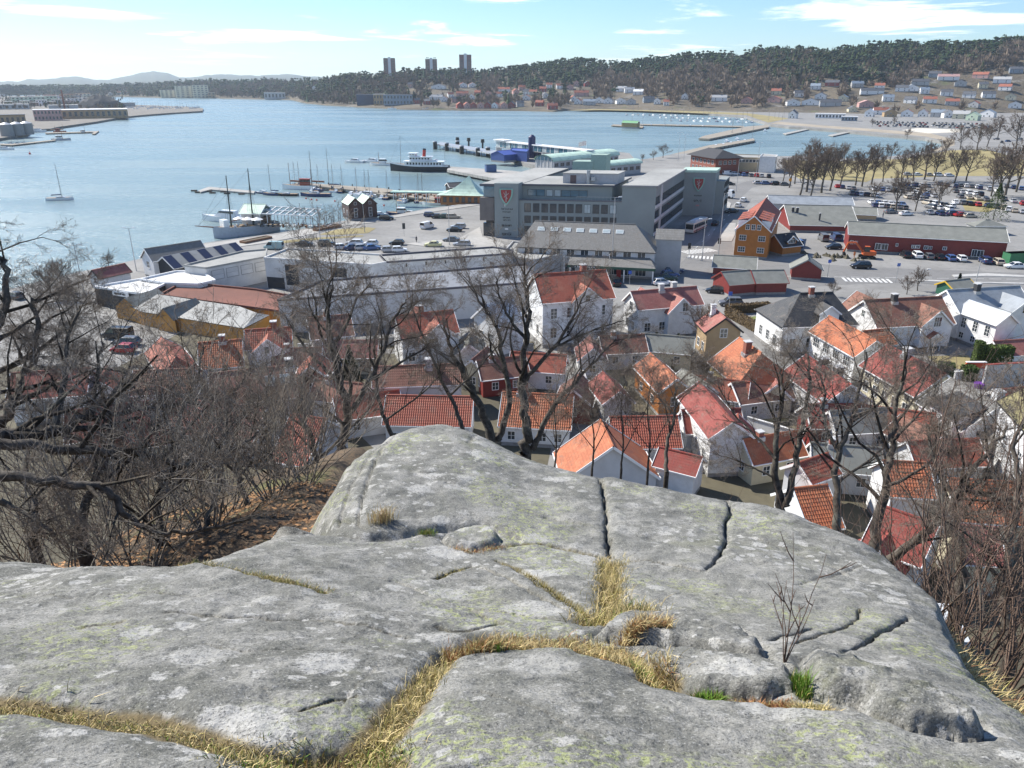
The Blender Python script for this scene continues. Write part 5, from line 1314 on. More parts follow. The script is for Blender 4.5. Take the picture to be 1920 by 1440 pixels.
def car_meshes(kind, col):
    key = (kind, col)
    if key in CARM: return CARM[key]
    L, W, Hh, zb, c0, c1, t0, t1 = SHAPES[kind]
    pm = carpaint(col); w = W/2
    st = [(-L/2, .80, .42, zb-.06), (-L/2+.12, .93, .30, zb+.02), (-L/2+.7, 1, .20, zb+.04), (c1, 1, .19, zb), (L/2-.75, .98, .20, zb-.08), (L/2-.2, .90, .28, zb-.20), (L/2, .74, .40, zb-.32)]
    q = MB(); rings = []
    for x, k, z0, z1 in st:
        b = w*k; rings.append([(x,-b*.92,z0),(x,b*.92,z0),(x,b,z0+.2),(x,b*.98,z1-.12),(x,b*.88,z1),(x,-b*.88,z1),(x,-b*.98,z1-.12),(x,-b,z0+.2)])
    q.hull(rings); body = q.mesh('body', pm, True)
    q = MB(); a, b_ = w*.86, w*.70
    q.hull([[(c0,-a,zb-.02),(c1,-a,zb-.02),(c1,a,zb-.02),(c0,a,zb-.02)], [(t0,-b_,Hh-.06),(t1,-b_,Hh-.06),(t1,b_,Hh-.06),(t0,b_,Hh-.06)]]); glass = q.mesh('windows', CARGLASS)
    q = MB(); q.hull([[(t0-.05,-b_-.03,Hh-.07),(t1+.08,-b_-.03,Hh-.07),(t1+.08,b_+.03,Hh-.07),(t0-.05,b_+.03,Hh-.07)], [(t0+.05,-b_+.08,Hh),(t1-.1,-b_+.08,Hh),(t1-.1,b_-.08,Hh),(t0+.05,b_-.08,Hh)]])
    for s in (-1, 1):
        for xb, xt in ((c0, t0), (c1, t1), ((c0+c1)/2-.1, (t0+t1)/2-.05)): q.bar((xb, s*a*1.01, zb), (xt, s*b_*1.02, Hh-.05), .09, .05)
        if kind == 'van': q.box(c0, .2, s*w*.84-.03, s*w*.84+.03, zb, Hh-.12)
    roof = q.mesh('roof', pm)
    r = .31 if kind != 'suv' else .36
    q = MB(); q.tube((0,-.10,0),(0,.10,0), r, n=12); wheel = q.mesh('wheel', TYRE)
    q = MB(); q.tube((0,-.11,0),(0,.11,0), r*.6, n=8); rim = q.mesh('rim', RIM)
    q = MB(); q.box(-.06, .06, -.18, .18, -.07, .07); hl_ = q.mesh('headlight', LAMPW)
    q = MB(); q.box(-.05, .05, -.12, .12, -.1, .1); tl_ = q.mesh('taillight', LAMPR)
    CARM[key] = (body, glass, roof, wheel, rim, hl_, tl_, L, w, zb, r)
    return CARM[key]
def car(kind, col, x, y, rz, label, group='cars around the harbour', z=G, name='parked_car', cat='car'):
    body, glass, roof, wheel, rim, h, tl, L, w, zb, r = car_meshes(kind, col)
    T = thing(name, label, cat, (x, y, z), rz, group)
    link('body', body, T); link('windows', glass, T); link('roof', roof, T)
    for sx in (-1, 1):
        for sy in (-1, 1):
            wo = link('wheel', wheel, T, (sx*L*.31, sy*(w-.12), r)); link('rim', rim, wo)
    for s in (-1, 1):
        link('headlight', h, T, (L/2-.12, s*w*.62, zb-.27)); link('taillight', tl, T, (-L/2+.04, s*w*.72, zb-.15))
    return T
CPX = [  # px, py, kind, colour, heading in degrees, label
    (571,461,'sedan','black',4,'black saloon leftmost in the kerbside row behind the white warehouse'),
    (613,461,'suv','black',8,'black off-roader second from left in the kerbside row'),
    (664,459,'wagon','white',176,'white estate car left of the white hatchback in the kerbside row'),
    (695,460,'hatch','white',176,'white hatchback right of the white estate in the kerbside row'),
    (744,459,'hatch','black',176,'black hatchback alone in the kerbside row'),
    (812,462,'sedan','cream',178,'cream yellow classic car by the warehouse roof edge'),
    (846,453,'sedan','grey',178,'dark grey saloon above the cream classic car'),
    (866,461,'wagon','silver',178,'silver estate right of the cream classic car'),
    (641,467,'hatch','white',20,'white hatchback half hidden behind the warehouse parapet'),
    (661,468,'sedan','navy',20,'navy saloon second behind the warehouse parapet'),
    (679,468,'hatch','silver',20,'silver hatchback third behind the warehouse parapet'),
    (697,468,'sedan','blue',20,'blue saloon fourth behind the warehouse parapet'),
    (730,472,'hatch','silver',10,'silver hatchback last but one behind the warehouse parapet'),
    (749,472,'hatch','white',10,'white small car last behind the warehouse parapet'),
    (514,467,'van','teal',175,'pale teal van at the left end of the quay road'),
    (801,428,'van','white',60,'white minivan driving across the open car park'),
    (852,434,'sedan','black',175,'black saloon in front of the silver estate by the hotel'),
    (859,428,'wagon','silver',175,'silver estate behind the black saloon by the hotel'),
    (725,412,'suv','black',5,'black off-roader by the brown boathouse'),
    (808,406,'wagon','navy',5,'navy estate first in the row on the quay edge'),
    (822,409,'sedan','black',5,'black saloon second in the row on the quay edge'),
    (835,409,'sedan','green',5,'dark green saloon third in the row on the quay edge'),
    (850,409,'wagon','beige',5,'beige estate last in the row on the quay edge'),
    (1341,422,'sedan','black',65,'black car following behind the bus'),
    (1384,388,'hatch','white',60,'white hatchback nearest the ochre house on the street'),
    (1394,378,'wagon','white',60,'white estate ahead on the street beyond the ochre house'),
    (1371,399,'sedan','black',200,'black car in the shade at the junction'),
    (1365,328,'van','white',10,'white van parked below the brick office'),
    (1378,328,'hatch','white',10,'white hatchback beside the white van below the brick office'),
    (1368,347,'sedan','black',5,'black saloon on the street behind the hotel'),
    (1153,534,'suv','black',95,'black off-roader under the shop canopy'),
    (1262,512,'wagon','navy',10,'navy estate deepest in the shaded row by the market hall'),
    (1256,519,'hatch','blue',10,'blue hatchback in the shaded row by the market hall'),
    (1250,526,'sedan','green',10,'dark green saloon in the shaded row by the market hall'),
    (1241,534,'hatch','white',10,'white hatchback nearest in the row by the market hall'),
    (1341,549,'hatch','black',165,'black hatchback in front of the red sheds'),
    (1369,573,'suv','grey',178,'dark grey off-roader on the lane by the hedge'),
    (1613,503,'suv','black',178,'black off-roader driving along the main road'),
    (1697,482,'suv','black',80,'black off-roader first from left against the red warehouse'),
    (1718,483,'suv','white',80,'white off-roader second from left against the red warehouse'),
    (1740,485,'hatch','grey',80,'grey hatchback third from left against the red warehouse'),
    (1760,486,'hatch','black',80,'black hatchback fourth from left against the red warehouse'),
    (1781,488,'hatch','blue',80,'blue grey hatchback fifth from left against the red warehouse'),
    (1801,489,'hatch','white',80,'white hatchback sixth from left against the red warehouse'),
    (1846,493,'suv','navy',80,'navy car beyond the gap against the red warehouse'),
    (1869,495,'wagon','beige',80,'beige estate rightmost against the red warehouse'),
    (1902,503,'sedan','white',178,'white saloon at the right edge of the main road'),
    (1562,467,'hatch','black',178,'black hatchback beside the digger'),
    (1543,451,'van','grey',85,'dark van parked at the red workshop'),
    (1566,450,'van','navy',85,'dark blue van beside the dark van at the red workshop'),
    (1495,462,'van','blue',85,'pale blue van right of the ochre annex'),
    (222,634,'van','black',175,'black van in the yard at the far left'),
    (238,647,'wagon','grey',175,'grey estate behind the black van in the left yard'),
    (232,660,'hatch','red',175,'dark red hatchback in front of the grey estate in the left yard'),
    (30,560,'hatch','grey',150,'grey car on the quay road at the left edge'),
]
for px, py, k, c, hd, lb in CPX:
    p = at(px, py); car(k, c, p.x, p.y, R(hd), lb)
rnd = random.Random(7)
KINDS, COLS = ['hatch', 'sedan', 'wagon', 'suv'], ['silver', 'grey', 'black', 'white', 'silver', 'navy', 'red', 'grey', 'white', 'blue', 'beige']
LOT = [((1570,352),(1600,356),4,75),((1640,357),(1690,361),5,75),((1690,348),(1740,351),5,75),((1800,350),(1830,353),4,70),((1850,388),(1880,392),3,70),((1700,372),(1735,376),4,80),((1790,382),(1830,386),4,75),((1890,396),(1918,400),3,60),((1395,330),(1440,333),5,80),((1420,345),(1470,348),4,5),((1596,365),(1642,369),6,75),((1634,382),(1690,386),6,80),((1640,388),(1694,392),6,80),((1700,358),(1742,364),5,75),((1712,363),(1750,370),4,75),((1738,383),(1782,389),5,100),((1744,391),(1778,395),3,100),((1790,361),(1838,367),5,75),((1800,371),(1850,377),4,75),((1760,347),(1790,352),3,60),((1838,355),(1870,360),3,70),((1884,376),(1916,384),3,70),((1786,404),(1820,408),3,5),((1888,352),(1915,356),3,60),((1670,400),(1700,404),2,10),((1742,401),(1760,403),2,85),((1700,329),(1780,331),5,5)]
for (a, b, n, hd) in LOT:
    for i in range(n):
        f = (i + rnd.uniform(-.12, .12)) / max(n-1, 1)
        k, c = rnd.choice(KINDS), rnd.choice(COLS)
        p = at(a[0]+(b[0]-a[0])*f, a[1]+(b[1]-a[1])*f)
        car(k, c, p.x, p.y, R(hd + rnd.uniform(-6, 6)), c + ' ' + {'hatch': 'hatchback', 'sedan': 'saloon', 'wagon': 'estate', 'suv': 'off-roader'}[k] + ' in the tree lined park car park', 'cars in the tree lined car park')
# rows of cars at the far marina, too small to show their parts
def tiny_car(col):
    key = ('tiny', col)
    if key not in CARM:
        q = MB(); q.hull([[(-2.1,-.8,.3),(2.1,-.75,.3),(2.1,.75,.3),(-2.1,.8,.3)], [(-2.15,-.85,.85),(2.1,-.8,.75),(2.1,.8,.75),(-2.15,.85,.85)]], 0)
        q.hull([[(-1.8,-.75,.85),(1.0,-.75,.82),(1.0,.75,.82),(-1.8,.75,.85)], [(-1.4,-.6,1.45),(.3,-.6,1.45),(.3,.6,1.45),(-1.4,.6,1.45)]], 1)
        for x in (-1.3, 1.3): q.box(x-.3, x+.3, -.86, .86, 0, .5, 2)
        CARM[key] = q.mesh('parked_car', [carpaint(col), CARGLASS, TYRE])
    return CARM[key]
for row in range(4):
    for i in range(30):
        px = 1636 + i*7.2 + row*5 + rnd.uniform(-1.5, 1.5); py = 229.5 + row*2.6 + i*.14
        if rnd.random() < .12: continue
        p = at(px, py); c = rnd.choice(COLS)
        o = link('parked_car', tiny_car(c), None, (p.x, p.y, G), R(80 + rnd.uniform(-8, 8)))
        tag(o, 'small ' + c + ' car in the distant rows behind the beach', 'car', 'distant cars behind the beach')
for px, py in ((1865,246),(1868,262),(1878,268),(1890,266),(1905,246),(1899,240),(1880,238),(1912,262),(1360,322),(1395,325),(1410,320)):
    p = at(px, py); c = rnd.choice(COLS); o = link('parked_car', tiny_car(c), None, (p.x, p.y, G), R(rnd.uniform(0, 180)))
    tag(o, 'small ' + c + ' car scattered near the far park road', 'car', 'scattered distant cars')

# bus
p = at(1305,432); bus = thing('city_bus', 'white and silver city bus waiting in the shade beside the hotel', 'bus', tuple(p), math.atan2(*(lambda d: (d.y, d.x))(at(1330,420)-at(1285,441))))
q = MB(); q.hull([[(x, s*(1.25 if 0 < i < 3 else 1.2), z) for s, z in ((-1,.35),(1,.35),(1,1.2),(1,2.9),(.92,3.05),(-.92,3.05),(-1,2.9),(-1,1.2))] for i, x in enumerate((-5.9,-5.75,5.75,5.9))]); q.build('body', flat('bus cream paint', (.55,.55,.52), .35, var=.06), bus)
for s in (-1, 1):
    for k in range(6): q = MB(); q.box(-5.4+k*1.85, -5.4+k*1.85+1.7, s*1.25-.02, s*1.25+.02, 1.35, 2.5); q.build('side_window', CARGLASS, bus)
for s in (-1, 1): q = MB(); q.box(s*5.9-.03, s*5.9+.03, -1.05, 1.05, 1.2, 2.6); q.build('windscreen', CARGLASS, bus)
q = MB(); q.box(-3.5, 1.5, -.8, .8, 3.05, 3.3); q.build('roof_unit', flat('bus roof white', (.7,.72,.75), .4), bus)
q = MB(); q.box(-5.85, 5.85, -1.26, -1.24, .5, .8); q.box(-5.85, 5.85, 1.24, 1.26, .5, .8); q.build('stripe', flat('bus stripe', (.25,.03,.05)), bus)
for x in (-3.2, 3.6):
    for s in (-1, 1):
        q = MB(); q.tube((x, s*1.02, .48), (x, s*1.3, .48), .48, n=14); wo = q.build('wheel', TYRE, bus); q = MB(); q.tube((x, s*1.1, .48), (x, s*1.31, .48), .25, n=8); q.build('rim', RIM, wo)
# lorry
p = at(1358,371); lo_ = thing('lorry', 'lorry with white cab and dark red box body', 'lorry', tuple(p), R(-40))
q = MB(); q.box(-4.2, 1.0, -1.25, 1.25, .9, 3.5); q.build('cargo_box', flat('lorry red', (.22,.02,.03), .5), lo_)
q = MB(); q.hull([[(1.2,-1.2,.6),(3.4,-1.2,.6),(3.4,1.2,.6),(1.2,1.2,.6)], [(1.2,-1.2,1.8),(3.45,-1.2,1.8),(3.45,1.2,1.8),(1.2,1.2,1.8)], [(1.2,-1.15,3.0),(3.0,-1.1,3.0),(3.0,1.1,3.0),(1.2,1.15,3.0)]]); q.build('cab', carpaint('white'), lo_)
q = MB(); q.face([(3.47,-1.05,1.85),(3.47,1.05,1.85),(3.08,1.0,2.85),(3.08,-1.0,2.85)]); q.build('windscreen', CARGLASS, lo_)
for x in (-3.2, 2.4):
    for s in (-1, 1): q = MB(); q.tube((x, s*.95, .5), (x, s*1.25, .5), .5, n=12); q.build('wheel', TYRE, lo_)
# digger and its heap
p = at(1625,484); dg = thing('excavator', 'orange tracked excavator working beside the road', 'excavator', tuple(p), R(170))
DG = flat('digger orange', (.55,.10,.015), .45)
for s in (-1, 1):
    q = MB(); pts = [(-1.6,.1),(-1.3,0),(1.3,0),(1.6,.1),(1.75,.4),(1.5,.7),(-1.5,.7),(-1.75,.4)]
    q.hull([[(x, s*1.1-.25, z) for x, z in pts], [(x, s*1.1+.25, z) for x, z in pts]]); q.build('track', TYRE, dg)
q = MB(); q.box(-1.7, 1.1, -1.1, 1.1, .85, 1.7); q.build('upper_body', DG, dg)
q = MB(); q.hull([[(-.2,.1,1.7),(1.1,.1,1.7),(1.1,1.05,1.7),(-.2,1.05,1.7)], [(-.1,.2,2.9),(.8,.2,2.9),(.8,1.0,2.9),(-.1,1.0,2.9)]]); cb = q.build('cab', CARGLASS, dg)
q = MB(); q.box(-.2, .9, .1, 1.05, 2.88, 2.98); q.build('cab_roof', DG, cb)
q = MB(); q.bar((1.0,-.3,1.4),(2.9,-.3,3.6), .4, .5, up=(0,1,0)); q.bar((2.9,-.3,3.6),(4.6,-.3,3.5), .35, .45, up=(0,1,0)); q.build('boom', DG, dg)
q = MB(); q.bar((4.6,-.3,3.6),(5.4,-.3,1.3), .3, .35, up=(0,1,0)); q.build('stick', DG, dg)
q = MB(); q.hull([[(5.1,-.8,1.3),(5.6,-.8,1.3),(5.5,-.8,.5),(4.7,-.8,.4)], [(5.1,.2,1.3),(5.6,.2,1.3),(5.5,.2,.5),(4.7,.2,.4)]]); q.build('bucket', DARKM, dg)
def heap(name, label, pts_px, h, mat, seed):
    P = [at(*p) for p in pts_px]; c = sum(P, Vector())/len(P); rnd = random.Random(seed); q = MB(); n = 40
    for i in range(n):
        k = rnd.random()**.5; b = P[i % len(P)]; o = c.lerp(b, k); r = rnd.uniform(.3, .9); z = h*(1-k)*.7
        top = (o.x+rnd.uniform(-.3,.3)-c.x, o.y+rnd.uniform(-.3,.3)-c.y, z + r*.8)
        ring = [(o.x-c.x+r*1.3*math.cos(a+k), o.y-c.y+r*1.3*math.sin(a+k), -.05) for a in (0, 1.3, 2.6, 3.9, 5.1)]
        for j in range(5): q.face([ring[j], ring[(j+1) % 5], top])
    o = q.build(name, mat, None, loc=(c.x, c.y, G)); return tag(o, label, 'heap', kind='stuff')
heap('rubble', 'dug up dark earth and stones beside the orange excavator', [(1497,474),(1540,478),(1590,482),(1640,486),(1630,494),(1560,490),(1505,483)], 1.0, SOIL, 3)

# ---------------------------------------------------------------- boats
HULLW = flat('white gelcoat', (.78,.79,.79), .3, var=.06); HULLB = flat('black hull paint', (.02,.02,.025), .4, var=.1); HULLN = flat('navy hull paint', (.02,.04,.12), .35, var=.06)
DECK = flat('teak deck', (.33,.24,.15), .7, var=.2, scale=3); WOODM = flat('varnished wood', (.22,.075,.025), .45, var=.2, scale=3); MASTM = flat('mast alloy', (.30,.29,.27), .4, .2); CABR = flat('boat red', (.28,.05,.03), .5)
BOATG = flat('grey blue hull', (.42,.45,.50), .5, var=.15)
def hull_rings(L, B, fb, n=9, sheer=.35, stern=.75):
    out = []
    for i in range(n):
        t = i/(n-1); x = -L/2 + L*t
        b = B/2 * (stern + (1-stern)*math.sin(min(t/.45, 1)*math.pi/2)) * (1 - max(0, (t-.5)/.5)**2.4)
        b = max(b, .03); z = fb * (1 + sheer*(max(0, t-.4)/.6)**2 + .1*(1-t)); kz = -.35*fb*(1-max(0, (t-.75)/.25)**2)
        out.append([(x, -b, z), (x, -b*.86, .02), (x, 0, kz), (x, b*.86, .02), (x, b, z)])
    return out
BM = {}
def boat(kind, px, py, hd, label, group='boats in the harbour', L=9.0, hullm=None, mast=None, cat='boat', z=0.0, parts=True, tint=None):
    hullm = hullm or HULLW; p = at(px, py, z)
    T = thing({'sail': 'sailing_boat', 'motor': 'motor_boat', 'work': 'fishing_boat', 'cutter': 'harbour_cutter'}[kind], label, cat, (p.x, p.y, z), R(hd), group)
    B = L*(.30 if L < 14 else .22); fb = .09*L if L < 14 else 1.6
    key = (kind, L, hullm.name)
    if key not in BM:
        rg = hull_rings(L, B, fb); q = MB(); q.hull(rg, closed=False, cap=False); q.face([rg[0][i] for i in range(5)])
        hm = q.mesh('hull', hullm, True)
        q = MB()
        for a, b in zip(rg[:-1], rg[1:]): q.face([(a[0][0], a[0][1]*.97, a[0][2]-.06), (b[0][0], b[0][1]*.97, b[0][2]-.06), (b[4][0], b[4][1]*.97, b[4][2]-.06), (a[4][0], a[4][1]*.97, a[4][2]-.06)])
        dm = q.mesh('deck', DECK if kind in ('sail', 'work', 'cutter') else HULLW)
        q = MB(); qq = MB()
        if kind == 'sail':
            q.hull([[(-.12*L,-B*.28,fb),(.22*L,-B*.16,fb*1.1),(.22*L,B*.16,fb*1.1),(-.12*L,B*.28,fb)], [(-.10*L,-B*.23,fb+.055*L),(.14*L,-B*.13,fb+.05*L),(.14*L,B*.13,fb+.05*L),(-.10*L,B*.23,fb+.055*L)]])
            for s in (-1, 1): qq.bar((-.08*L, s*B*.262, fb+.035*L), (.12*L, s*B*.165, fb+.035*L), .02, .022*L, up=(0,0,1))
        elif kind == 'motor':
            q.hull([[(-.25*L,-B*.36,fb*.9),(.22*L,-B*.26,fb*1.1),(.22*L,B*.26,fb*1.1),(-.25*L,B*.36,fb*.9)], [(-.22*L,-B*.3,fb+.11*L),(.06*L,-B*.25,fb+.12*L),(.06*L,B*.25,fb+.12*L),(-.22*L,B*.3,fb+.11*L)]])
            qq.hull([[(-.2*L,-B*.345,fb+.06*L),(.135*L,-B*.275,fb+.075*L),(.135*L,B*.275,fb+.075*L),(-.2*L,B*.345,fb+.06*L)], [(-.2*L,-B*.32,fb+.10*L),(.095*L,-B*.262,fb+.105*L),(.095*L,B*.262,fb+.105*L),(-.2*L,B*.32,fb+.10*L)]])
        else:
            x0 = -.3*L if kind == 'work' else -.22*L
            q.box(x0, x0+.26*L, -B*.3, B*.3, fb*.9, fb+.17*L); q.box(x0-.02*L, x0+.28*L, -B*.34, B*.34, fb+.17*L, fb+.185*L)
            qq.box(x0-.01, x0+.26*L+.01, -B*.31, B*.31, fb+.10*L, fb+.15*L)
        BM[key] = (hm, dm, q.mesh('cabin', CABR if kind == 'work' else HULLW), qq.mesh('windows', CARGLASS))
    hm, dm, cm, wm = BM[key]
    link('hull', hm, T); link('deck', dm, T); c = link('cabin', cm, T); link('windows', wm, c)
    if mast:
        k2 = ('mast', kind, L, mast)
        if k2 not in BM:
            ms = [(.08*L, mast)] if kind != 'work' else [(.26*L, mast), (-.36*L, mast*.75)]
            out = []
            for mx, mh in ms:
                q = MB(); q.tube((mx,0,fb), (mx,0,fb+mh), .013*L if L < 14 else .14, .007*L if L < 14 else .08, n=6); q.bar((mx, 0, fb+mh*.6), (mx, .01, fb+mh*.6+.02), .04, B*.5) if kind == 'sail' else None
                g = MB()
                if kind == 'sail':
                    for s in (-1, 1): g.tube((mx, s*B*.45, fb), (mx, 0, fb+mh*.97), .012, n=3)
                g.tube((L*.49, 0, fb*1.2), (mx, 0, fb+mh*.98), .012, n=3); g.tube((-L*.48, 0, fb*1.05), (mx, 0, fb+mh*.98), .012, n=3)
                b2 = MB(); b2.tube((mx, 0, fb+.11*L), (mx-.38*L, 0, fb+.10*L), .012*L, n=6); b2.tube((mx-.02*L, 0, fb+.125*L), (mx-.36*L, 0, fb+.115*L), .018*L, n=6)
                out.append((q.mesh('mast', MASTM if kind == 'sail' else WOODM), g.mesh('rigging', DARKM), b2.mesh('boom', HULLN if kind == 'sail' else WOODM)))
            BM[k2] = out
        for a, b, c_ in BM[k2]:
            m_ = link('mast', a, T); link('rigging', b, m_); link('boom', c_, T)
    if parts and L >= 7:
        k3 = ('rail', L, kind)
        if k3 not in BM:
            rg = hull_rings(L, B, fb); q = MB()
            for s in (0, 4):
                pts = [(r[s][0], r[s][1]*.96, r[s][2]) for r in rg[1:]]
                for a in pts[::2]: q.tube(a, (a[0], a[1], a[2]+.055*L), .02, n=3)
                for a, b in zip(pts[:-1], pts[1:]): q.tube((a[0],a[1],a[2]+.055*L), (b[0],b[1],b[2]+.055*L), .018, n=3)
            BM[k3] = q.mesh('railing', STEEL)
        link('railing', BM[k3], T)
    return T
boat('sail', 113, 375, 12, 'lone white sailing boat anchored in the open fjord at left', L=9.5, mast=12.5)
boat('work', 562, 355, 172, 'white fishing boat with red wheelhouse and two masts at the long jetty', L=15, mast=9)
boat('sail', 592, 368, 175, 'dark hulled yacht with tall mast beside the jetty', L=12, hullm=HULLN, mast=16)
boat('sail', 512, 366, 168, 'navy yacht at the outer end of the jetty berths', L=9, hullm=HULLN, mast=11)
boat('sail', 538, 367, 172, 'black yacht with blue boom cover at the jetty', L=9.2, hullm=HULLB)
boat('motor', 492, 363, 160, 'blue covered small boat outermost at the jetty', L=6.5, hullm=HULLN)
boat('sail', 622, 356, 180, 'white yacht with slender mast behind the dark yacht', L=11, mast=15.5)
boat('motor', 686, 369, 170, 'white cabin cruiser in the basin left of the terrace', L=10.5)
boat('work', 815, 384, 165, 'white wooden boat moored in front of the mint roofed pavilion', L=9.5)
boat('motor', 664, 305, 170, 'white cruiser leftmost of three by the passenger ship', L=11)
boat('motor', 697, 305, 165, 'white cruiser with dark canopy in the middle of the three', L=11.5)
boat('cutter', 714, 310, 168, 'white cutter nearest the bow of the passenger ship', L=12.5, mast=6)
boat('motor', 425, 415, 168, 'big white motor yacht behind the tall ship', L=17)
boat('motor', 713, 404, 20, 'small blue boat at the quay by the brown boathouse', L=6, hullm=HULLN)
boat('cutter', 748, 403, 170, 'blue and white workboat with mast at the quay steps', L=9, hullm=HULLN, mast=5)
boat('motor', 766, 402, 170, 'dark little boat beside the blue workboat', L=6, hullm=HULLB)
boat('cutter', 115, 263, 20, 'grey workboat at the end of the factory jetty', L=13, hullm=BOATG, mast=7)
boat('cutter', 158, 250, 10, 'brown hulled boat by the floating platform', L=10, hullm=WOODM, mast=6)
boat('motor', 72, 248, 5, 'white launch along the factory quay', L=14)
boat('work', 113, 248, 0, 'red and white boat along the factory quay', L=11, hullm=CABR, mast=6)
boat('motor', 10, 281, 10, 'white boat at the left border below the silos', L=11)
for i, (px, py) in enumerate(((22,272),(34,272),(46,271))): boat('sail', px, py, 80, 'small dark boat at the factory jetty', group='small boats at the factory jetty', L=8, hullm=HULLB, mast=9)
for px, py, hd, L, ms in ((735,205,175,14,17),(800,206,175,14,19),(809,206,175,13,17),(782,205,175,10,None),(1030,208,178,11,None)):
    boat('sail' if ms else 'motor', px, py, hd, 'white yacht moored under the far wooded shore' if ms else 'white cruiser moored under the far shore', 'yachts under the far shore', L=L, mast=ms, parts=False)
rnd = random.Random(11)
for row, (a, b, n) in enumerate((((1175,216),(1300,217),12),((1240,221),(1500,226),26),((1260,227),(1480,231),16),((1180,235),(1340,238),7))):
    for i in range(n):
        f = (i + rnd.uniform(-.2, .2))/n; px, py = a[0]+(b[0]-a[0])*f, a[1]+(b[1]-a[1])*f
        s = rnd.random() < .45
        boat('sail' if s else 'motor', px, py, rnd.choice((75, 95, 255, 270)), ('white sailing boat' if s else 'white motor boat') + ' berthed in the far marina', 'boats in the far marina', L=rnd.choice((8, 9, 10)), mast=rnd.choice((10, 12)) if s else None, parts=False, hullm=rnd.choice((HULLW, HULLW, HULLN)))
for i, (px, py, k) in enumerate(((1342,276,'motor'),(1356,274,'motor'),(1370,271,'motor'),(1384,268,'motor'),(1396,266,'motor'),(1410,263,'sail'),(1382,262,'motor'),(1372,252,'sail'),(1390,249,'sail'),(1362,266,'motor'),(1434,246,'motor'))):
    boat(k, px, py, 70, 'white boat along the middle breakwater pier', 'boats along the breakwater pier', L=10 if k == 'sail' else 9, mast=12 if k == 'sail' else None, parts=False)
for i in range(26):
    boat('sail', 240 + i*5.2 + rnd.uniform(-1.5, 1.5), 203 - i*.05 + rnd.uniform(-2.5, 2), rnd.choice((60, 120)), 'sailing boat laid up behind the factory breakwater', 'boats behind the factory breakwater', L=10, mast=rnd.choice((11, 13)), parts=False, z=2.0)
for i in range(18):
    f = (i*.618) % 1; a, b = ((548,350),(700,364)) if i % 2 else ((660,366),(800,380))
    k = 'sail' if i % 3 else 'motor'
    boat(k, a[0]+(b[0]-a[0])*f, a[1]+(b[1]-a[1])*f + (i % 4)*1.5, 80 + (i % 3)*6, 'small moored ' + ('yacht' if k == 'sail' else 'launch') + ' in the inner harbour berths', 'small boats in the inner harbour berths', L=(7, 8, 8.5)[i % 3], mast=10 if k == 'sail' else None, parts=False, hullm=(HULLW, HULLN, HULLW)[i % 3])
# veteran passenger ship
p = at(787,321,0); p2 = at(735,309,0); sh = thing('passenger_ship', 'veteran passenger ship with black hull, white decks and red funnel', 'ship', tuple(p), R(172))
L = 30.0; rg = hull_rings(L, 6.4, 2.6, 13, .5, .7)
q = MB(); q.hull(rg, closed=False, cap=False); q.face(rg[0]); q.build('hull', HULLB, sh, smooth=True)
q = MB()
for a, b in zip(rg[:-1], rg[1:]): q.face([(a[0][0],a[0][1]*.97,a[0][2]-.1),(b[0][0],b[0][1]*.97,b[0][2]-.1),(b[4][0],b[4][1]*.97,b[4][2]-.1),(a[4][0],a[4][1]*.97,a[4][2]-.1)])
q.build('deck', DECK, sh)
q = MB()
for s in (0, 4):
    for a, b in zip(rg[:-1], rg[1:]): q.bar(a[s], b[s], .12, .5)
q.build('bulwark', HULLW, sh)
for nm, x0, x1, w_, z0, z1 in (('main_deckhouse', -12, 7, 2.6, 2.5, 4.8), ('upper_deckhouse', -6, 4.5, 2.0, 5.0, 7.0), ('bridge', 1.5, 4.5, 2.2, 7.1, 8.6)):
    q = MB(); q.box(x0, x1, -w_, w_, z0, z1); d = q.build(nm, HULLW, sh)
    q = MB(); q.box(x0-.8, x1+.8, -w_-.5, w_+.5, z1, z1+.18); q.build('deck_roof', HULLW, d)
    k = int((x1-x0)/1.5)
    for i in range(k):
        for s in (-1, 1): q = MB(); q.box(x0+.4+i*1.5, x0+1.3+i*1.5, s*w_-.03, s*w_+.03, z0+.9, z1-.4); q.build('ship_window', CARGLASS, d)
q = MB(); q.tube((-2.5,0,7), (-2.8,0,10.2), .85, .8, n=10); f_ = q.build('funnel', flat('funnel red', (.42,.03,.02), .5), sh)
q = MB(); q.tube((-2.8,0,10.2), (-2.88,0,10.9), .84, .82, n=10); q.build('funnel_cap', HULLB, f_)
q = MB(); q.tube((9.5,0,3), (9.2,0,17), .16, .08, n=6); m_ = q.build('mast', MASTM, sh); q = MB(); q.tube((15,0,4),(9.2,0,16.5),.03,n=3); q.tube((-2,0,8),(9.2,0,16.5),.03,n=3); q.build('rigging', DARKM, m_)
q = MB(); q.tube((-13,0,5), (-13,0,10), .08, n=5); q.build('mast', MASTM, sh)
for s in (-1, 1):
    for x in (-8, -4.5):
        q = MB(); rr_ = [[(x-1.2+2.4*t+0, s*2.3+math.cos(a)*.45*math.sin(math.pi*min(max(t,.08),.92)), 5.5+math.sin(a)*.4*math.sin(math.pi*min(max(t,.08),.92))) for a in (0,1.05,2.1,3.14,4.2,5.2)] for t in (0,.25,.5,.75,1)]; q.hull(rr_); q.build('lifeboat', HULLW, sh)
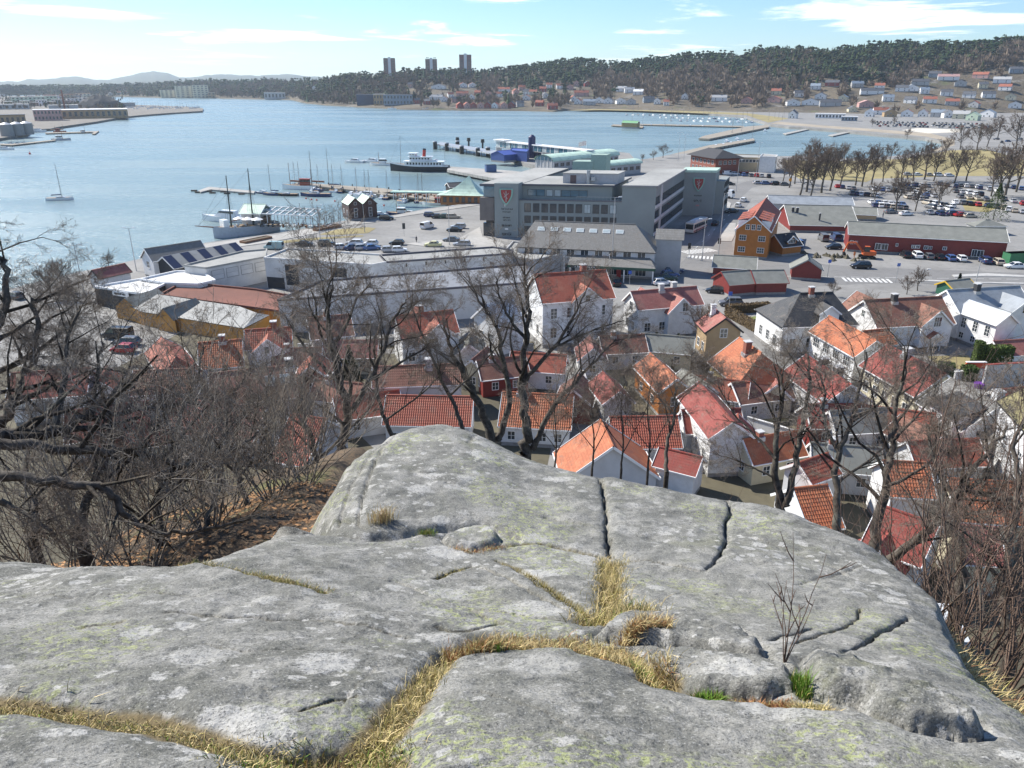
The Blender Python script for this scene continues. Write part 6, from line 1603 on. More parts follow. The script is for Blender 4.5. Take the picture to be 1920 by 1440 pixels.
# tall ship at the quay
a, b = at(398,449,0), at(518,432,0); dd = b - a
ts = thing('tall_ship', 'pale grey two masted sailing ship lying at the near quay', 'ship', ((a.x+b.x)/2, (a.y+b.y)/2 + 1.5, 0), math.atan2(dd.y, dd.x) + math.pi)
L = dd.length; rg = hull_rings(L, 5.6, 2.4, 11, .4, .6)
q = MB(); q.hull(rg, closed=False, cap=False); q.face(rg[0]); q.build('hull', BOATG, ts, smooth=True)
q = MB()
for a, b in zip(rg[:-1], rg[1:]): q.face([(a[0][0],a[0][1]*.97,a[0][2]-.15),(b[0][0],b[0][1]*.97,b[0][2]-.15),(b[4][0],b[4][1]*.97,b[4][2]-.15),(a[4][0],a[4][1]*.97,a[4][2]-.15)])
q.build('deck', DECK, ts)
q = MB(); q.tube((L*.45,0,3.0),(L*.45+6,0,4.2),.2,.1,n=6); q.build('bowsprit', WOODM, ts)
for x, h in ((L*.22, 17), (-L*.12, 18.5)):
    q = MB(); q.tube((x,0,2),(x-.4,0,h),.24,.12,n=7); m_ = q.build('mast', flat('mast dark green', (.05,.06,.05)), ts)
    q = MB(); q.tube((x,0,4.2),(x-6.5,0,4.6),.13,n=6); q.build('boom', WOODM, ts)
    q = MB()
    for s in (-1, 1):
        for dx in (-.9, 0, .9): q.tube((x+dx, s*2.5, 2.6), (x-.3, 0, h*.78), .03, n=3)
    q.tube((L*.45+5,0,4), (x-.4,0,h-.5), .03, n=3); q.build('rigging', DARKM, m_)
q = MB(); q.box(L*.28, L*.36, -1.4, 1.4, 2.4, 4.9); q.build('deckhouse', HULLW, ts)
q = MB(); q.box(-L*.36, -L*.2, -1.6, 1.6, 2.2, 4.4); q.build('deckhouse', flat('deckhouse brown', (.16,.11,.08)), ts)
for i in range(8): q = MB(); q.box(-L*.05+i*.9, -L*.05+i*.9+.6, -1.2+(i % 3), -.6+(i % 3), 2.3, 2.9+.2*(i % 2)); q.build('deck_gear', HULLW if i % 2 else DECK, ts)
# ---------------------------------------------------------------- piers, quays, terrace, street furniture
PLANK = flat('weathered planks', (.30,.265,.215), .9, var=.25, scale=2); PILE = flat('tarred timber', (.05,.042,.035), .9, var=.2)
def pier(name, label, px, z=1.4, th=.6, mat=None, piles=6.0, cat='pier', pz=None):
    P = [at(x, y, z) for x, y in px]; c = sum(P, Vector())/len(P)
    T = thing(name, label, cat, (c.x, c.y, 0))
    Q = [(p.x-c.x, p.y-c.y) for p in P]
    q = MB(); q.prism(Q, z-th, z); q.build('deck', mat or PLANK, T)
    for i in range(len(Q)):
        a, b = Vector(Q[i]), Vector(Q[(i+1) % len(Q)]); n = int((b-a).length/piles)
        for k in range(n):
            o = a.lerp(b, (k+.5)/n); o = o*.985
            q = MB(); q.tube((o.x, o.y, -2), (o.x, o.y, (pz or z-.05)), .22, n=6); q.build('pile', PILE, T)
    return T
pier('long_jetty', 'long timber jetty with moored yachts in the inner harbour', [(548,344),(560,342),(720,353),(760,360),(745,365),(700,360)], 1.6, pz=2.4)
pier('ship_quay', 'broad concrete quay behind the passenger ship', [(838,318),(842,312),(960,320),(1003,325),(1000,338),(930,335)], 2.1, 1.2, PAVE, 4)
pier('terrace_pier', 'wide timber pier carrying the pavilion terrace', [(705,363),(760,356),(860,360),(905,368),(897,380),(830,377),(800,373)], 1.6, .7)
pier('ferry_ramp', 'steel ferry ramp with mooring dolphins', [(818,270),(826,266),(930,282),(926,288)], 3.2, .7, STEEL, 9)
for i, (px, py) in enumerate(((816,284),(838,287),(858,283),(866,293),(896,297),(915,296))):
    p = at(px, py-4, 0); T = thing('mooring_dolphin', 'dark round mooring dolphin in the ferry berth', 'dolphin', (p.x, p.y, 0), 0, 'mooring dolphins of the ferry berth')
    q = MB(); q.tube((0,0,-2),(0,0,4.6),1.3,n=10); q.build('shaft', PILE, T); q = MB(); q.tube((0,0,4.6),(0,0,5.2),1.5,1.2,n=10); q.build('cap', STEEL, T)
for px, py in ((858,266),(879,267),(905,270)):
    p = at(px, py+8, 0); T = thing('mooring_post', 'black topped mooring post beyond the ferry ramp', 'post', (p.x, p.y, 0), 0, 'tall mooring posts of the ferry berth')
    q = MB(); q.tube((0,0,-2),(0,0,3.6),.6,n=8); q.build('shaft', PILE, T); q = MB(); q.tube((0,0,3.6),(0,0,5.8),1.3,1.1,n=8); q.build('fender_head', PILE, T)
pier('floating_dock', 'pale floating dock with short fingers in front of the tall ship', [(372,357),(392,350),(478,358),(476,362),(395,355),(376,360)], .6, .5, PAVE, 999)
for i in range(9):
    p = at(362+i*13.5 if i else 361, 357+i*.5, .5); q = MB(); q.box(-1.1, 1.1, -.55, .55, -.4, .5); o = q.build('dock_float', PILE, None, loc=(p.x, p.y - (2.5 if i % 2 else -1.5), 0)); tag(o, 'dark float beside the pale floating dock', 'float', 'floats of the pale dock')
pier('breakwater_pier', 'outer breakwater pier of the marina', [(1310,259),(1318,255),(1400,237),(1440,234),(1442,238),(1330,260)], 1.6, 1.2, PLANK, 7)
pier('breakwater_pier', 'long inner breakwater pier running from the harbour park', [(1248,292),(1330,272),(1412,260),(1416,263),(1340,277),(1262,294)], 1.6, 1.2, PLANK, 7)
pier('marina_pier', 'thin far marina pier with many berths', [(1200,234),(1200,232),(1395,236),(1395,238)], 1.0, .5, PLANK, 12)
pier('marina_pier', 'short pier crossing the bay toward the beach, left one', [(1468,250),(1512,241),(1516,242.5),(1474,252)], .9, .5, PAVE, 30)
pier('marina_pier', 'short pier crossing the bay toward the beach, right one', [(1553,253),(1590,246),(1598,247),(1562,255)], .9, .5, PAVE, 30)
pier('factory_jetty', 'long thin jetty below the silos', [(0,271),(22,272),(104,263),(104,261.5),(22,270),(0,269)], 1.0, .5, PLANK, 12)
pier('factory_jetty', 'thin jetty to the floating platform by the factory', [(85,248.5),(180,246),(186,245),(178,251),(172,251),(176,247.5),(85,250)], 1.0, .5, PLANK, 12)
# floating green roofed club house
cb = gable('boat_club', 'green roofed boat club on stilts in the bay', (1168,226), (1198,227), (1196,231), 7.0, 4.6, flat('yellow brown boards', (.33,.24,.10)), flat('green sheet roof', (.16,.36,.17), .6), cat='building', pitch=30, z0=1.2, trim=TRIM)
pier('club_pier', 'stilted pier under the green roofed boat club', [(1146,235),(1150,233),(1207,236),(1205,239)], 1.2, .5, PLANK, 6)
# pavilion with swept mint roof
pv = thing('pavilion', 'wooden restaurant pavilion with swept mint green tent roof', 'pavilion', tuple(at(868,381,1.6)), R(-8))
n = 12; hw, hd_, he, hr_ = 8.2, 5.6, 3.4, 9.6
rings = []
for k in range(7):
    t_ = k/6; s = (1-t_)**1.0; z = he + (hr_-he)*(t_**1.7)
    x_off = .8*t_*3
    rings.append([(-hw*s*1.0 + x_off + (0 if k else 0), -hd_*s, z), (hw*s + x_off, -hd_*s, z), (hw*s + x_off, hd_*s, z), (-hw*s + x_off, hd_*s, z)])
q = MB(); q.hull(rings); q.build('tent_roof', T_COPPERB, pv)
q = MB(); q.box(-hw*.86, hw*.86, -hd_*.8, hd_*.8, 0, he); q.build('wall', siding('warm pine boards', (.36,.15,.05), .2, True), pv)
for i in range(6): put_window(pv, -5.5+i*2.2, -hd_*.8, 1.8, math.pi, 1.2, 1.8, 1, 1, WOODM)
q = MB(); q.box(-26, -6, -1, 2.2, 3.3, 3.7); q.build('canopy_roof', T_COPPERB, pv)
for x in range(-25, -6, 4):
    for y in (-.8, 2): q = MB(); q.box(x-.1, x+.1, y-.1, y+.1, 0, 3.3); q.build('canopy_post', TRIM, pv)
gable('terrace_tent', 'dark open terrace roof beside the pavilion', (838,343), (880,341), (878,350), 6.0, 4.0, DARKM, T_DARK, cat='pavilion', pitch=22, z0=1.6, trim=TRIM)
for i in range(14):
    p = at(742+i*6.3, 369-(i % 3)*3, 1.6); T = thing('terrace_table', 'brown bench table on the terrace pier', 'table', tuple(p), R(i*17), 'bench tables on the terrace pier')
    q = MB(); q.box(-1, 1, -.4, .4, .7, .76); q.build('table_top', WOODM, T)
    for s in (-1, 1): q = MB(); q.box(-1, 1, s*.75-.15, s*.75+.15, .42, .47); q.build('bench', WOODM, T); q = MB(); q.box(s*.7-.05, s*.7+.05, -.7, .7, 0, .7); q.build('leg', WOODM, T)
# brown twin gabled boathouse
bp = at(670,411); brz = math.atan2(*(lambda d: (d.y, d.x))(at(698,412)-at(672,414)))
for k, lb in ((0, 'left half of the dark brown twin gabled boathouse on the quay'), (1, 'right half of the dark brown twin gabled boathouse on the quay')):
    c = bp + Vector((math.cos(brz), math.sin(brz), 0))*(k*4.6-2.0)
    house('brown_boathouse', lb, 'boathouse', (c.x, c.y + 3), brz - math.pi/2, 8.5, 4.5, G+4.6, G+6.6, W_BROWN, T_COPPERB, group='brown twin boathouse', trim=W_BROWN, wins=[('R', 1, 2.2, .9, 2.6, 1, 3), ('R', 1, 5.0, .7, .8, 1, 1), ('F', 2, 2.2, .8, 1.2), ('B', 2, 2.2, .8, 1.2)], ohg=.1, oh=.15)
# quay restaurant with glazed pergola
qr = thing('quay_restaurant', 'quayside restaurant with mint roof and white glazed pergola', 'restaurant', tuple(at(540,420,G)), R(-8))
q = MB(); q.box(-13, -7, -3, 4, 0, 3.4); q.build('wall', W_LGREY, qr)
gr = link('hall', None, qr, (-10, .5, 0)); gable_roof(gr, 7, 8.5, 3.4, 5.6, T_COPPERB, name='roof')
q = MB(); q.face([(-7,-3.2,3.4),(9,-3.2,3.0),(9,4,3.8),(-7,4,4.4)]); q.build('glass_roof', flat('greenish glass', (.16,.22,.21), .1, var=.3), qr)
for i in range(9): q = MB(); x = -7+i*2; q.bar((x,-3.3,3.45-.05*i), (x,4.1,4.45-.07*i), .25, .2); q.build('rafter', TRIM, qr)
for s, z0, z1 in ((-3.3,3.45,3.05),(.4,3.95,3.45),(4.1,4.45,3.85)): q = MB(); q.bar((-7,s,z0),(9,s,z1),.3,.25); q.build('beam', TRIM, qr)
for i in range(12):
    for y in (-3.2, 3.9): q = MB(); x = -7+i*2.2; q.box(x-.09, x+.09, y-.09, y+.09, 0, 3.1); q.build('post', TRIM if i < 8 else STEEL, qr)
rnd = random.Random(5)
for i in range(26):
    x, y = -6.5+(i % 13)*1.75, -5.2+(i//13)*2.0; w = qr.matrix_basis @ Vector((x+rnd.uniform(-.3,.3), y, 0))
    T = thing('cafe_table', 'small terrace table with chairs at the quayside restaurant', 'table', tuple(w), rnd.uniform(0, 3), 'terrace tables at the quayside restaurant')
    q = MB(); q.box(-.45,.45,-.45,.45,.7,.74); q.tube((0,0,0),(0,0,.7),.05,n=5); q.build('table_top', rnd.choice((TRIM, DECK, STEEL)), T)
    for s in (-1, 1):
        q = MB(); q.box(s*.8-.2, s*.8+.2, -.2, .2, .42, .46); q.box(s*1.0-.02, s*1.0+.02, -.2, .2, .46, .9); q.box(s*.8-.18, s*.8-.14, -.18, .18, 0, .42); q.box(s*.8+.14, s*.8+.18, -.18, .18, 0, .42); q.build('chair', rnd.choice((DARKM, WOODM)), T)
for i, (x, y) in enumerate(((-12.5,-5.5),(-9.5,-6.0),(-6.5,-6.2))):
    w = qr.matrix_basis @ Vector((x, y, 0)); T = thing('parasol', 'cream parasol by the quayside restaurant', 'parasol', tuple(w), 0, 'cream parasols at the restaurant')
    q = MB(); q.tube((0,0,0),(0,0,2.7),.04,n=5); q.build('pole', STEEL, T); q = MB(); q.tube((0,0,2.2),(0,0,2.9),1.8,.05,n=8); q.build('canopy', TRIM, T)
# planters, kerbs, lawn strips, markings
def planter(label, A, B, w, h):
    a, b = at(*A), at(*B); m_ = (a+b)/2; L = (b-a).length; T = thing('planter', label, 'planter', tuple(m_), math.atan2((b-a).y, (b-a).x))
    for s in (-1, 1):
        q = MB(); q.box(-L/2, L/2, s*w/2-.15, s*w/2+.15, 0, h); q.build('side_wall', flat('planter brick', (.22,.12,.07), .9), T)
        q = MB(); q.box(s*L/2-.15, s*L/2+.15, -w/2+.15, w/2-.15, 0, h-.004); q.build('end_wall', flat('planter brick', (.22,.12,.07), .9), T)
    q = MB(); q.box(-L/2+.15, L/2-.15, -w/2+.15, w/2-.15, 0, h*.8); q.build('soil', SOIL, T)
planter('long brick planter left of the quayside lawn', (455,457), (505,447), 2.2, .7)
planter('stone planter at the end of the quayside lawn', (591,434), (636,425), 1.8, .8)
KERB = flat('kerb stone', (.42,.415,.40), .9, var=.15)
def band(name, label, px, z, mat, cat, skirt=None): return poly_sheet(name, PX(z, *px), z, mat, label=label, cat=cat, skirt=skirt)
band('pavement', 'pale promenade pavement along the quay', [(268,486),(385,457),(520,440),(600,426),(700,411),(800,393),(897,380),(900,384),(805,398),(740,408),(700,417),(640,424),(590,438),(500,455),(395,470),(300,492)], G+.12, PAVE, 'pavement', G-.1)
band('lawn', 'dry lawn wedge in front of the quayside restaurant', [(597,440),(632,430),(690,426),(705,428),(690,437),(640,440)], G+.05, GRASS_D, 'lawn')
band('lawn', 'thin dry verge along the quay road', [(520,452),(600,445),(680,441),(682,443),(600,449),(520,457)], G+.05, GRASS_D, 'lawn')
band('pavement', 'raised pavement beside the hotel corner', [(860,447),(900,425),(905,444),(930,452),(960,462),(900,464),(800,462),(760,457),(800,452)], G+.12, PAVE, 'pavement', G-.1)
band('road', 'darker road surface crossing in front of the red sheds', [(1270,500),(1300,470),(1330,450),(1345,420),(1362,400),(1395,372),(1410,372),(1385,410),(1370,445),(1378,485),(1480,490),(1600,500),(1920,512),(1920,545),(1700,530),(1560,535),(1440,545),(1330,540),(1255,525)], G+.008, ASPH_D, 'road')
band('road', 'dark street between hotel and ochre house', [(1240,455),(1290,412),(1330,380),(1362,352),(1400,340),(1480,330),(1480,338),(1410,352),(1390,370),(1350,405),(1325,440),(1290,470)], G+.012, ASPH_D, 'road')
band('pavement', 'pale traffic island at the street corner', [(1346,378),(1358,374),(1371,381),(1366,396),(1347,394)], G+.12, PAVE, 'pavement', G-.1)
band('pavement', 'pale ramp beside the ochre house', [(1352,430),(1362,418),(1380,418),(1378,440),(1372,452),(1352,452)], G+.12, PAVE, 'pavement', G-.1)
band('beach', 'pale sand beach curving round the bay', [(1445,232),(1540,239),(1640,247),(1735,256),(1768,263),(1771,273),(1745,284),(1760,284),(1790,272),(1790,262),(1745,250),(1640,242),(1540,235),(1460,228)], G+.02, SAND, 'beach')
band('beach', 'white sand flat below the far car rows', [(1690,244),(1720,240),(1800,243),(1800,248),(1740,250)], G+.03, asphalt('white sand', (.58,.54,.46), .08), 'beach')
band('lawn', 'straw coloured lawn along the far shore', [(1062,207),(1130,203),(1300,208),(1400,212),(1480,222),(1440,230),(1400,216),(1300,212),(1200,208),(1130,206.5)], G+.02, GRASS_D, 'lawn')
band('lawn', 'park lawn between the bay and the car park', [(1470,300),(1560,303),(1690,298),(1780,282),(1850,280),(1920,300),(1920,330),(1800,330),(1640,335),(1600,350),(1540,360),(1490,330)], G+.02, GRASS_D, 'lawn')
band('lawn', 'grass bank at the right of the car park', [(1800,375),(1850,372),(1870,390),(1850,398),(1810,395)], G+.02, GRASS_D, 'lawn')
band('road', 'park road winding past the car park', [(1450,350),(1490,335),(1640,342),(1800,336),(1920,338),(1920,345),(1800,344),(1640,350),(1560,365),(1490,362)], G+.028, ASPH, 'road')
MARK = flat('road paint', (.66,.66,.64), .7, var=.2, scale=3)
def zebra(label, A, B, n, length, parentless=True):
    a, b = at(*A), at(*B); d = (b-a)/n; m_ = (a+b)/2; rz = math.atan2(d.y, d.x); s = d.length
    T = thing('zebra_crossing', label, 'crossing', (m_.x, m_.y, G), rz)
    for i in range(n):
        x = (i-(n-1)/2)*s; q = MB(); q.face([(x-s*.27,-length/2,.03),(x+s*.27,-length/2,.03),(x+s*.27,length/2,.03),(x-s*.27,length/2,.03)]); q.build('stripe', MARK, T)
zebra('zebra crossing on the main road near the lone red shed', (1579,524), (1672,527), 10, 3.4)
zebra('zebra crossing at the junction by the traffic light', (1282,474), (1338,468), 10, 4.0)
zebra('second zebra crossing at the junction, nearer the market hall', (1236,485), (1266,486), 5, 3.6)
zebra('third zebra crossing below the bus', (1288,481), (1338,484), 7, 3.0)
band('kerb', 'pale kerb of the traffic islands at right', [(1785,515),(1850,512),(1920,516),(1920,519),(1850,517),(1790,519)], G+.12, KERB, 'kerb', G-.1)
band('kerb', 'pale kerb along the lower side of the main road', [(1700,523),(1735,524),(1830,528),(1920,530),(1920,532),(1830,530),(1700,526)], G+.12, KERB, 'kerb', G-.1)
# lamps and poles
def lamp(px, py, ptop, label, double=False, group='street lamps of the harbour', kind='lamp', z=G):
    b = at(px, py, z); r = math.hypot(b.x, b.y)
    d = ray(*ptop); h = CAMZ + d.z/math.hypot(d.x, d.y)*r - z
    if kind == 'flag':
        T = thing('flagpole', label, 'flagpole', tuple(b), 0, group)
        q = MB(); q.tube((0,0,0),(0,0,h),.09,.05,n=6); q.build('pole', TRIM, T); q = MB(); q.tube((0,0,h),(0,0,h+.18),.1,.1,n=6); q.build('finial', TRIM, T); return T
    T = thing('street_lamp', label, 'lamp', tuple(b), 0, group)
    q = MB(); q.tube((0,0,0),(0,0,h),.11,.06,n=6); q.build('pole', STEEL, T)
    for s in ((-1, 1) if double else (1,)):
        q = MB(); q.bar((0,0,h-.05),(s*1.0,0,h+.1),.07,.07); q.build('arm', STEEL, T)
        q = MB(); q.hull([[(s*.7,-.16,h+.04),(s*1.5,-.12,h+.1),(s*1.5,.12,h+.1),(s*.7,.16,h+.04)], [(s*.75,-.1,h+.2),(s*1.4,-.08,h+.22),(s*1.4,.08,h+.22),(s*.75,.1,h+.2)]]); q.build('lamp_head', TRIM, T)
    return T
for px, py, tp, dbl, lb in ((256,508,(241,428),True,'tall twin headed lamp left of the white boathouse'),(157,545,(146,459),True,'tall twin headed lamp at the far left quay'),(601,453,(594,385),False,'lamp by the end of the quayside lawn'),(843,460,(842,387),False,'lamp in front of the hotel corner'),(684,436,(681,374),False,'lamp beside the brown boathouse'),(1316,489,(1317,411),True,'twin globe lamp at the junction'),(1347,478,(1349,362),False,'tall lamp left of the ochre house'),(1271,303,(1272,249),True,'first lamp of the pair at the marina quay'),(1282,300,(1284,252),True,'second lamp of the pair at the marina quay'),(1416,346,(1423,268),True,'tall lamp right of the tan office'),(1380,360,(1381,300),False,'lamp behind the hotel tower'),(1505,362,(1513,334),False,'lamp among the park trees'),(1482,350,(1484,306),False,'lamp by the orange road sign'),(1727,530,(1725,505),False,'low lamp beside the main road'),(1830,528,(1832,487),False,'lamp in front of the red warehouse at right'),(1146,520,(1146,340+30),False,'slim lamp before the hotel front')):
    lamp(px, py, tp, lb, dbl)
for px, py, tp, lb in ((1057,520,(1056,482),'left white flagpole behind the tall villa'),(1097,515,(1096,480),'middle white flagpole behind the tall villa'),(1141,522,(1141,478),'right white flagpole behind the tall villa')):
    lamp(px, py, tp, lb, kind='flag', group='white flagpoles')
fp = lamp(1098,309,(1098,263), 'flagpole with waving flag above the ferry terminal', kind='flag', group='white flagpoles')
q = MB(); cols = 7; hf = (fp.children[0].dimensions.z if False else 16)
b_ = at(1098,309); r_ = math.hypot(b_.x, b_.y); dt_ = ray(1098,263); hf = CAMZ + dt_.z/math.hypot(dt_.x, dt_.y)*r_ - G
for i in range(cols):
    x0, x1 = -i*.55, -(i+1)*.55; y0, y1 = .3*math.sin(i*1.1), .3*math.sin((i+1)*1.1)
    q.face([(x0,y0,hf-2.4-i*.1),(x1,y1,hf-2.5-i*.1),(x1,y1,hf-.3-i*.12),(x0,y0,hf-.2-i*.12)])
q.build('flag', flat('flag cloth', (.75,.62,.60), .8, var=.3, scale=1.2), fp)
def sign(px, py, h, label, colr, w=.7, hh=.7):
    b = at(px, py); T = thing('road_sign', label, 'sign', tuple(b), 0, 'road signs')
    q = MB(); q.tube((0,0,0),(0,0,h),.05,n=5); q.build('pole', STEEL, T); q = MB(); q.box(-w/2,w/2,-.06,-.03,h-hh,h); q.build('plate', flat('sign ' + label[:12], colr, .5, var=0), T)
sign(1180,534,3.0,'blue parking sign before the market hall',(.03,.10,.45)); sign(1365,592,4.5,'blue sign on a pole by the lane',(.03,.10,.45)); sign(1480,352,3.6,'orange detour sign beside the park trees',(.75,.30,.01),1.1,1.1); sign(1551,521,4.0,'blue parking sign beside the lone red shed',(.10,.16,.4)); sign(1679,530,4.2,'crossing sign at the zebra crossing',(.10,.16,.4)); sign(758,443,3.6,'dark info pillar on the car park island',(.05,.05,.05),.8,1.6)
def traffic_light(px, py, label):
    b = at(px, py); T = thing('traffic_light', label, 'traffic light', tuple(b), 0, 'traffic lights at the junction')
    q = MB(); q.tube((0,0,0),(0,0,3.2),.07,n=6); q.build('pole', STEEL, T); q = MB(); q.box(-.2,.2,-.2,.1,2.6,3.7); hd = q.build('signal_head', DARKM, T); q = MB(); q.box(-.35,.35,.1,.13,2.45,3.85); q.build('backboard', DARKM, hd)
traffic_light(1291,486,'traffic light left of the twin globe lamp'); traffic_light(1277,461,'traffic light by the market hall corner'); traffic_light(1347,476,'traffic light right of the zebra stripes'); traffic_light(1266,480,'traffic light beside the nearer zebra crossing')
# green containers, recycling, blue container on the quay
def container(px, py, L, W, Hh, rz, col, label):
    b = at(px, py); T = thing('container', label, 'container', tuple(b), R(rz)); q = MB(); q.box(-L/2, L/2, -W/2, W/2, 0.1, Hh); m_ = flat('paint ' + label[:10], col, .6); q.build('body', m_, T)
    n = int(L/.5); q = MB()
    for i in range(n):
        for s in (-1, 1): q.box(-L/2+i*L/n+.05, -L/2+i*L/n+.2, s*W/2-.02, s*W/2+.05, .2, Hh-.15)
    q.build('ribs', m_, T); q = MB(); q.box(-L/2-.05, L/2+.05, -W/2-.05, W/2+.05, Hh-.1, Hh); q.build('lid', m_, T)
container(1905,492,6,2.4,2.4,10,(.04,.17,.08),'green market tent container by the main road'); container(920,322,5,2.6,3.2,20,(.06,.11,.24),'blue container on the ship quay'); container(1571,452,2.2,1.4,1.6,0,(.05,.12,.25),'blue bin beside the red warehouse')
tub = thing('garden_tub', 'purple garden tub in the right hand yard', 'tub', tuple(at(1835,727,G))); q = MB(); q.tube((0,0,0),(0,0,.7),.55,.75,n=12); q.build('basin', flat('purple plastic', (.16,.04,.30), .5), tub); q = MB(); q.tube((0,0,.55),(0,0,.64),.68,.70,n=12); q.build('water', GLASSP, tub)
ct = thing('corrugated_lean_to', 'small lean-to with white corrugated roof and yellow strip below the rock', 'lean-to', tuple(at(1752,1165,4.2)), R(-4))
for i in range(9):
    q = MB(); x = -2.0+i*.45; zz = 0
    for k in range(3): q.bar((x+k*.15, -1.6, -.5), (x+k*.15, 1.6, .45), .13, .07)
    q.build('roof_sheet', flat('corrugated yellow sheet', (.70,.62,.25)) if i in (4, 5) else flat('corrugated white sheet', (.68,.70,.72), .4), ct)
q = MB(); q.box(-2.1, 2.1, -1.5, 1.5, -2.6, -.75); q.build('wall', W_GREY, ct)
buoy = tag(MB().build('marker_buoy', LAMPR) if False else (lambda q: (q.tube((0,0,-.3),(0,0,.9),.7,.55,n=10), q.tube((0,0,.9),(0,0,2.2),.12,.08,n=5), q.build('marker_buoy', flat('buoy red', (.5,.02,.03), .5), None, loc=tuple(at(56,289,0))))[-1])(MB()), 'small red marker buoy in the open fjord', 'buoy')
for px, py in ((574,373),(584,375),(594,376),(628,378),(700,384),(720,386),(748,390)):
    q = MB(); q.tube((0,0,-.2),(0,0,.45),.35,.28,n=8); q.tube((0,0,.45),(0,0,.7),.06,n=5); o = q.build('mooring_buoy', flat('buoy orange red', (.55,.08,.05), .5), None, loc=tuple(at(px, py, 0))); tag(o, 'orange red mooring buoy in the inner basin', 'buoy', 'mooring buoys in the inner basin')
# people
def person(px, py, label, rz, top, leg):
    T = thing('person', label, 'person', tuple(at(px, py)), rz, 'people walking')
    me = bpy.data.meshes.new('body'); V = [(0,0,.95),(0,0,1.25),(0,.0,1.45),(0,.02,1.55),(0,.03,1.68),(.09,.02,.9),(.1,.12,.5),(.1,.02,.06),(.1,.16,.04),(-.09,.02,.9),(-.1,-.08,.5),(-.1,-.22,.1),(-.1,-.1,.05),(.19,0,1.42),(.25,-.06,1.15),(.24,.06,.92),(-.19,0,1.42),(-.25,.08,1.15),(-.24,.16,.94)]
    E = [(0,1),(1,2),(2,3),(3,4),(0,5),(5,6),(6,7),(7,8),(0,9),(9,10),(10,11),(11,12),(2,13),(13,14),(14,15),(2,16),(16,17),(17,18)]
    me.from_pydata(V, E, []); o = link('body', me, T); me.materials.append(flat(top[0], top[1], .8))
    m_ = o.modifiers.new('skin', 'SKIN'); sv = me.skin_vertices[0].data
    for i, r in enumerate((.15,.16,.13,.06,.10,.10,.07,.05,.04,.10,.07,.05,.04,.07,.05,.04,.07,.05,.04)): sv[i].radius = (r, r*.8)
    sv[0].use_root = True; o.modifiers.new('sub', 'SUBSURF').levels = 1
    q = MB(); q.tube((0,.0,1.70),(0,.0,1.84),.12,.07,n=8); q.build('hair', flat('dark hair', (.03,.02,.015)), T)
    q = MB(); q.hull([[(-.19,-.12,.98),(.19,-.12,.98),(.19,.12,.98),(-.19,.12,.98)],[(-.2,-.14,.72),(.2,-.14,.72),(.2,.15,.72),(-.2,.15,.72)]]); q.build('coat_skirt', flat(top[0], top[1], .8), T)
person(781,455,'person in a dark coat standing on the car park island', .4, ('dark coat', (.04,.04,.05)), None)
person(1357,388,'person in dark clothes on the pale traffic island', 1.4, ('black jacket', (.02,.02,.025)), None)
person(1655,408,'person in dark clothes crossing behind the red warehouse', .9, ('navy jacket', (.03,.04,.08)), None)
person(1601,484,'person in an orange vest beside the excavator', .2, ('orange vest', (.55,.14,.02)), None)
rd = [o for o in bpy.data.objects if o.name.startswith('road')]
for A, B, n in (((1400,517),(1915,524),16), ((1300,470),(1385,385),9), ((1490,345),(1800,340),14)):
    a, b = at(*A), at(*B); u = (b-a).normalized()
    for i in range(n): c = a.lerp(b, (i+.5)/n); q = MB(); w = Vector((-u.y, u.x, 0))*.09; q.face([c-u*1.3-w, c+u*1.3-w, c+u*1.3+w, c-u*1.3+w]); q.build('lane_dash', MARK, rd[0], loc=(0, 0, .034))
# ---------------------------------------------------------------- far buildings
FR_ = flat('far tile red', (.34,.12,.08), .9, var=.15, scale=.1); FD_ = flat('far slate', (.10,.105,.12), .8, var=.15, scale=.1); FW_ = flat('far white boards', (.72,.72,.72), .7, var=.06, scale=.1); FG_ = flat('far grey boards', (.42,.42,.42), .8, var=.1, scale=.1)
FY_ = flat('far cream render', (.60,.55,.40), .8, var=.08, scale=.1); FB_ = flat('far tan brick', (.36,.25,.14), .9, var=.15, scale=.1); FRD = flat('far red boards', (.28,.06,.05), .8, var=.1, scale=.1); FPI = flat('far pink boards', (.50,.30,.27), .8, var=.1, scale=.1); FBL = flat('far blue grey', (.22,.27,.33), .7, var=.1, scale=.1)
FGN = flat('far pale green boards', (.45,.55,.42), .8, var=.1, scale=.1)
far_xy = []
rnd = random.Random(21)
def far_house(px, py, wpx, wall, roof, label, side=None, group='houses on the far hillside', hh=5.6, rr_=3.6, depth=8.0, nw=2):
    p = terrain_hit(px, py)
    if py > 203 and px > 1380: p = at(px, py)
    d = math.hypot(p.x, p.y); L = max(6.0, wpx*d/FPX); far_xy.append((p.x, p.y, L*.9))
    face = math.atan2(-p.y, -p.x)                       # towards the harbour
    if side is None: side = rnd.random() < .5
    rz = face - math.pi/2 + rnd.uniform(-.35, .35)
    if side:                                            # gable end to the harbour
        rz += math.pi/2; W, L2 = L, depth*1.3
    else: W, L2 = depth, L
    z0 = p.z - .3
    wins = [('F', nw, 1.8, 1.3, 1.4, 1, 1), ('F', nw, 4.0, 1.3, 1.2, 1, 1), ('R', 2, 1.8, 1.3, 1.4, 1, 1), ('L', 2, 1.8, 1.3, 1.4, 1, 1), ('R', 1, 4.4, 1.3, 1.3, 1, 1), ('L', 1, 4.4, 1.3, 1.3, 1, 1)]
    T = house('far_house', label, 'house', (p.x, p.y), rz, L2, W, z0+hh, z0+hh+rr_, wall, roof, z0=z0, wins=wins, group=group, trim=None, barge=False, chim=[(.4, 0, .9, .8, FD_)])
    return T
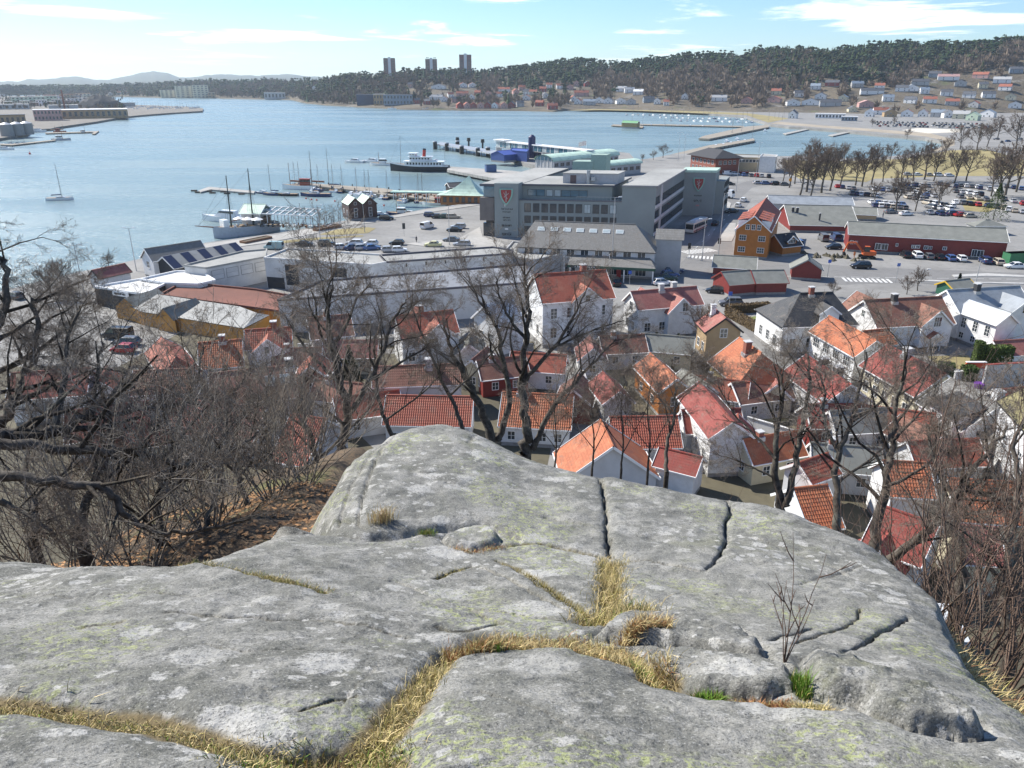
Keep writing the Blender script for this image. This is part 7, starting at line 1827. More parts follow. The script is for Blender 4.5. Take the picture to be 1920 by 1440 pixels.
FH = [(823,167,26,FW_,FD_,'large white house with dark roof high on the headland',True),(868,164,14,FW_,FR_,'left of two white gables on the headland',True),(886,164,14,FW_,FPI,'right of two white gables on the headland',True),(867,181,22,FPI,FR_,'red roofed house above the boathouse row',False),(945,173,22,FW_,FR_,'white house with red roof right of the headland gables',False),
 (862,203,12,FRD,FR_,'first red gabled boathouse of the far row',True),(875,203,12,FPI,FR_,'second gabled boathouse of the far row',True),(888,203,12,FRD,FR_,'third gabled boathouse of the far row',True),(901,203,12,FPI,FR_,'fourth gabled boathouse of the far row',True),(915,203,12,FRD,FD_,'fifth gabled boathouse of the far row',True),(929,203,12,FW_,FR_,'sixth gabled boathouse of the far row',True),
 (818,188,24,FW_,FG_,'long low white hall below the headland house',False),(945,203,14,FPI,FR_,'pink house right of the boathouse row',True),(960,202,12,FRD,FD_,'dark red house at the shore bend',True),(975,200,14,FG_,FD_,'grey house at the shore bend',False),(987,188,14,FW_,FR_,'white house under the dark firs',True),(1000,178,14,FY_,FR_,'yellow house under the dark firs',False),(1012,199,15,FRD,FR_,'red house near the cove',False),(1022,184,12,FW_,FD_,'narrow white house near the cove',True),(1036,205,18,FRD,FR_,'low red house at the cove edge',False),
 (1074,190,10,FW_,FR_,'narrow white gable at the start of the shore row',True),(1090,180,26,FPI,FR_,'long pink row house with red roof',False),(1084,195,12,FW_,FR_,'white gable below the pink row house',True),(1105,197,22,FG_,FBL,'grey house with blue roof in the shore row',False),(1123,193,16,FW_,FD_,'first of four white gables in the shore row',True),(1141,194,16,FW_,FD_,'second of four white gables in the shore row',True),(1163,195,17,FW_,FD_,'third of four white gables in the shore row',True),(1183,196,17,FG_,FD_,'fourth of four gables in the shore row, grey',True),
 (1165,172,18,FW_,FG_,'left white villa above the shore row',False),(1180,174,18,FW_,FG_,'middle white villa above the shore row',False),(1197,178,18,FW_,FW_,'right white villa above the shore row',False),(1216,192,20,FBL,FD_,'dark roofed house at the end of the shore row',False),(1232,195,12,FW_,FD_,'small white house beside the dark one',True),(1249,198,10,FW_,FR_,'little white annex by the lawn',False),(1284,186,12,FW_,FD_,'white house among dark firs',True),(1348,190,26,FW_,FG_,'large white villa alone on the hillside',False),(1400,194,18,FPI,FR_,'pinkish house right of the lone villa',True),
 (1452,192,22,FPI,FR_,'pink house with twin roofs on the right hillside',True),(1486,198,22,FW_,FD_,'white house with front gable in the right row',True),(1520,197,28,FW_,FD_,'larger white house with front gable in the right row',True),(1556,199,34,FG_,FD_,'long grey bungalow in the right row',False),(1560,162,22,FRD,FD_,'dark red cottage alone among bare trees',False),(1622,201,24,FPI,FPI,'pink and white villa with three gables',True),(1634,177,36,FW_,FD_,'white bungalow with dark roof above the villa',False),(1708,171,20,FW_,FBL,'white house with blue roof on the upper slope',True),(1724,160,26,FG_,FD_,'grey house with broad roof on the upper slope',False),(1752,145,18,FBL,FD_,'blue grey block high on the slope',False),(1777,151,30,FW_,FPI,'white house with pink roof high on the slope',False),(1838,147,22,FPI,FR_,'orange brown house high on the slope',False),(1878,156,24,FW_,FG_,'white house high at the right',False),(1904,137,18,FBL,FD_,'bluish house topmost at the right',False),
 (1630,219,14,FW_,FW_,'white house at the left of the lower row',True),(1650,215,24,FW_,FR_,'white house with orange roof in the lower row',False),(1667,219,20,FB_,FD_,'dark gabled house in the lower row',True),(1700,219,18,FW_,FR_,'white gable with red roof in the lower row',True),(1730,219,14,FW_,FPI,'small white gable in the lower row',True),(1749,208,26,FG_,FPI,'house with three violet roofs behind the lower row',False),(1757,220,20,FG_,FBL,'blue roofed house in the lower row',False),(1776,221,16,FW_,FD_,'white gable right of the blue roof',True),(1801,223,24,FY_,FG_,'cream house in the lower row',False),(1824,226,18,FGN,FGN,'pale green gabled house nearest the beach',True),(1852,220,20,FW_,FBL,'white and blue house at the right of the lower row',True),(1808,207,24,FW_,FD_,'white house with dark roof above the cream one',False),(1858,206,22,FW_,FD_,'white twin gable house on the right',True),(1902,203,18,FW_,FD_,'white gable at the right border',True),(1916,206,20,FBL,FD_,'dark house at the right border',False)]
for a in FH: far_house(*a)
for i in range(34):
    px = 1455 + 465*((i*.618) % 1); py = 158 + 58*((i*.414+.2) % 1)
    if any(abs(px-a[0]) < 16 and abs(py-a[1]) < 9 for a in FH): continue
    far_house(px, py + (8 if px < 1600 else 0), rnd.uniform(13, 20), rnd.choice((FW_, FW_, FW_, FG_, FY_)), rnd.choice((FD_, FR_, FD_, FBL)), 'small house scattered on the far right slope', None, 'small houses on the far right slope')
for i in range(24):
    px = 770 + 350*((i*.618) % 1); py = 160 + 38*((i*.37+.1) % 1)
    if any(abs(px-a[0]) < 12 and abs(py-a[1]) < 8 for a in FH): continue
    far_house(px, py, rnd.uniform(10, 14), rnd.choice((FW_, FW_, FPI, FRD)), rnd.choice((FR_, FR_, FD_)), 'small house among the trees of the headland', None, 'small houses among the headland trees')
def far_block(name, label, px, py, wpx, h, depth, wall, roof=None, cat='building', group=None, z=None, floors=0, cols=0, rz=None):
    p = terrain_hit(px, py) if z is None else at(px, py, z)
    d = math.hypot(p.x, p.y); L = wpx*d/FPX; far_xy.append((p.x, p.y, L*.8))
    z0 = p.z - .4; rz = math.atan2(-p.y, -p.x) + math.pi/2 if rz is None else rz
    T = thing(name, label, cat, (p.x, p.y, z0), rz, group)
    q = MB(); q.box(-L/2, L/2, 0, depth, 0, h); q.build('wall', wall, T)
    q = MB(); q.box(-L/2-.4, L/2+.4, -.4, depth+.4, h, h+.5); q.build('roof', roof or FG_, T)
    for f in range(floors):
        for c in range(cols):
            put_window(T, -L/2+(c+.5)*L/cols, 0, (f+.55)*h/floors, math.pi, L/cols*.5, h/floors*.5, 1, 1, FG_)
    return T, L
for px, w, yb, yt, lb in ((731,20,136,114,'left brick tower block on the headland ridge'),(809,20,135,115,'middle brick tower block on the headland ridge'),(873,21,139,108,'right and tallest brick tower block on the headland ridge')):
    p = at_dist(px, yb, 1700); d = 1700; L = w*d/FPX; h = (yb-yt)*d/FPX*.95 + 2
    T = thing('tower_block', lb, 'tower block', (p.x, p.y, p.z-8), math.atan2(-p.y, -p.x)+math.pi/2, 'brick tower blocks on the headland')
    BT = flat('tower brick', (.20,.085,.07), .9, var=.1, scale=.05)
    for x0, x1 in ((-L/2, -L*.12), (L*.12, L/2)): q = MB(); q.box(x0, x1, 0, 16, 0, h+8); q.build('brick_wing', BT, T)
    q = MB(); q.box(-L*.12, L*.12, -.5, 15, 0, h+10); q.build('stair_core', FW_, T)
    for f in range(9):
        for s in (-1, 1): q = MB(); q.box(s*L*.31-3, s*L*.31+3, -.25, .1, 10+f*3.0, 11.4+f*3.0); q.build('window_band', GLASS, T)
far_block('industrial_hall', 'dark navy industrial hall at the wooded shore', 687, 197, 32, 17, 25, flat('far navy', (.035,.05,.10), .7), FD_, floors=0)
far_block('brick_warehouse', 'brick warehouse between the navy hall and the long shed', 712, 197, 20, 17, 20, FB_, FG_, floors=2, cols=4)
far_block('long_shed', 'long grey shed right of the brick warehouse', 747, 197, 50, 16, 25, FBL, FD_, floors=2, cols=9)
far_block('white_hall', 'pale hall alone at the water left of the headland', 516, 187, 34, 15, 20, FG_, FG_, floors=1, cols=6)
far_block('boat_shop', 'long white boat shop behind the beach', 1556, 222, 46, 5, 12, FW_, FW_, z=G, floors=1, cols=9)
far_block('boat_shop', 'teal and white boat shop right of the white one', 1592, 227, 24, 4.5, 10, FBL, FW_, z=G, floors=1, cols=5)
# factory headland
for px, py, w, h, dp, wl, rf, lb, fl, cl in ((22,236,40,10,18,FB_,FD_,'tan brick hall behind the silos',1,6),(92,226,38,11,16,FPI,FW_,'red and white panelled factory hall',2,8),(170,222,108,9.5,30,FB_,FW_,'long yellow brick factory with pale roof',1,14),(55,195,44,12,14,FGN,FG_,'left green and white apartment block on the headland',3,8),(88,194,30,13,14,FGN,FG_,'right green and white apartment block on the headland',3,6),(20,205,50,7,18,FG_,FG_,'low grey workshop behind the tan hall',1,6),(120,205,40,6,20,FG_,FG_,'low grey store behind the long factory',0,0),(240,200,22,6,12,FG_,FD_,'dark store near the breakwater',0,0)):
    far_block('factory_building', lb, px, py, w, h, dp, wl, rf, z=2.0, group='factory buildings on the headland', floors=fl, cols=cl)
for i in range(22):
    far_block('town_block', 'distant pale town block behind the factory headland', 2 + (i*61.8) % 170, 181 + (i*7) % 22, 10 + (i*5) % 14, 6 + (i*3) % 6, 14, (FW_, FG_, FPI, FB_, FY_)[i % 5], (FG_, FR_, FD_)[i % 3], z=2.0, group='distant town blocks on the headland', floors=2, cols=4)
for i, px in enumerate((6, 26, 44)):
    p = at(px, 256-i*1.5, 2.0); T = thing('silo', ('left', 'middle', 'right')[i] + ' grey silo at the water edge on the left', 'silo', (p.x, p.y+6, 2.0), 0, 'grey silos')
    q = MB(); q.tube((0,0,0),(0,0,8.5),4.6,n=20); q.build('shell', STONE, T); q = MB(); q.tube((0,0,8.5),(0,0,10),4.7,.8,n=20); q.build('lid', STEEL, T)
p = at(122,205,2); T = thing('factory_chimney', 'tall dark factory chimney on the headland', 'chimney', tuple(p)); q = MB(); q.tube((0,0,0),(0,0,27),1.6,1.1,n=12); q.build('shaft', W_BRICK, T); q = MB(); q.tube((0,0,27),(0,0,27.8),1.4,1.4,n=12); q.build('crown', STONE, T)
# dark spoil mound
c = at(182,202,2); mx = []; n1, n2 = 10, 24
q = MB(); prof_ = [(38,0),(33,4),(26,9),(18,13),(10,17),(3,18.5)]
rg = [[(c.x+r*1.05*math.cos(2*math.pi*i/n2)*(1+.12*math.sin(i*2.1+r)), c.y+12+r*.6*math.sin(2*math.pi*i/n2), 2+z+.8*math.sin(i*1.7+r)) for i in range(n2)] for r, z in prof_]
q.hull(rg); o = q.build('spoil_mound', flat('dark spoil', (.045,.045,.05), .95, var=.3, scale=.1), None, smooth=True); tag(o, 'dark spoil mound behind the long brick factory', 'mound', kind='structure')
for px, w, h, lb in ((318,26,14,'left cream block at the far narrows'),(349,30,24,'middle cream block at the far narrows'),(378,24,26,'right and tallest cream block at the far narrows')):
    far_block('cream_block', lb, px, 184.5, w, h+4, 18, FY_, FG_, group='cream blocks at the far narrows', floors=6, cols=4)
far_block('cream_block', 'low cream wing left of the far blocks', 310, 185, 10, 12, 14, FW_, FG_, group='cream blocks at the far narrows', floors=2, cols=2)
far_block('cream_block', 'small cream house right of the far blocks', 398, 185.5, 11, 13, 14, FB_, FG_, group='cream blocks at the far narrows', floors=2, cols=2)
for i in range(26):
    px = 205 + i*8.5 + rnd.uniform(-3, 3)
    if 300 < px < 400: continue
    far_house(px if px < 300 else px+170, rnd.uniform(172, 180) if px < 300 else rnd.uniform(160, 180), 7, rnd.choice((FW_, FW_, FG_)), rnd.choice((FD_, FR_)), 'tiny pale house on the hazy far shore', None, 'tiny houses on the hazy far shore', nw=1)

# ---------------------------------------------------------------- woods on the hills: two masses of small trees
def proto_conifer(seed):
    r = np.random.default_rng(seed); V, F = [], []
    for k, (z0, z1, w) in enumerate(((.10,.45,.22),(.30,.68,.18),(.52,.86,.13),(.74,1.0,.075))):
        n = 7; a = np.arange(n)*2*np.pi/n + r.uniform(0, 2); rad = w*r.uniform(.65, 1.25, n); b = len(V)
        V += [(rad[i]*np.cos(a[i]), rad[i]*np.sin(a[i]), z0 + r.uniform(-.05, .05)) for i in range(n)] + [(r.uniform(-.02,.02), r.uniform(-.02,.02), z1)]
        F += [(b+i, b+(i+1) % n, b+n) for i in range(n)]
    return np.array(V), np.array(F)
def proto_pine(seed):
    r = np.random.default_rng(seed); V, F = [], []
    for k in range(7):
        c = np.array([r.normal(0,.13), r.normal(0,.13), r.uniform(.5,.95)]); s = r.uniform(.11,.2); b = len(V)
        V += [tuple(c + s*np.array(d)*r.uniform(.7,1.3)) for d in ((1,0,0),(-1,0,0),(0,1,0),(0,-1,0),(0,0,.7),(0,0,-.4))]
        F += [(b+i, b+j, b+k2) for i, j in ((0,2),(2,1),(1,3),(3,0)) for k2 in (4,)] + [(b+j, b+i, b+5) for i, j in ((0,2),(2,1),(1,3),(3,0))]
    b = len(V); V += [(-.02,0,0),(.02,0,0),(0,.02,0),(0,0,.7)]; F += [(b,b+1,b+3),(b+1,b+2,b+3),(b+2,b,b+3)]
    return np.array(V), np.array(F)
def proto_bare(seed):
    r = np.random.default_rng(seed); V, F = [], []
    for k in range(48):
        th, ph = r.uniform(0, 2*np.pi), r.uniform(.05, 1.25)
        d = np.array([np.sin(ph)*np.cos(th), np.sin(ph)*np.sin(th), np.cos(ph)]); o = np.array([0, 0, r.uniform(.2, .55)]) + d*r.uniform(0, .12)
        L = r.uniform(.22, .46)*(1.15 if ph < .7 else .9); e = o + d*L + np.array([0,0,.06]); w = r.uniform(.025, .06); s = np.cross(d, r.normal(size=3)); s = s/np.linalg.norm(s)*w
        b = len(V); V += [tuple(o-s), tuple(o+s), tuple(e)]; F.append((b, b+1, b+2))
    b = len(V); V += [(-.03,0,0),(.03,0,0),(0,.03,0),(0,0,.6)]; F += [(b,b+1,b+3),(b+1,b+2,b+3),(b+2,b,b+3)]
    return np.array(V), np.array(F)
def scatter(protos, pos, size, rot, cols):
    Vs, Fs, Cs = [], [], []; off = 0; r = np.random.default_rng(4)
    pick = r.integers(0, len(protos), len(pos))
    for k, (v, f) in enumerate(protos):
        idx = np.where(pick == k)[0]
        if not len(idx): continue
        c, s = np.cos(rot[idx]), np.sin(rot[idx]); S = size[idx]
        x = (v[None,:,0]*c[:,None] - v[None,:,1]*s[:,None])*S[:,None]*1.15 + pos[idx,0:1]; y = (v[None,:,0]*s[:,None] + v[None,:,1]*c[:,None])*S[:,None]*1.15 + pos[idx,1:2]; z = v[None,:,2]*S[:,None] + pos[idx,2:3]
        Vs.append(np.stack([x, y, z], -1).reshape(-1, 3)); n = len(v)
        Fs.append((f[None] + (np.arange(len(idx))*n)[:,None,None] + off).reshape(-1, 3)); off += n*len(idx)
        Cs.append(np.repeat(cols[idx], n, 0))
    return np.vstack(Vs), np.vstack(Fs), np.vstack(Cs)
def leafmat(name, rough=.9):
    m = bpy.data.materials.new(name); t, b = nodes_of(m)
    a = N(t, 'ShaderNodeAttribute', attribute_name='tint'); t.links.new(a.outputs['Color'], b.inputs['Base Color'])
    b.inputs['Roughness'].default_value = rough; b.inputs['Specular IOR Level'].default_value = .2
    return m
r = np.random.default_rng(9)
NT = 18000
px_ = r.uniform(-350, 2350, NT); tt = r.uniform(.02, 1.12, NT)**.92
a_ = np.array([az_of(p) for p in px_])
r0 = np.interp(a_, s_az, s_r); r1 = np.interp(a_, k_az, k_r); rr2 = r0 + tt*(r1-r0)
X2, Y2 = rr2*np.sin(a_), rr2*np.cos(a_); Z2 = terrain_h(a_, rr2) - .5
keep = np.ones(NT, bool)
for hx, hy, hr2 in far_xy:
    dx, dy = X2-hx, Y2-hy; d = np.hypot(X2, Y2); hd = math.hypot(hx, hy)
    lat = np.abs(dx*hy - dy*hx)/hd; infront = (hd - d)
    keep &= ~((np.hypot(dx, dy) < hr2+3) | ((lat < hr2*.62) & (infront > 0) & (infront < 105)))
lawnz = (px_ > 1060) & (px_ < 1480) & (tt < .10); keep &= ~lawnz
keep &= ~((px_ > 1440) & (tt < .2) & (r.random(NT) < .5))
keep &= ~((px_ > 1060) & (px_ < 1260) & (tt < .28) & (r.random(NT) < .6))
patch = fbm(X2*.004, Y2*.004, 3, 55)
pc = np.where(px_ < 900, .42 + .6*patch, .04 + .86*sstep(.70, 1.1, tt + patch*.8)); pc = np.where((px_ > 940) & (px_ < 1110), np.maximum(pc, .75*sstep(.12,.3,tt)+.1), pc)
con = r.random(NT) < pc
size = np.where(con, r.uniform(9, 21, NT), r.uniform(8, 18, NT)); size = np.where(px_ < 520, size*1.15, size)
rot = r.uniform(0, 6.28, NT); pos = np.stack([X2, Y2, Z2], 1)
def tint(n, base, var): return np.clip(np.array(base)[None,:]*(1 + r.uniform(-var, var, (n,1))) + r.uniform(-.008,.008,(n,3)), .005, 1)
nh = 420; hp = [at(x, y, 2.0) for x, y in zip(r.uniform(-40, 230, nh), r.uniform(180, 206, nh))]
pos = np.vstack([pos, [(p.x, p.y, 2.0) for p in hp]]); size = np.concatenate([size, r.uniform(5, 10, nh)]); rot = np.concatenate([rot, r.uniform(0, 6, nh)]); keep = np.concatenate([keep, np.ones(nh, bool)]); con = np.concatenate([con, r.random(nh) < .3]); px_ = np.concatenate([px_, np.full(nh, 500.)])
k1 = keep & con
cc = tint(k1.sum(), (.030,.046,.018), .5)
v_, f_, c_ = scatter([proto_conifer(1), proto_pine(2), proto_conifer(3), proto_pine(4), proto_pine(5)], pos[k1], size[k1], rot[k1], cc)
w = link('conifer_wood', np_mesh('conifer_wood', v_, f_, leafmat('conifer needles'), False, {'tint': c_})); tag(w, 'dark green pine and spruce wood covering the hill crests', 'wood', kind='stuff')
k2 = keep & ~con
base = np.where((px_[k2] > 880)[:,None], np.array([[.23,.175,.13]]), np.array([[.17,.13,.10]]))
cc = np.clip(base*(1 + r.uniform(-.3, .3, (k2.sum(),1))), .01, 1)
v_, f_, c_ = scatter([proto_bare(s) for s in (11,12,13,14)], pos[k2], size[k2], rot[k2], cc)
w = link('leafless_wood', np_mesh('leafless_wood', v_, f_, leafmat('bare twigs'), False, {'tint': c_})); tag(w, 'brown leafless wood on the lower slopes', 'wood', kind='stuff')
# ---------------------------------------------------------------- leafless trees
def bark(name, c1, c2):
    m = bpy.data.materials.new(name); t, b = nodes_of(m)
    v = texco(t, 'Object')
    c = mix(t, mrange(t, noise(t, v, 9, 5, .7), .35, .65), c1, c2)
    c = mix(t, tmath(t, 'MULTIPLY', mrange(t, noise(t, v, 2.2, 4, .6), .55, .7), .6), c, (.19,.20,.17))
    t.links.new(c, b.inputs['Base Color']); b.inputs['Roughness'].default_value = .9; b.inputs['Specular IOR Level'].default_value = .3
    bump(t, b, noise(t, v, 30, 4, .7), .6, .02)
    return m
BARK = bark('oak bark', (.05,.042,.035), (.125,.11,.093)); TWIG = bark('grey twigs', (.125,.106,.09), (.29,.26,.225)); TWIGR = bark('reddish twigs', (.11,.076,.06), (.21,.15,.12)); BIRCH = bark('birch bark', (.30,.28,.25), (.55,.53,.50))
def unit(v): return v / max(np.linalg.norm(v), 1e-9)
class Tree:
    def __init__(s, seed, wig=.26, up=.06): s.r = np.random.default_rng(seed); s.ch = []; s.wig = wig; s.up = up
    def limb(s, pts, r0, r1, level=0):
        """explicit limb through given points, smoothed"""
        P = smooth_line3(np.array(pts, float)); n = len(P)
        P[1:-1] += s.r.normal(0, r0*.22, (n-2, 3))
        s.ch.append((P, r0 + (r1-r0)*np.linspace(0, 1, n)**.8, level))
        return len(s.ch) - 1
    def branch(s, p, d, L, r, level, nseg=None):
        k = nseg or max(3, int(L/(.30 if level < 3 else .2)))
        k = min(k, 9 if level < 2 else 5 if level < 3 else 2); seg = L/k; P = [p]; d = unit(d)
        for i in range(k):
            d = unit(d + s.r.normal(0, s.wig*(1.15 if level > 1 else .8), 3) + np.array([0, 0, s.up]))
            P.append(P[-1] + d*seg)
        P = np.array(P); rad = r*np.linspace(1, .32, len(P))
        s.ch.append((P, rad, level)); return len(s.ch) - 1
    def sprout(s, idx, n, Lf, rf, level, t0=.25, ang=.85):
        P, rad, _ = s.ch[idx]; out = []
        tot = np.linalg.norm(P[1:]-P[:-1], axis=1).sum()
        for i in range(n):
            t = t0 + (1-t0)*(i + s.r.uniform(.1, .9))/n; f = t*(len(P)-1); k = min(int(f), len(P)-2)
            p = P[k] + (P[k+1]-P[k])*(f-k); ax = unit(P[k+1]-P[k])
            side = unit(np.cross(ax, s.r.normal(size=3))); a = s.r.uniform(ang*.6, ang*1.25)
            d = ax*math.cos(a) + side*math.sin(a) + np.array([0, 0, .22])
            L = tot*Lf*s.r.uniform(.6, 1.2)*(1.15-.5*t); r = max(rad[k]*rf*s.r.uniform(.75, 1.15), .0035)
            out.append(s.branch(p, d, L, r, level))
        return out
    def fill(s, roots, counts, Lf=(.55,.55,.6,.6), rf=(.55,.55,.6,.65), start=1):
        cur = roots
        for lv, n in enumerate(counts):
            nxt = []
            for c in cur: nxt += s.sprout(c, n, Lf[lv], rf[lv], start+lv, .2 if lv else .3)
            cur = nxt
        return cur
    def mesh(s, levels, name, mat, sides=None):
        V, F, off = [], [], 0
        for P, rad, lv in s.ch:
            if lv not in levels: continue
            k = sides or (7 if rad[0] > .05 else 4 if rad[0] > .018 else 3)
            T = np.gradient(P, axis=0); T /= np.maximum(np.linalg.norm(T, axis=1), 1e-9)[:,None]
            ref = np.array([.13,.91,.39]); A = np.cross(T, ref); A /= np.maximum(np.linalg.norm(A, axis=1), 1e-9)[:,None]; B = np.cross(T, A)
            th = np.arange(k)*2*np.pi/k
            ring = P[:,None,:] + (A[:,None,:]*np.cos(th)[None,:,None] + B[:,None,:]*np.sin(th)[None,:,None])*rad[:,None,None]
            V.append(ring.reshape(-1, 3)); n = len(P); i = np.arange(n-1)[:,None]*k; j = np.arange(k)[None,:]; j2 = (j+1) % k
            F.append(np.stack([i+j, i+j2, i+k+j2, i+k+j], -1).reshape(-1, 4) + off); off += n*k
        return np_mesh(name, np.vstack(V), np.vstack(F), mat)
    def shift(s, o):
        s.ch = [(P - o, r, l) for P, r, l in s.ch]
def smooth_line3(P):
    for _ in range(2):
        q = [P[0]]
        for a, b in zip(P[:-1], P[1:]): q += [a*.75+b*.25, a*.25+b*.75]
        q.append(P[-1]); P = np.array(q)
    return P
def PD(*pts):
    """pixel points with their distance from the viewpoint -> world points"""
    return [np.array(at_dist(x, y, d)) for x, y, d in pts]
def plant(tr, name, label, base, cat='tree', group='leafless trees below the rock', trunk=(0, 1), twigs=(2, 3), bm=None, tm=None):
    base = np.array(base, float); tr.shift(base)
    T = thing(name, label, cat, tuple(base), 0, group)
    link('trunk', tr.mesh(trunk, 'trunk', bm or BARK), T); link('crown', tr.mesh(twigs, 'crown', tm or TWIG), T)
    return T
def make_bough(seed, counts=(8, 5, 3)):
    tr = Tree(seed, .24, .04); i = tr.branch(np.zeros(3), np.array([0, 0, 1.0]), 1.0, .011, 0, 7)
    tr.ch[i] = (tr.ch[i][0], np.linspace(.011, .004, 8), 0)
    tr.fill([i], counts, Lf=(.62,.55,.55), rf=(.6,.65,.7))
    tr.ch = [(P, np.maximum(r, .0030), min(l, 3)) for P, r, l in tr.ch]
    return tr.mesh((0, 1, 2, 3), 'bough', TWIG if seed % 2 else TWIG2, 3)
TWIG2 = bark('pale brown twigs', (.135,.105,.08), (.27,.22,.18))
BOUGHS = [make_bough(301+i) for i in range(7)]
def traced(label, seed, limbs, counts=(6, 5, 5), wig=.27, up=.05, Lf=(.42,.55,.6), name='oak_tree', tm=None, bm=None, per=5):
    """tree whose main limbs follow the photograph: limbs = [(points with distances, r0, r1)]; shared boughs carry the fine twigs"""
    tr = Tree(seed, wig, up); ids = []
    for pts, r0, r1 in limbs: ids.append(tr.limb(PD(*pts), r0*.78, r1*.7))
    l1 = tr.fill(ids, (counts[0]+2,), Lf=Lf); n1 = len(tr.ch)
    P = tr.ch[ids[0]][0]; b = P[0].copy(); gz = float(hill_z(b[0], b[1]))
    if b[2] > gz - .2:         # carry the trunk down into the slope
        r0 = limbs[0][1]*.78
        tr.ch.append((np.array([b, b + (P[0]-P[1])*.2 + [0, 0, -(b[2]-gz)*.5], [b[0], b[1], gz-.4]]), np.array([r0, r0*1.15, r0*1.5]), 0)); b[2] = gz
    spots = []
    for i in l1 + ids:
        Q, rad, lv = tr.ch[i]; tot = np.linalg.norm(Q[1:]-Q[:-1], axis=1).sum(); n = per if lv else per + 2
        for k in range(n):
            f = (.35 + .65*(k + tr.r.uniform(.2, 1))/n if lv else .5 + .5*(k + 1)/n)*(len(Q)-1); j = min(int(f), len(Q)-2)
            p = Q[j] + (Q[j+1]-Q[j])*(f-j); ax = unit(Q[j+1]-Q[j]); d = unit(ax*.9 + tr.r.normal(0, .55, 3) + [0, 0, .15])
            spots.append((p, d, min(1.9, max(.35, (tot*.45 if lv else tot*.12)))*tr.r.uniform(.7, 1.15)))
    T = plant(tr, name, label, b, twigs=(1, 2, 3), tm=tm, bm=bm)
    for p, d, L in spots:
        o = link('bough', BOUGHS[tr.r.integers(0, len(BOUGHS))], T, tuple(p - b)); o.rotation_mode = 'QUATERNION'
        o.rotation_quaternion = Vector(d).to_track_quat('Z', 'X') @ Vector((0, 0, 1)).rotation_difference(Vector((0, 0, 1))); o.scale = (L, L, L)
    return T
# big oak at the left border with long low limbs
traced('old oak at the left border with long crooked limbs over the rock edge', 101, [
    ([(-140,980,9.5),(-60,860,9.5),(-10,820,9.5),(40,820,9.6),(100,815,9.8),(150,790,10),(200,750,10.3),(250,705,10.6)], .17, .045),
    ([(-60,830,9.3),(-20,830,9.0),(100,840,8.8),(190,850,8.8),(260,845,9),(330,870,9),(390,880,9.2),(450,840,9.4),(485,810,9.5)], .10, .02),
    ([(-60,880,8.4),(0,892,8),(90,902,7.8),(170,908,7.7),(212,925,7.6),(228,955,7.5),(262,985,7.4),(300,1004,7.3),(380,995,7.4),(470,972,7.6)], .085, .018),
    ([(-40,840,10.5),(15,790,10.5),(15,760,10.5),(50,700,11),(70,640,11.2),(60,560,11.4)], .12, .03),
    ([(100,815,9.8),(120,720,10.4),(125,640,10.6),(150,575,10.8)], .07, .02),
    ([(0,940,8),(60,965,7.8),(110,1010,7.4)], .05, .015),
    ([(150,790,10),(240,770,10.4),(330,760,10.8),(400,740,11)], .05, .015)], (8, 6, 5), Lf=(.36,.5,.55), per=4)
traced('thick stemmed oak just left of the frame edge', 102, [
    ([(-200,1000,11),(-120,850,11),(-60,720,11.2),(-10,640,11.4),(20,560,11.6),(10,500,11.8),(0,470,12)], .16, .02),
    ([(-60,720,11.2),(20,690,11.5),(90,650,11.8),(140,590,12)], .07, .02), ([(-10,640,11.4),(60,600,11.8),(100,550,12)], .05, .012), ([(-110,850,11),(0,760,11.6),(80,730,12),(180,690,12.3)], .07, .02)], (7, 6, 5), Lf=(.38,.5,.55))
for sd, limbs, lb in ((103, [([(150,1000,9.2),(160,930,9.6),(200,860,10),(210,790,10.3),(180,720,10.6),(190,640,11)], .09, .02), ([(170,920,9.6),(260,850,9.8),(300,790,10)], .05, .015)], 'crooked young oak rising behind the left rock edge'),
    (104, [([(300,1010,10),(290,940,10.5),(330,850,11),(330,780,11.4),(370,720,11.8),(380,650,12)], .08, .018), ([(300,930,10.5),(380,870,11),(430,800,11.3),(470,760,11.6)], .05, .012)], 'slim oak in the middle of the left thicket'),
    (105, [([(470,985,11),(460,930,11.5),(440,870,12),(420,810,12.4),(435,740,13),(470,690,13.4)], .08, .018), ([(455,900,11.6),(400,850,12),(350,800,12.3)], .05, .012), ([(450,880,11.8),(500,820,12.4),(520,770,12.8)], .045, .012)], 'forked oak at the right of the left thicket'),
    (106, [([(560,990,12.5),(545,940,13),(520,890,13.5),(500,830,14),(495,760,14.5),(510,690,15)], .10, .02), ([(530,910,13.3),(580,870,13.8),(600,810,14.2)], .05, .012), ([(515,880,13.6),(460,840,14),(430,790,14.4)], .05, .012)], 'oak leaning left beside the dome'),
    (107, [([(60,1010,8.5),(70,950,9),(40,890,9.5),(60,820,10),(50,760,10.4)], .07, .016), ([(65,930,9.1),(130,880,9.5),(160,830,9.8)], .04, .01)], 'short oak in the lower left corner thicket'),
    (108, [([(380,1020,9.4),(390,960,9.8),(420,900,10.2),(400,850,10.6),(450,780,11)], .06, .014), ([(392,950,9.8),(330,910,10),(280,880,10.2)], .035, .01)], 'thin oak low in the left thicket')):
    traced(lb, sd, limbs, (7, 6, 5), Lf=(.42,.52,.58), per=3)
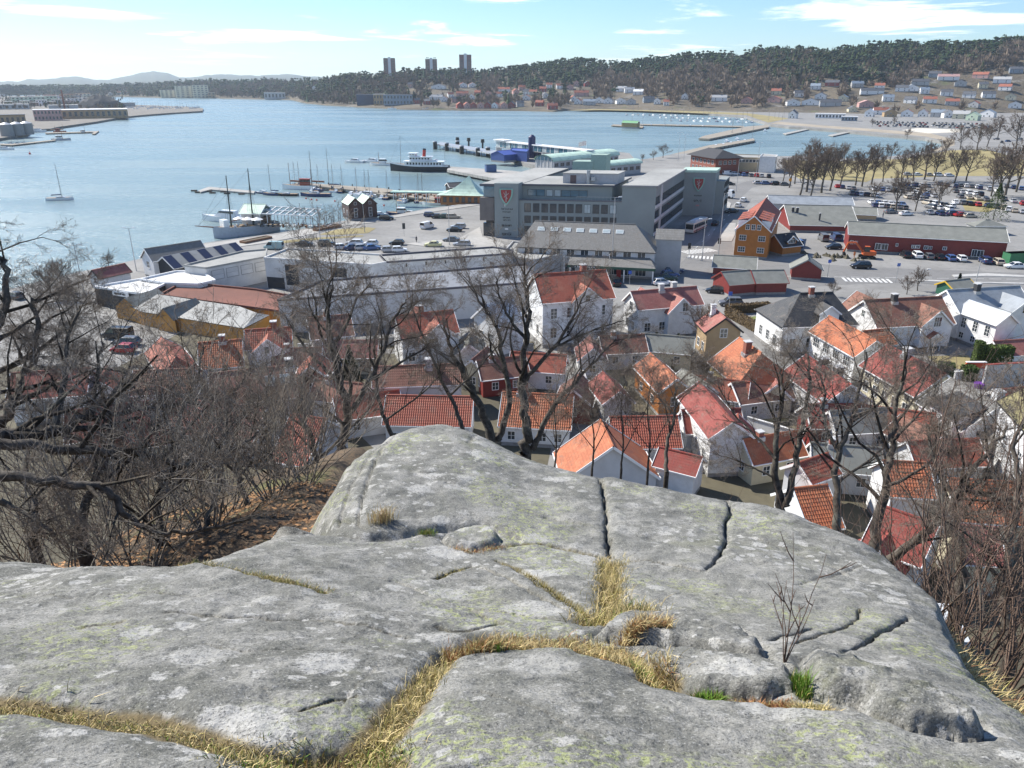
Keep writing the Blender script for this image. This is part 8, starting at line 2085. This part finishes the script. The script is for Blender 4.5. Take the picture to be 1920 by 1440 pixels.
traced('tall oak left of the dome with forking crown', 111, [
    ([(622,915,19),(640,850,19),(652,795,19.2),(642,720,19.4),(622,655,19.6),(612,595,19.8),(616,560,20),(622,515,20.2)], .24, .03),
    ([(650,790,19.2),(690,720,19.3),(722,650,19.6),(738,600,19.8),(765,560,20)], .13, .025), ([(640,720,19.4),(595,680,19.5),(562,640,19.6),(540,600,19.8)], .09, .02), ([(690,715,19.3),(750,680,19.4),(800,650,19.5)], .08, .02), ([(622,655,19.6),(655,600,19.8),(665,560,20),(695,535,20.2)], .08, .018), ([(652,800,19.2),(600,760,19),(555,735,19)], .07, .018)], (7, 6, 5), Lf=(.38,.5,.55), per=7)
traced('ivy dark oak close behind the tall oak', 112, [([(590,930,17),(600,870,17.2),(575,800,17.4),(560,740,17.6),(580,680,17.8)], .13, .02), ([(600,860,17.2),(660,800,17.5),(700,760,17.8)], .07, .018), ([(580,810,17.4),(530,770,17.5),(500,730,17.6)], .06, .015)], (6, 6, 5), per=7)
traced('wide many stemmed tree behind the crest', 113, [
    ([(985,850,22),(986,780,22),(976,720,22.2),(986,650,22.5),(992,590,22.8),(986,550,23),(980,512,23.2)], .25, .03),
    ([(920,825,21.5),(906,770,21.6),(882,720,21.8),(852,680,22),(842,640,22.2),(832,600,22.4)], .22, .03), ([(1000,840,22),(1032,770,22),(1072,722,22.2),(1112,680,22.4),(1155,635,22.6)], .15, .025), ([(935,825,21.6),(962,745,21.8),(942,680,22),(932,610,22.2),(905,575,22.4),(890,545,22.6)], .16, .025), ([(980,720,22.2),(1040,650,22.4),(1080,590,22.6),(1100,540,22.8)], .12, .02), ([(990,640,22.5),(950,590,22.8),(935,550,23),(930,520,23)], .09, .018), ([(1040,650,22.4),(1110,620,22.5),(1170,600,22.6)], .07, .015)], (8, 6, 5), Lf=(.36,.5,.55), per=7)
traced('slim tree between the tall oak and the many stemmed tree', 114, [([(740,830,20),(720,780,20.2),(705,740,20.4),(705,690,20.6),(700,640,20.8),(720,590,21)], .10, .02), ([(720,790,20.2),(790,740,20.4),(830,700,20.6)], .06, .015)], (6, 5, 5), per=7)
traced('tree in front of the rust roofed white house', 115, [([(870,820,20.5),(860,770,20.8),(830,720,21),(810,670,21.2),(790,620,21.4),(770,570,21.6)], .11, .02), ([(845,740,21),(900,690,21.2),(940,640,21.4)], .06, .015)], (6, 5, 5), per=7)
traced('young tree right of the many stemmed tree', 116, [([(1250,885,15),(1248,830,15.4),(1270,770,15.8),(1262,730,16),(1300,690,16.4)], .07, .014), ([(1262,775,15.7),(1230,740,16),(1200,715,16.2)], .035, .01), ([(1266,750,15.9),(1310,720,16.2),(1330,700,16.3)], .035, .01)], (6, 5, 4))
for sd, x0, lb in ((117, 1110, 'first slender sapling behind the crest'), (118, 1165, 'second slender sapling behind the crest'), (119, 1040, 'third slender sapling, left of the others behind the crest'), (120, 1215, 'fourth slender sapling behind the crest')):
    traced(lb, sd, [([(x0,880,13),(x0+5,820,13.2),(x0-3,760,13.4),(x0+12,690,13.8)], .03, .006), ([(x0+3,850,13),(x0+35,790,13.3),(x0+60,740,13.6)], .018, .005), ([(x0+2,840,13),(x0-30,800,13.2),(x0-50,760,13.4)], .016, .005)], (5, 5, 3), name='sapling', tm=TWIGR, Lf=(.5,.45,.5), per=3)
traced('oak with upright fork right of centre', 121, [
    ([(1466,965,14),(1452,880,14.2),(1456,800,14.5),(1472,740,14.8),(1462,690,15)], .12, .02), ([(1474,950,14),(1492,860,14.3),(1502,790,14.6),(1522,720,14.9),(1512,660,15.2)], .11, .018), ([(1455,860,14.2),(1410,810,14.5),(1370,770,14.8),(1345,720,15)], .06, .014), ([(1460,900,14.1),(1400,870,14.2),(1340,850,14.4)], .045, .012)], (7, 6, 5), Lf=(.4,.5,.55))
traced('sinuous oak behind the right shoulder of the rock', 122, [
    ([(1566,1010,13.5),(1572,940,13.7),(1562,880,14),(1582,830,14.2),(1602,780,14.5),(1612,720,14.8),(1626,660,15)], .12, .02), ([(1570,905,13.9),(1632,865,14.1),(1665,830,14.3)], .06, .015), ([(1575,850,14.1),(1540,790,14.4),(1550,730,14.7),(1530,690,14.9)], .06, .014), ([(1600,790,14.4),(1660,750,14.7),(1690,700,15)], .05, .012)], (7, 6, 5), Lf=(.4,.5,.55))
traced('large oak at the right with a long leaning limb', 123, [
    ([(1622,1100,11),(1640,1000,11.3),(1656,930,11.6),(1672,860,11.9),(1672,790,12.2),(1692,720,12.5),(1700,660,12.8)], .14, .02), ([(1626,1080,11),(1690,1035,10.8),(1752,985,10.8),(1792,940,11),(1862,880,11.3)], .12, .025), ([(1660,915,11.6),(1720,885,11.8),(1760,850,12)], .06, .014), ([(1672,830,12),(1720,780,12.2),(1760,730,12.5)], .05, .012), ([(1750,985,10.8),(1830,960,10.8),(1920,950,11)], .05, .014)], (7, 6, 5), Lf=(.4,.5,.55))
traced('oak rising at the right border', 124, [
    ([(1800,1130,10),(1805,1050,10.2),(1782,975,10.5),(1802,905,10.8),(1850,850,11),(1890,800,11.3)], .12, .02), ([(1800,915,10.8),(1870,930,10.8),(1940,960,10.8)], .07, .016), ([(1795,940,10.7),(1750,870,11),(1740,800,11.3)], .06, .014)], (7, 6, 5), Lf=(.4,.5,.55))
traced('bare tree at the extreme right edge', 125, [([(1900,1220,9),(1880,1120,9.3),(1890,1020,9.6),(1915,920,10),(1900,830,10.3),(1930,760,10.6)], .10, .018), ([(1888,1100,9.4),(1830,1040,9.6),(1800,1000,9.8)], .05, .012)], (7, 6, 5), Lf=(.42,.5,.55))
# shrubs at the right and left, many thin stems
def shrub(label, seed, px, py, dist, h, n_, spread, tm=TWIGR, name='bare_shrub', group='leafless shrubs on the hillside', z=None, counts=(5, 4)):
    b = np.array(at_dist(px, py, dist)) if z is None else np.array(at(px, py, z))
    if z is None: b[2] = float(hill_z(b[0], b[1])) - .1
    tr = Tree(seed, .2, .10); ids = []
    for i in range(n_ + 6):
        a = tr.r.uniform(0, 6.28); d = np.array([math.cos(a)*spread, math.sin(a)*spread, 1.0])
        ids.append(tr.branch(b + np.array([math.cos(a), math.sin(a), 0])*h*.06*spread, d, h*tr.r.uniform(.6, 1.1), h*.0035+.002, 0))
    tr.fill(ids, counts, Lf=(.45,.5), rf=(.6,.6))
    return plant(tr, name, label, b, cat='shrub', group=group, trunk=(0,), twigs=(1, 2), bm=tm, tm=tm)
for i, (px, py, d, h, n) in enumerate(((1800,1230,7.5,3.2,9),(1870,1260,6.5,3.0,9),(1900,1180,8,3.4,8),(1760,1150,9.5,3.2,8),(1700,1100,12,3.5,8),(1840,1150,9,3.4,8))): shrub('tangled reddish shrub %s at the lower right of the rock' % ('nearest', 'rightmost', 'border', 'upper', 'hindmost', 'middle')[i], 140+i, px, py, d, h, n, .45)
for i, (px, py, d, h, n) in enumerate(((250,1040,8.2,2.6,9),(120,1050,8,2.6,9),(400,1030,8.8,2.6,9),(520,1000,10.5,3,8),(330,1010,10,3,8),(580,980,13,3.2,8))): shrub('grey tangled shrub %s along the left rock edge' % ('second', 'first', 'fourth', 'fifth', 'third', 'last')[i], 150+i, px, py, d, h, n, .5, TWIG)
for i in range(12):
    shrub('brown understorey bush on the left slope', 180+i, 20 + (i*137) % 560, 985 - (i*41) % 120, 10.5 + (i*1.7) % 6, 2.2 + (i % 3)*.5, 7, .7, (TWIGR, TWIG, TWIG2)[i % 3], group='understorey bushes on the left slope', counts=(6, 5))
for i, (px, py, d, h, n) in enumerate(((1400,945,14,2.6,7),(1320,925,14,2.4,7),(1060,880,14,2.2,6),(780,825,15,2.4,7),(1520,1000,12.5,2.4,7))): shrub('low shrub %s behind the rock crest' % ('second from right', 'in the centre right', 'at the centre', 'left of the trunks', 'rightmost')[i], 160+i, px, py, d, h, n, .45)
# sapling that grows from the rock joint
sx, sy = on_rock(1470, 1250); tr = Tree(171, .10, .12); b = np.array([sx, sy, rock_z(sx, sy) - .02]); ids = []
for dx, L in ((-.02, .62), (.05, .55), (.0, .36), (-.10, .40), (.12, .34)): ids.append(tr.branch(b, np.array([dx*2, .1, 1.0]), L, .0032, 0, 6))
tr.fill(ids, (2, 1), Lf=(.4, .4), rf=(.6, .7)); plant(tr, 'sapling', 'thin leafless sapling growing from the rock joint', b, cat='sapling', group=None, trunk=(0,), twigs=(1, 2), bm=TWIGR, tm=TWIGR)

# park and street trees: three shared shapes
def make_park_tree(seed, h, spread, counts=(8, 7, 7)):
    tr = Tree(seed, .08, .05); i0 = tr.branch(np.zeros(3), np.array([0, 0, 1.0]), h*.75, h*.02, 0, 6); ids = [i0]; tr.wig = .2
    for k in range(8):
        a = k*2.4 + tr.r.uniform(-.4, .4); z = h*(.2 + .045*k); ids.append(tr.branch(np.array([0, 0, z]), np.array([math.cos(a), math.sin(a), .75/spread]), h*(.52 - .03*k)*tr.r.uniform(.8, 1.1), h*.009, 0, 6))
    tr.fill(ids, counts, Lf=(.45,.5,.5), rf=(.55,.55,.6))
    tr.ch = [(P, np.maximum(r, .016 if l > 1 else .02), l) for P, r, l in tr.ch]
    return tr.mesh((0,), 'trunk', BARK, 5), tr.mesh((1, 2, 3), 'crown', TWIGP, 3)
TWIGP = bark('brown park twigs', (.10,.075,.06), (.18,.14,.115))
PT = [make_park_tree(201, 12, .75), make_park_tree(202, 12, .5), make_park_tree(203, 12, .95)]
PTB = [make_park_tree(204, 12, 1.3)]
rnd = random.Random(31)
PK = [(1500,366,80),(1520,368,72),(1512,360,95),(1540,362,90),(1556,358,80),(1575,352,60),(1582,305,36),(1604,348,62),(1616,350,75),(1634,346,72),(1655,342,48),(1669,302,34),(1690,342,60),(1712,340,62),(1733,337,66),(1750,340,52),(1789,344,64),(1811,340,58),(1638,380,38),(1680,396,70),(1716,396,52),(1760,393,52),(1872,372,85),(1885,366,92),(1858,368,60),(1905,360,80),(1800,280,42),(1832,282,46),(1850,276,40),(1870,262,40),(1905,280,60),(1480,352,62),(1490,345,55),(1468,340,45),(1770,296,36),(1745,300,30),(1560,330,50),(1530,335,70),(1700,262,20),(1675,236,16),(1635,238,14)]
for i, (px, py, hp) in enumerate(PK):
    p = at(px, py); d = math.hypot(p.x, p.y, CAMZ); s = hp*d/FPX/12*1.04
    T = thing('park_tree', 'leafless park tree between the bay and the car park', 'tree', tuple(p), rnd.uniform(0, 6.28), 'leafless trees in the harbour park'); T.scale = (s*1.05, s*1.05, s)
    tm_, cm_ = PT[i % 3]; link('trunk', tm_, T); link('crown', cm_, T)
for i, (px, py, hp, lb) in enumerate(((204,502,28,'small leafless tree behind the pink roofed quay house'),(120,545,55,'spreading leafless bush tree on the left quay'),(95,560,62,'second leafless bush tree on the left quay'),(1243,296,26,'small leafless tree at the root of the inner pier'),(1225,300,18,'low leafless bush at the root of the inner pier'),(1205,303,14,'lowest leafless bush beside the ferry terminal'),(1720,545,40,'bare bush between main road and brown roofed house'),(1700,552,34,'second bare bush between road and brown roofed house'),(1560,556,30,'drooping bare tree behind the black roofed house'),(1300,700,52,'rust brown bush beside the tan house'),(1310,655,95,'slender birch in front of the tan house'),(1230,665,40,'bare bush left of the dark spruce'),(1130,660,50,'brown bush behind the salmon roofed house'),(1165,690,60,'broad brown bush left of the salmon roofed house'),(1085,660,40,'dark bush beside the tall villa'),(1900,940,60,'bare garden tree among the right roofs'),(1440,760,50,'bare garden tree before the yellow house'),(690,640,40,'bare garden tree before the warehouse wall'),(640,690,45,'bare garden tree below the dull red house'),(330,790,60,'bare garden tree in the left gardens'),(450,800,60,'bare garden tree before the roof windows'),(160,700,60,'bare garden tree left of the far left houses'),(60,680,70,'bare garden tree at the left edge'),(1060,700,55,'bare garden tree beside the villa'),(700,720,60,'bare garden tree before the brown row house'),(900,700,55,'bare garden tree right of the brown row house'))):
    p = at(px, py); d = math.hypot(p.x, p.y, CAMZ-G); s = hp*d/FPX/12*1.08
    T = thing('bare_tree', lb, 'tree', tuple(p), rnd.uniform(0, 6.28), 'leafless garden trees'); T.scale = (s*1.15, s*1.15, s)
    tm_, cm_ = (PTB + PT)[i % 4]; link('trunk', tm_, T); link('crown', cm_, T)
# evergreens and hedges made of small leaves
def leaf_cloud(name, label, cat, pts, size, col, n_, mat=None, group=None, z0=None, core=None, kind=None):
    """pts: function rng -> local point; many small leaf faces"""
    r = np.random.default_rng(len(label)); P = pts(r, n_); a = r.normal(size=(n_, 3)); a /= np.linalg.norm(a, axis=1)[:,None]; b = np.cross(a, r.normal(size=(n_, 3))); b /= np.linalg.norm(b, axis=1)[:,None]
    s = size*r.uniform(.6, 1.4, (n_, 1)); V = np.stack([P - a*s*.5, P + b*s*.5, P + a*s, P - b*s*.5], 1).reshape(-1, 3)
    F = np.arange(n_*4).reshape(-1, 4); C = np.repeat(np.clip(np.array(col)[None]*(1 + r.uniform(-.45, .45, (n_, 1))), .004, 1), 4, 0)
    return np_mesh(name, V, F, mat, False, {'tint': C})
LEAF = leafmat('evergreen leaves', .7); HEDGET = leafmat('dry hedge leaves', .9)
def hedge(label, A, B, w, h, col, mat, n_=2600, size=.16, cat='hedge', z=G):
    a, b = at(*A), at(*B); L = (b-a).length; m_ = (a+b)/2
    T = thing('hedge', label, cat, tuple(m_), math.atan2((b-a).y, (b-a).x))
    def pts(r, n):
        u = r.uniform(-1, 1, (n, 3)); f = r.integers(0, 3, n); sg_ = np.sign(r.uniform(-1, 1, n))
        u[np.arange(n), f] = sg_*r.uniform(.86, 1.04, n)
        return u*np.array([L/2, w/2, h/2]) + np.array([0, 0, h/2])
    link('foliage', leaf_cloud('foliage', label, cat, pts, size, col, n_, mat), T)
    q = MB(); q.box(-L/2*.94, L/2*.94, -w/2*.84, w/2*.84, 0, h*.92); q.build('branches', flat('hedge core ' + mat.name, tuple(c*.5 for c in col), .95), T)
hedge('clipped brown hedge round the green lawn, long side', (1362,588), (1440,583), 1.3, 1.7, (.15,.105,.055), HEDGET)
hedge('clipped brown hedge running down beside the tan house', (1364,592), (1436,632), 1.3, 1.7, (.15,.105,.055), HEDGET)
hedge('low brown hedge in front of the tan house', (1258,690), (1318,692), 1.2, 1.6, (.12,.085,.03), HEDGET)
hedge('tall conifer hedge at the zinc roofed wing', (1838,684), (1890,684), 1.6, 3.0, (.075,.11,.025), LEAF, 4200)
hedge('round bright conifer bush left of the tall hedge', (1822,683), (1836,684), 1.8, 3.6, (.07,.105,.025), LEAF, 2200)
hedge('clipped green bush left of the vermilion wall', (1756,702), (1786,706), 1.6, 1.9, (.06,.095,.025), LEAF, 2200)
hedge('clipped green bush before the vermilion wall', (1802,711), (1826,712), 1.8, 2.0, (.055,.09,.022), LEAF, 2000)
def spruce(label, px, py, h, w, col, name='spruce_tree', z=G):
    p = at(px, py, z); T = thing(name, label, 'tree', tuple(p))
    def pts(r, n):
        t = r.random(n)**.75; rad = w/2*(1-t)*(.55+.6*r.random(n)); a = r.uniform(0, 6.28, n); lay = .12*np.sin(t*42)
        return np.stack([rad*np.cos(a), rad*np.sin(a), h*(.06+.94*t) - rad*.25 + lay], 1)
    link('crown', leaf_cloud('crown', label, 'tree', pts, .22, col, 2600, LEAF), T)
    q = MB(); q.tube((0,0,-.3),(0,0,h*.95),.16,.02,n=6); q.build('trunk', BARK, T)
spruce('small dark spruce beside the pale shed roof', 1228, 670, 4.0, 2.4, (.025,.045,.018))
spruce('columnar dark thuja before the tan house', 1268, 680, 4.6, 1.6, (.03,.055,.02))
spruce('dark yew deep in the left gardens', 430, 740, 4.2, 3.2, (.02,.035,.014))
spruce('ivy clad evergreen behind the tall oak', 660, 730, 6.5, 3.6, (.035,.04,.018))
spruce('green pine at the right side of the car park', 1862, 412, 11, 9, (.05,.075,.022))
spruce('cone shaped thuja by the tinted main road', 1797, 533, 2.2, 1.0, (.02,.03,.015))
# ---------------------------------------------------------------- turf in the rock joints
def grass_mat():
    m = bpy.data.materials.new('dry turf'); t, b = nodes_of(m)
    a = N(t, 'ShaderNodeAttribute', attribute_name='tint'); t.links.new(a.outputs['Color'], b.inputs['Base Color'])
    b.inputs['Roughness'].default_value = .75; b.inputs['Specular IOR Level'].default_value = .25
    return m
TURF = grass_mat()
STRAW, OLIVE, GREEN, RUST = (.56,.45,.23), (.33,.29,.10), (.13,.24,.03), (.34,.17,.08)
ground_z = rock_zs
def blades(points, n, hmin, hmax, jitter, pal, seed, lean=.5, wid=.0035):
    """curved grass blades near world xy points"""
    r = np.random.default_rng(seed); P = np.asarray(points, float); k = r.integers(0, len(P), n)
    xy = P[k] + r.normal(0, jitter, (n, 2)); z = ground_z(xy[:,0], xy[:,1]) - .012
    h = r.uniform(hmin, hmax, n); a = r.uniform(0, 6.28, n); ln = h*r.uniform(.2, 1.3, n)*lean; dx, dy = np.cos(a)*ln, np.sin(a)*ln
    b = r.uniform(0, 6.28, n); wx, wy = np.cos(b)*wid*.5, np.sin(b)*wid*.5
    V = np.zeros((n, 5, 3)); base = np.column_stack([xy, z])
    V[:,0] = base + np.column_stack([-wx, -wy, 0*h]); V[:,1] = base + np.column_stack([wx, wy, 0*h])
    mid = base + np.column_stack([dx*.35, dy*.35, h*.62]); V[:,2] = mid + np.column_stack([wx*.8, wy*.8, 0*h]); V[:,3] = mid - np.column_stack([wx*.8, wy*.8, 0*h])
    V[:,4] = base + np.column_stack([dx, dy, h*r.uniform(.75, 1.0, n)])
    o = (np.arange(n)*5)[:,None]
    F = np.concatenate([o + np.array([[0,1,2]]), o + np.array([[0,2,3]]), o + np.array([[3,2,4]])])
    w = np.array([p[1] for p in pal]); c = np.array([p[0] for p in pal])[r.choice(len(pal), n, p=w/w.sum())]*(1 + r.uniform(-.35, .35, (n, 1)))
    return V.reshape(-1, 3), F, np.repeat(np.clip(c, .005, 1), 5, 0)
def turf(label, sets):
    V, F, C, off = [], [], [], 0
    for s in sets:
        v, f, c = blades(*s); V.append(v); F.append(f + off); C.append(c); off += len(v)
    o = link('dry_grass', np_mesh('dry_grass', np.vstack(V), np.vstack(F), TURF, False, {'tint': np.vstack(C)})); tag(o, label, 'grass', kind='stuff')
def along(line, n=60):
    L = smooth_line(line); s = np.concatenate([[0], np.cumsum(np.hypot(*(L[1:]-L[:-1]).T))]); u = np.linspace(0, s[-1], n)
    return np.column_stack([np.interp(u, s, L[:,0]), np.interp(u, s, L[:,1])])
G0, G1, G2, G3, G4, G5 = [along(g[0]) for g in GROOVES]
turf('band of dry straw turf winding between the near slabs', [(G0, 15000, .008, .028, .022, [(STRAW,5),(OLIVE,3),(GREEN,.5)], 1, .9), (G0, 260, .04, .08, .03, [(STRAW,5),(OLIVE,1)], 2, 1.2), (along(RP((470,1415),(560,1425),(640,1425),(720,1400))), 7000, .012, .045, .05, [(STRAW,4),(OLIVE,3),(GREEN,1.5)], 3, .9), (along(RP((590,1425),(625,1430))), 900, .04, .10, .02, [(OLIVE,2),(RUST,2),(STRAW,1)], 4, .5), (along(RP((700,1375),(760,1310),(820,1240))), 3000, .015, .05, .025, [(STRAW,5),(OLIVE,3)], 5, .9)])
turf('thick tuft of golden grass above the right slab', [(G1, 12000, .025, .07, .035, [(STRAW,7),(OLIVE,1.5),(RUST,1)], 11, .9), (along(RP((850,1205),(900,1215),(945,1200))), 2500, .04, .09, .03, [(STRAW,3),(RUST,2),(OLIVE,1)], 12, .6), (along(RP((880,1205),(935,1215))), 500, .03, .07, .02, [(GREEN,3),(OLIVE,1)], 13, .5), (along(RP((1185,1225),(1215,1245),(1242,1262))), 1700, .03, .08, .018, [(OLIVE,3),(GREEN,1.5),(STRAW,1)], 14, .6), (along(RP((1170,1195),(1215,1185),(1250,1190))), 1400, .03, .09, .018, [(STRAW,4),(RUST,1.5)], 15, .8)])
turf('bright green and russet tufts in the joint of the right blocks', [(along(RP((1308,1288),(1330,1290),(1352,1290))), 800, .03, .075, .012, [(GREEN,4),(OLIVE,1)], 21, .6), (along(RP((1492,1285),(1500,1300),(1510,1310))), 600, .04, .10, .010, [(GREEN,4),(OLIVE,1)], 22, .35), (along(RP((1380,1300),(1430,1308),(1480,1312))), 1800, .012, .035, .016, [(RUST,4),(OLIVE,1)], 23, .9), (along(RP((1500,1325),(1545,1335))), 900, .02, .05, .018, [(STRAW,3),(OLIVE,2)], 24, .9)])
turf('triangle of dry grass at the crack crossing', [(G4, 2200, .04, .10, .05, [(STRAW,4),(OLIVE,2)], 31, .8), (G5, 2200, .04, .11, .06, [(STRAW,4),(OLIVE,2),(GREEN,.4)], 32, .8), (along(RP((990,1068),(1050,1105),(1105,1140))), 1300, .012, .035, .02, [(OLIVE,4),((.20,.14,.02),3)], 33, .6)])
turf('scattered moss and straw in the far cracks', [(along(RP((350,1066),(450,1084),(540,1102),(612,1114))), 1500, .02, .06, .03, [(STRAW,2),(OLIVE,2),(GREEN,.4)], 41, .8), (along(RP((700,985),(722,985),(735,982))), 260, .08, .2, .03, [(STRAW,5),(RUST,1)], 42, .5), (along(RP((790,996),(810,998))), 200, .04, .09, .03, [(GREEN,2),(OLIVE,2)], 43, .5), (along(RP((850,1020),(900,1024),(940,1015))), 500, .02, .05, .03, [(RUST,3),(STRAW,2),(OLIVE,1)], 44, .9), (along(RP((820,1070),(870,1054))), 250, .02, .05, .02, [(OLIVE,3),(STRAW,1)], 45, .8)])
# straw bank right of the rock: stands on the hillside
def ground_z(x, y): return hill_z(x, y) + .02
bank = [(p.x, p.y) for p in [at_dist(x, y, d) for x, y, d in ((1800,1230,4.6),(1840,1260,4.3),(1880,1290,4.1),(1900,1340,3.6),(1920,1300,4.0),(1860,1240,4.8),(1900,1250,4.9),(1940,1360,3.6))]]
turf('pale straw bank beside the right edge of the rock', [(bank, 9000, .05, .16, .22, [(STRAW,6),(OLIVE,1),(RUST,1)], 51, .9, .006)])
# fallen leaves caught on the slope and rock edge
r = np.random.default_rng(61); n = 6000
xy = np.column_stack([r.uniform(-10, -1.4, n), r.uniform(4.0, 12, n)]); z = hill_z(xy[:,0], xy[:,1]) + .02
a = r.normal(size=(n,3)); a[:,2] *= .4; a /= np.linalg.norm(a, axis=1)[:,None]; b = np.cross(a, np.array([0,0,1.0])); s = r.uniform(.03, .06, (n,1)); P = np.column_stack([xy, z])
V = np.stack([P-a*s, P+b*s*.6, P+a*s, P-b*s*.6], 1).reshape(-1, 3)
o = link('fallen_leaves', np_mesh('fallen_leaves', V, np.arange(n*4).reshape(-1,4), TURF, False, {'tint': np.repeat(np.array([.34,.19,.09])[None]*(1+r.uniform(-.5,.4,(n,1))), 4, 0)})); tag(o, 'brown fallen leaves under the left oaks', 'leaves', kind='stuff')
HAZE = 0.000075
# ---------------------------------------------------------------- air
q = MB(); q.box(-9000, 9000, -300, 9900, -4, 190)
hm = bpy.data.materials.new('thin sea haze'); hm.use_nodes = True; t = hm.node_tree
for n in list(t.nodes):
    if n.type != 'OUTPUT_MATERIAL': t.nodes.remove(n)
pv_ = t.nodes.new('ShaderNodeVolumePrincipled'); pv_.inputs['Density'].default_value = HAZE
pv_.inputs['Color'].default_value = (.72,.86,1.0,1); pv_.inputs['Anisotropy'].default_value = .3
t.links.new(pv_.outputs[0], next(n for n in t.nodes if n.type == 'OUTPUT_MATERIAL').inputs['Volume'])
hz_ = q.build('haze', hm); tag(hz_, 'thin blue haze over the fjord', 'haze', kind='stuff')
# look-alikes are told apart by their order in the picture
def ordinal(n): return ('first second third fourth fifth sixth seventh eighth ninth tenth'.split() + [None])[min(n, 11)-1] or '%d%s' % (n, 'th' if 10 < n % 100 < 14 else {1: 'st', 2: 'nd', 3: 'rd'}.get(n % 10, 'th'))
same = {}
for o in bpy.data.objects:
    if o.parent is None and o.get('category') and o.get('label'): same.setdefault(o['label'], []).append(o)
for lb, L in same.items():
    if len(L) < 2: continue
    L.sort(key=lambda o: o.location.x / max(o.location.y * CP + (CAMZ - o.location.z) * SP, 1e-3))
    for i, o in enumerate(L): o['label'] = '%s, %s from left' % (lb, ordinal(i + 1))
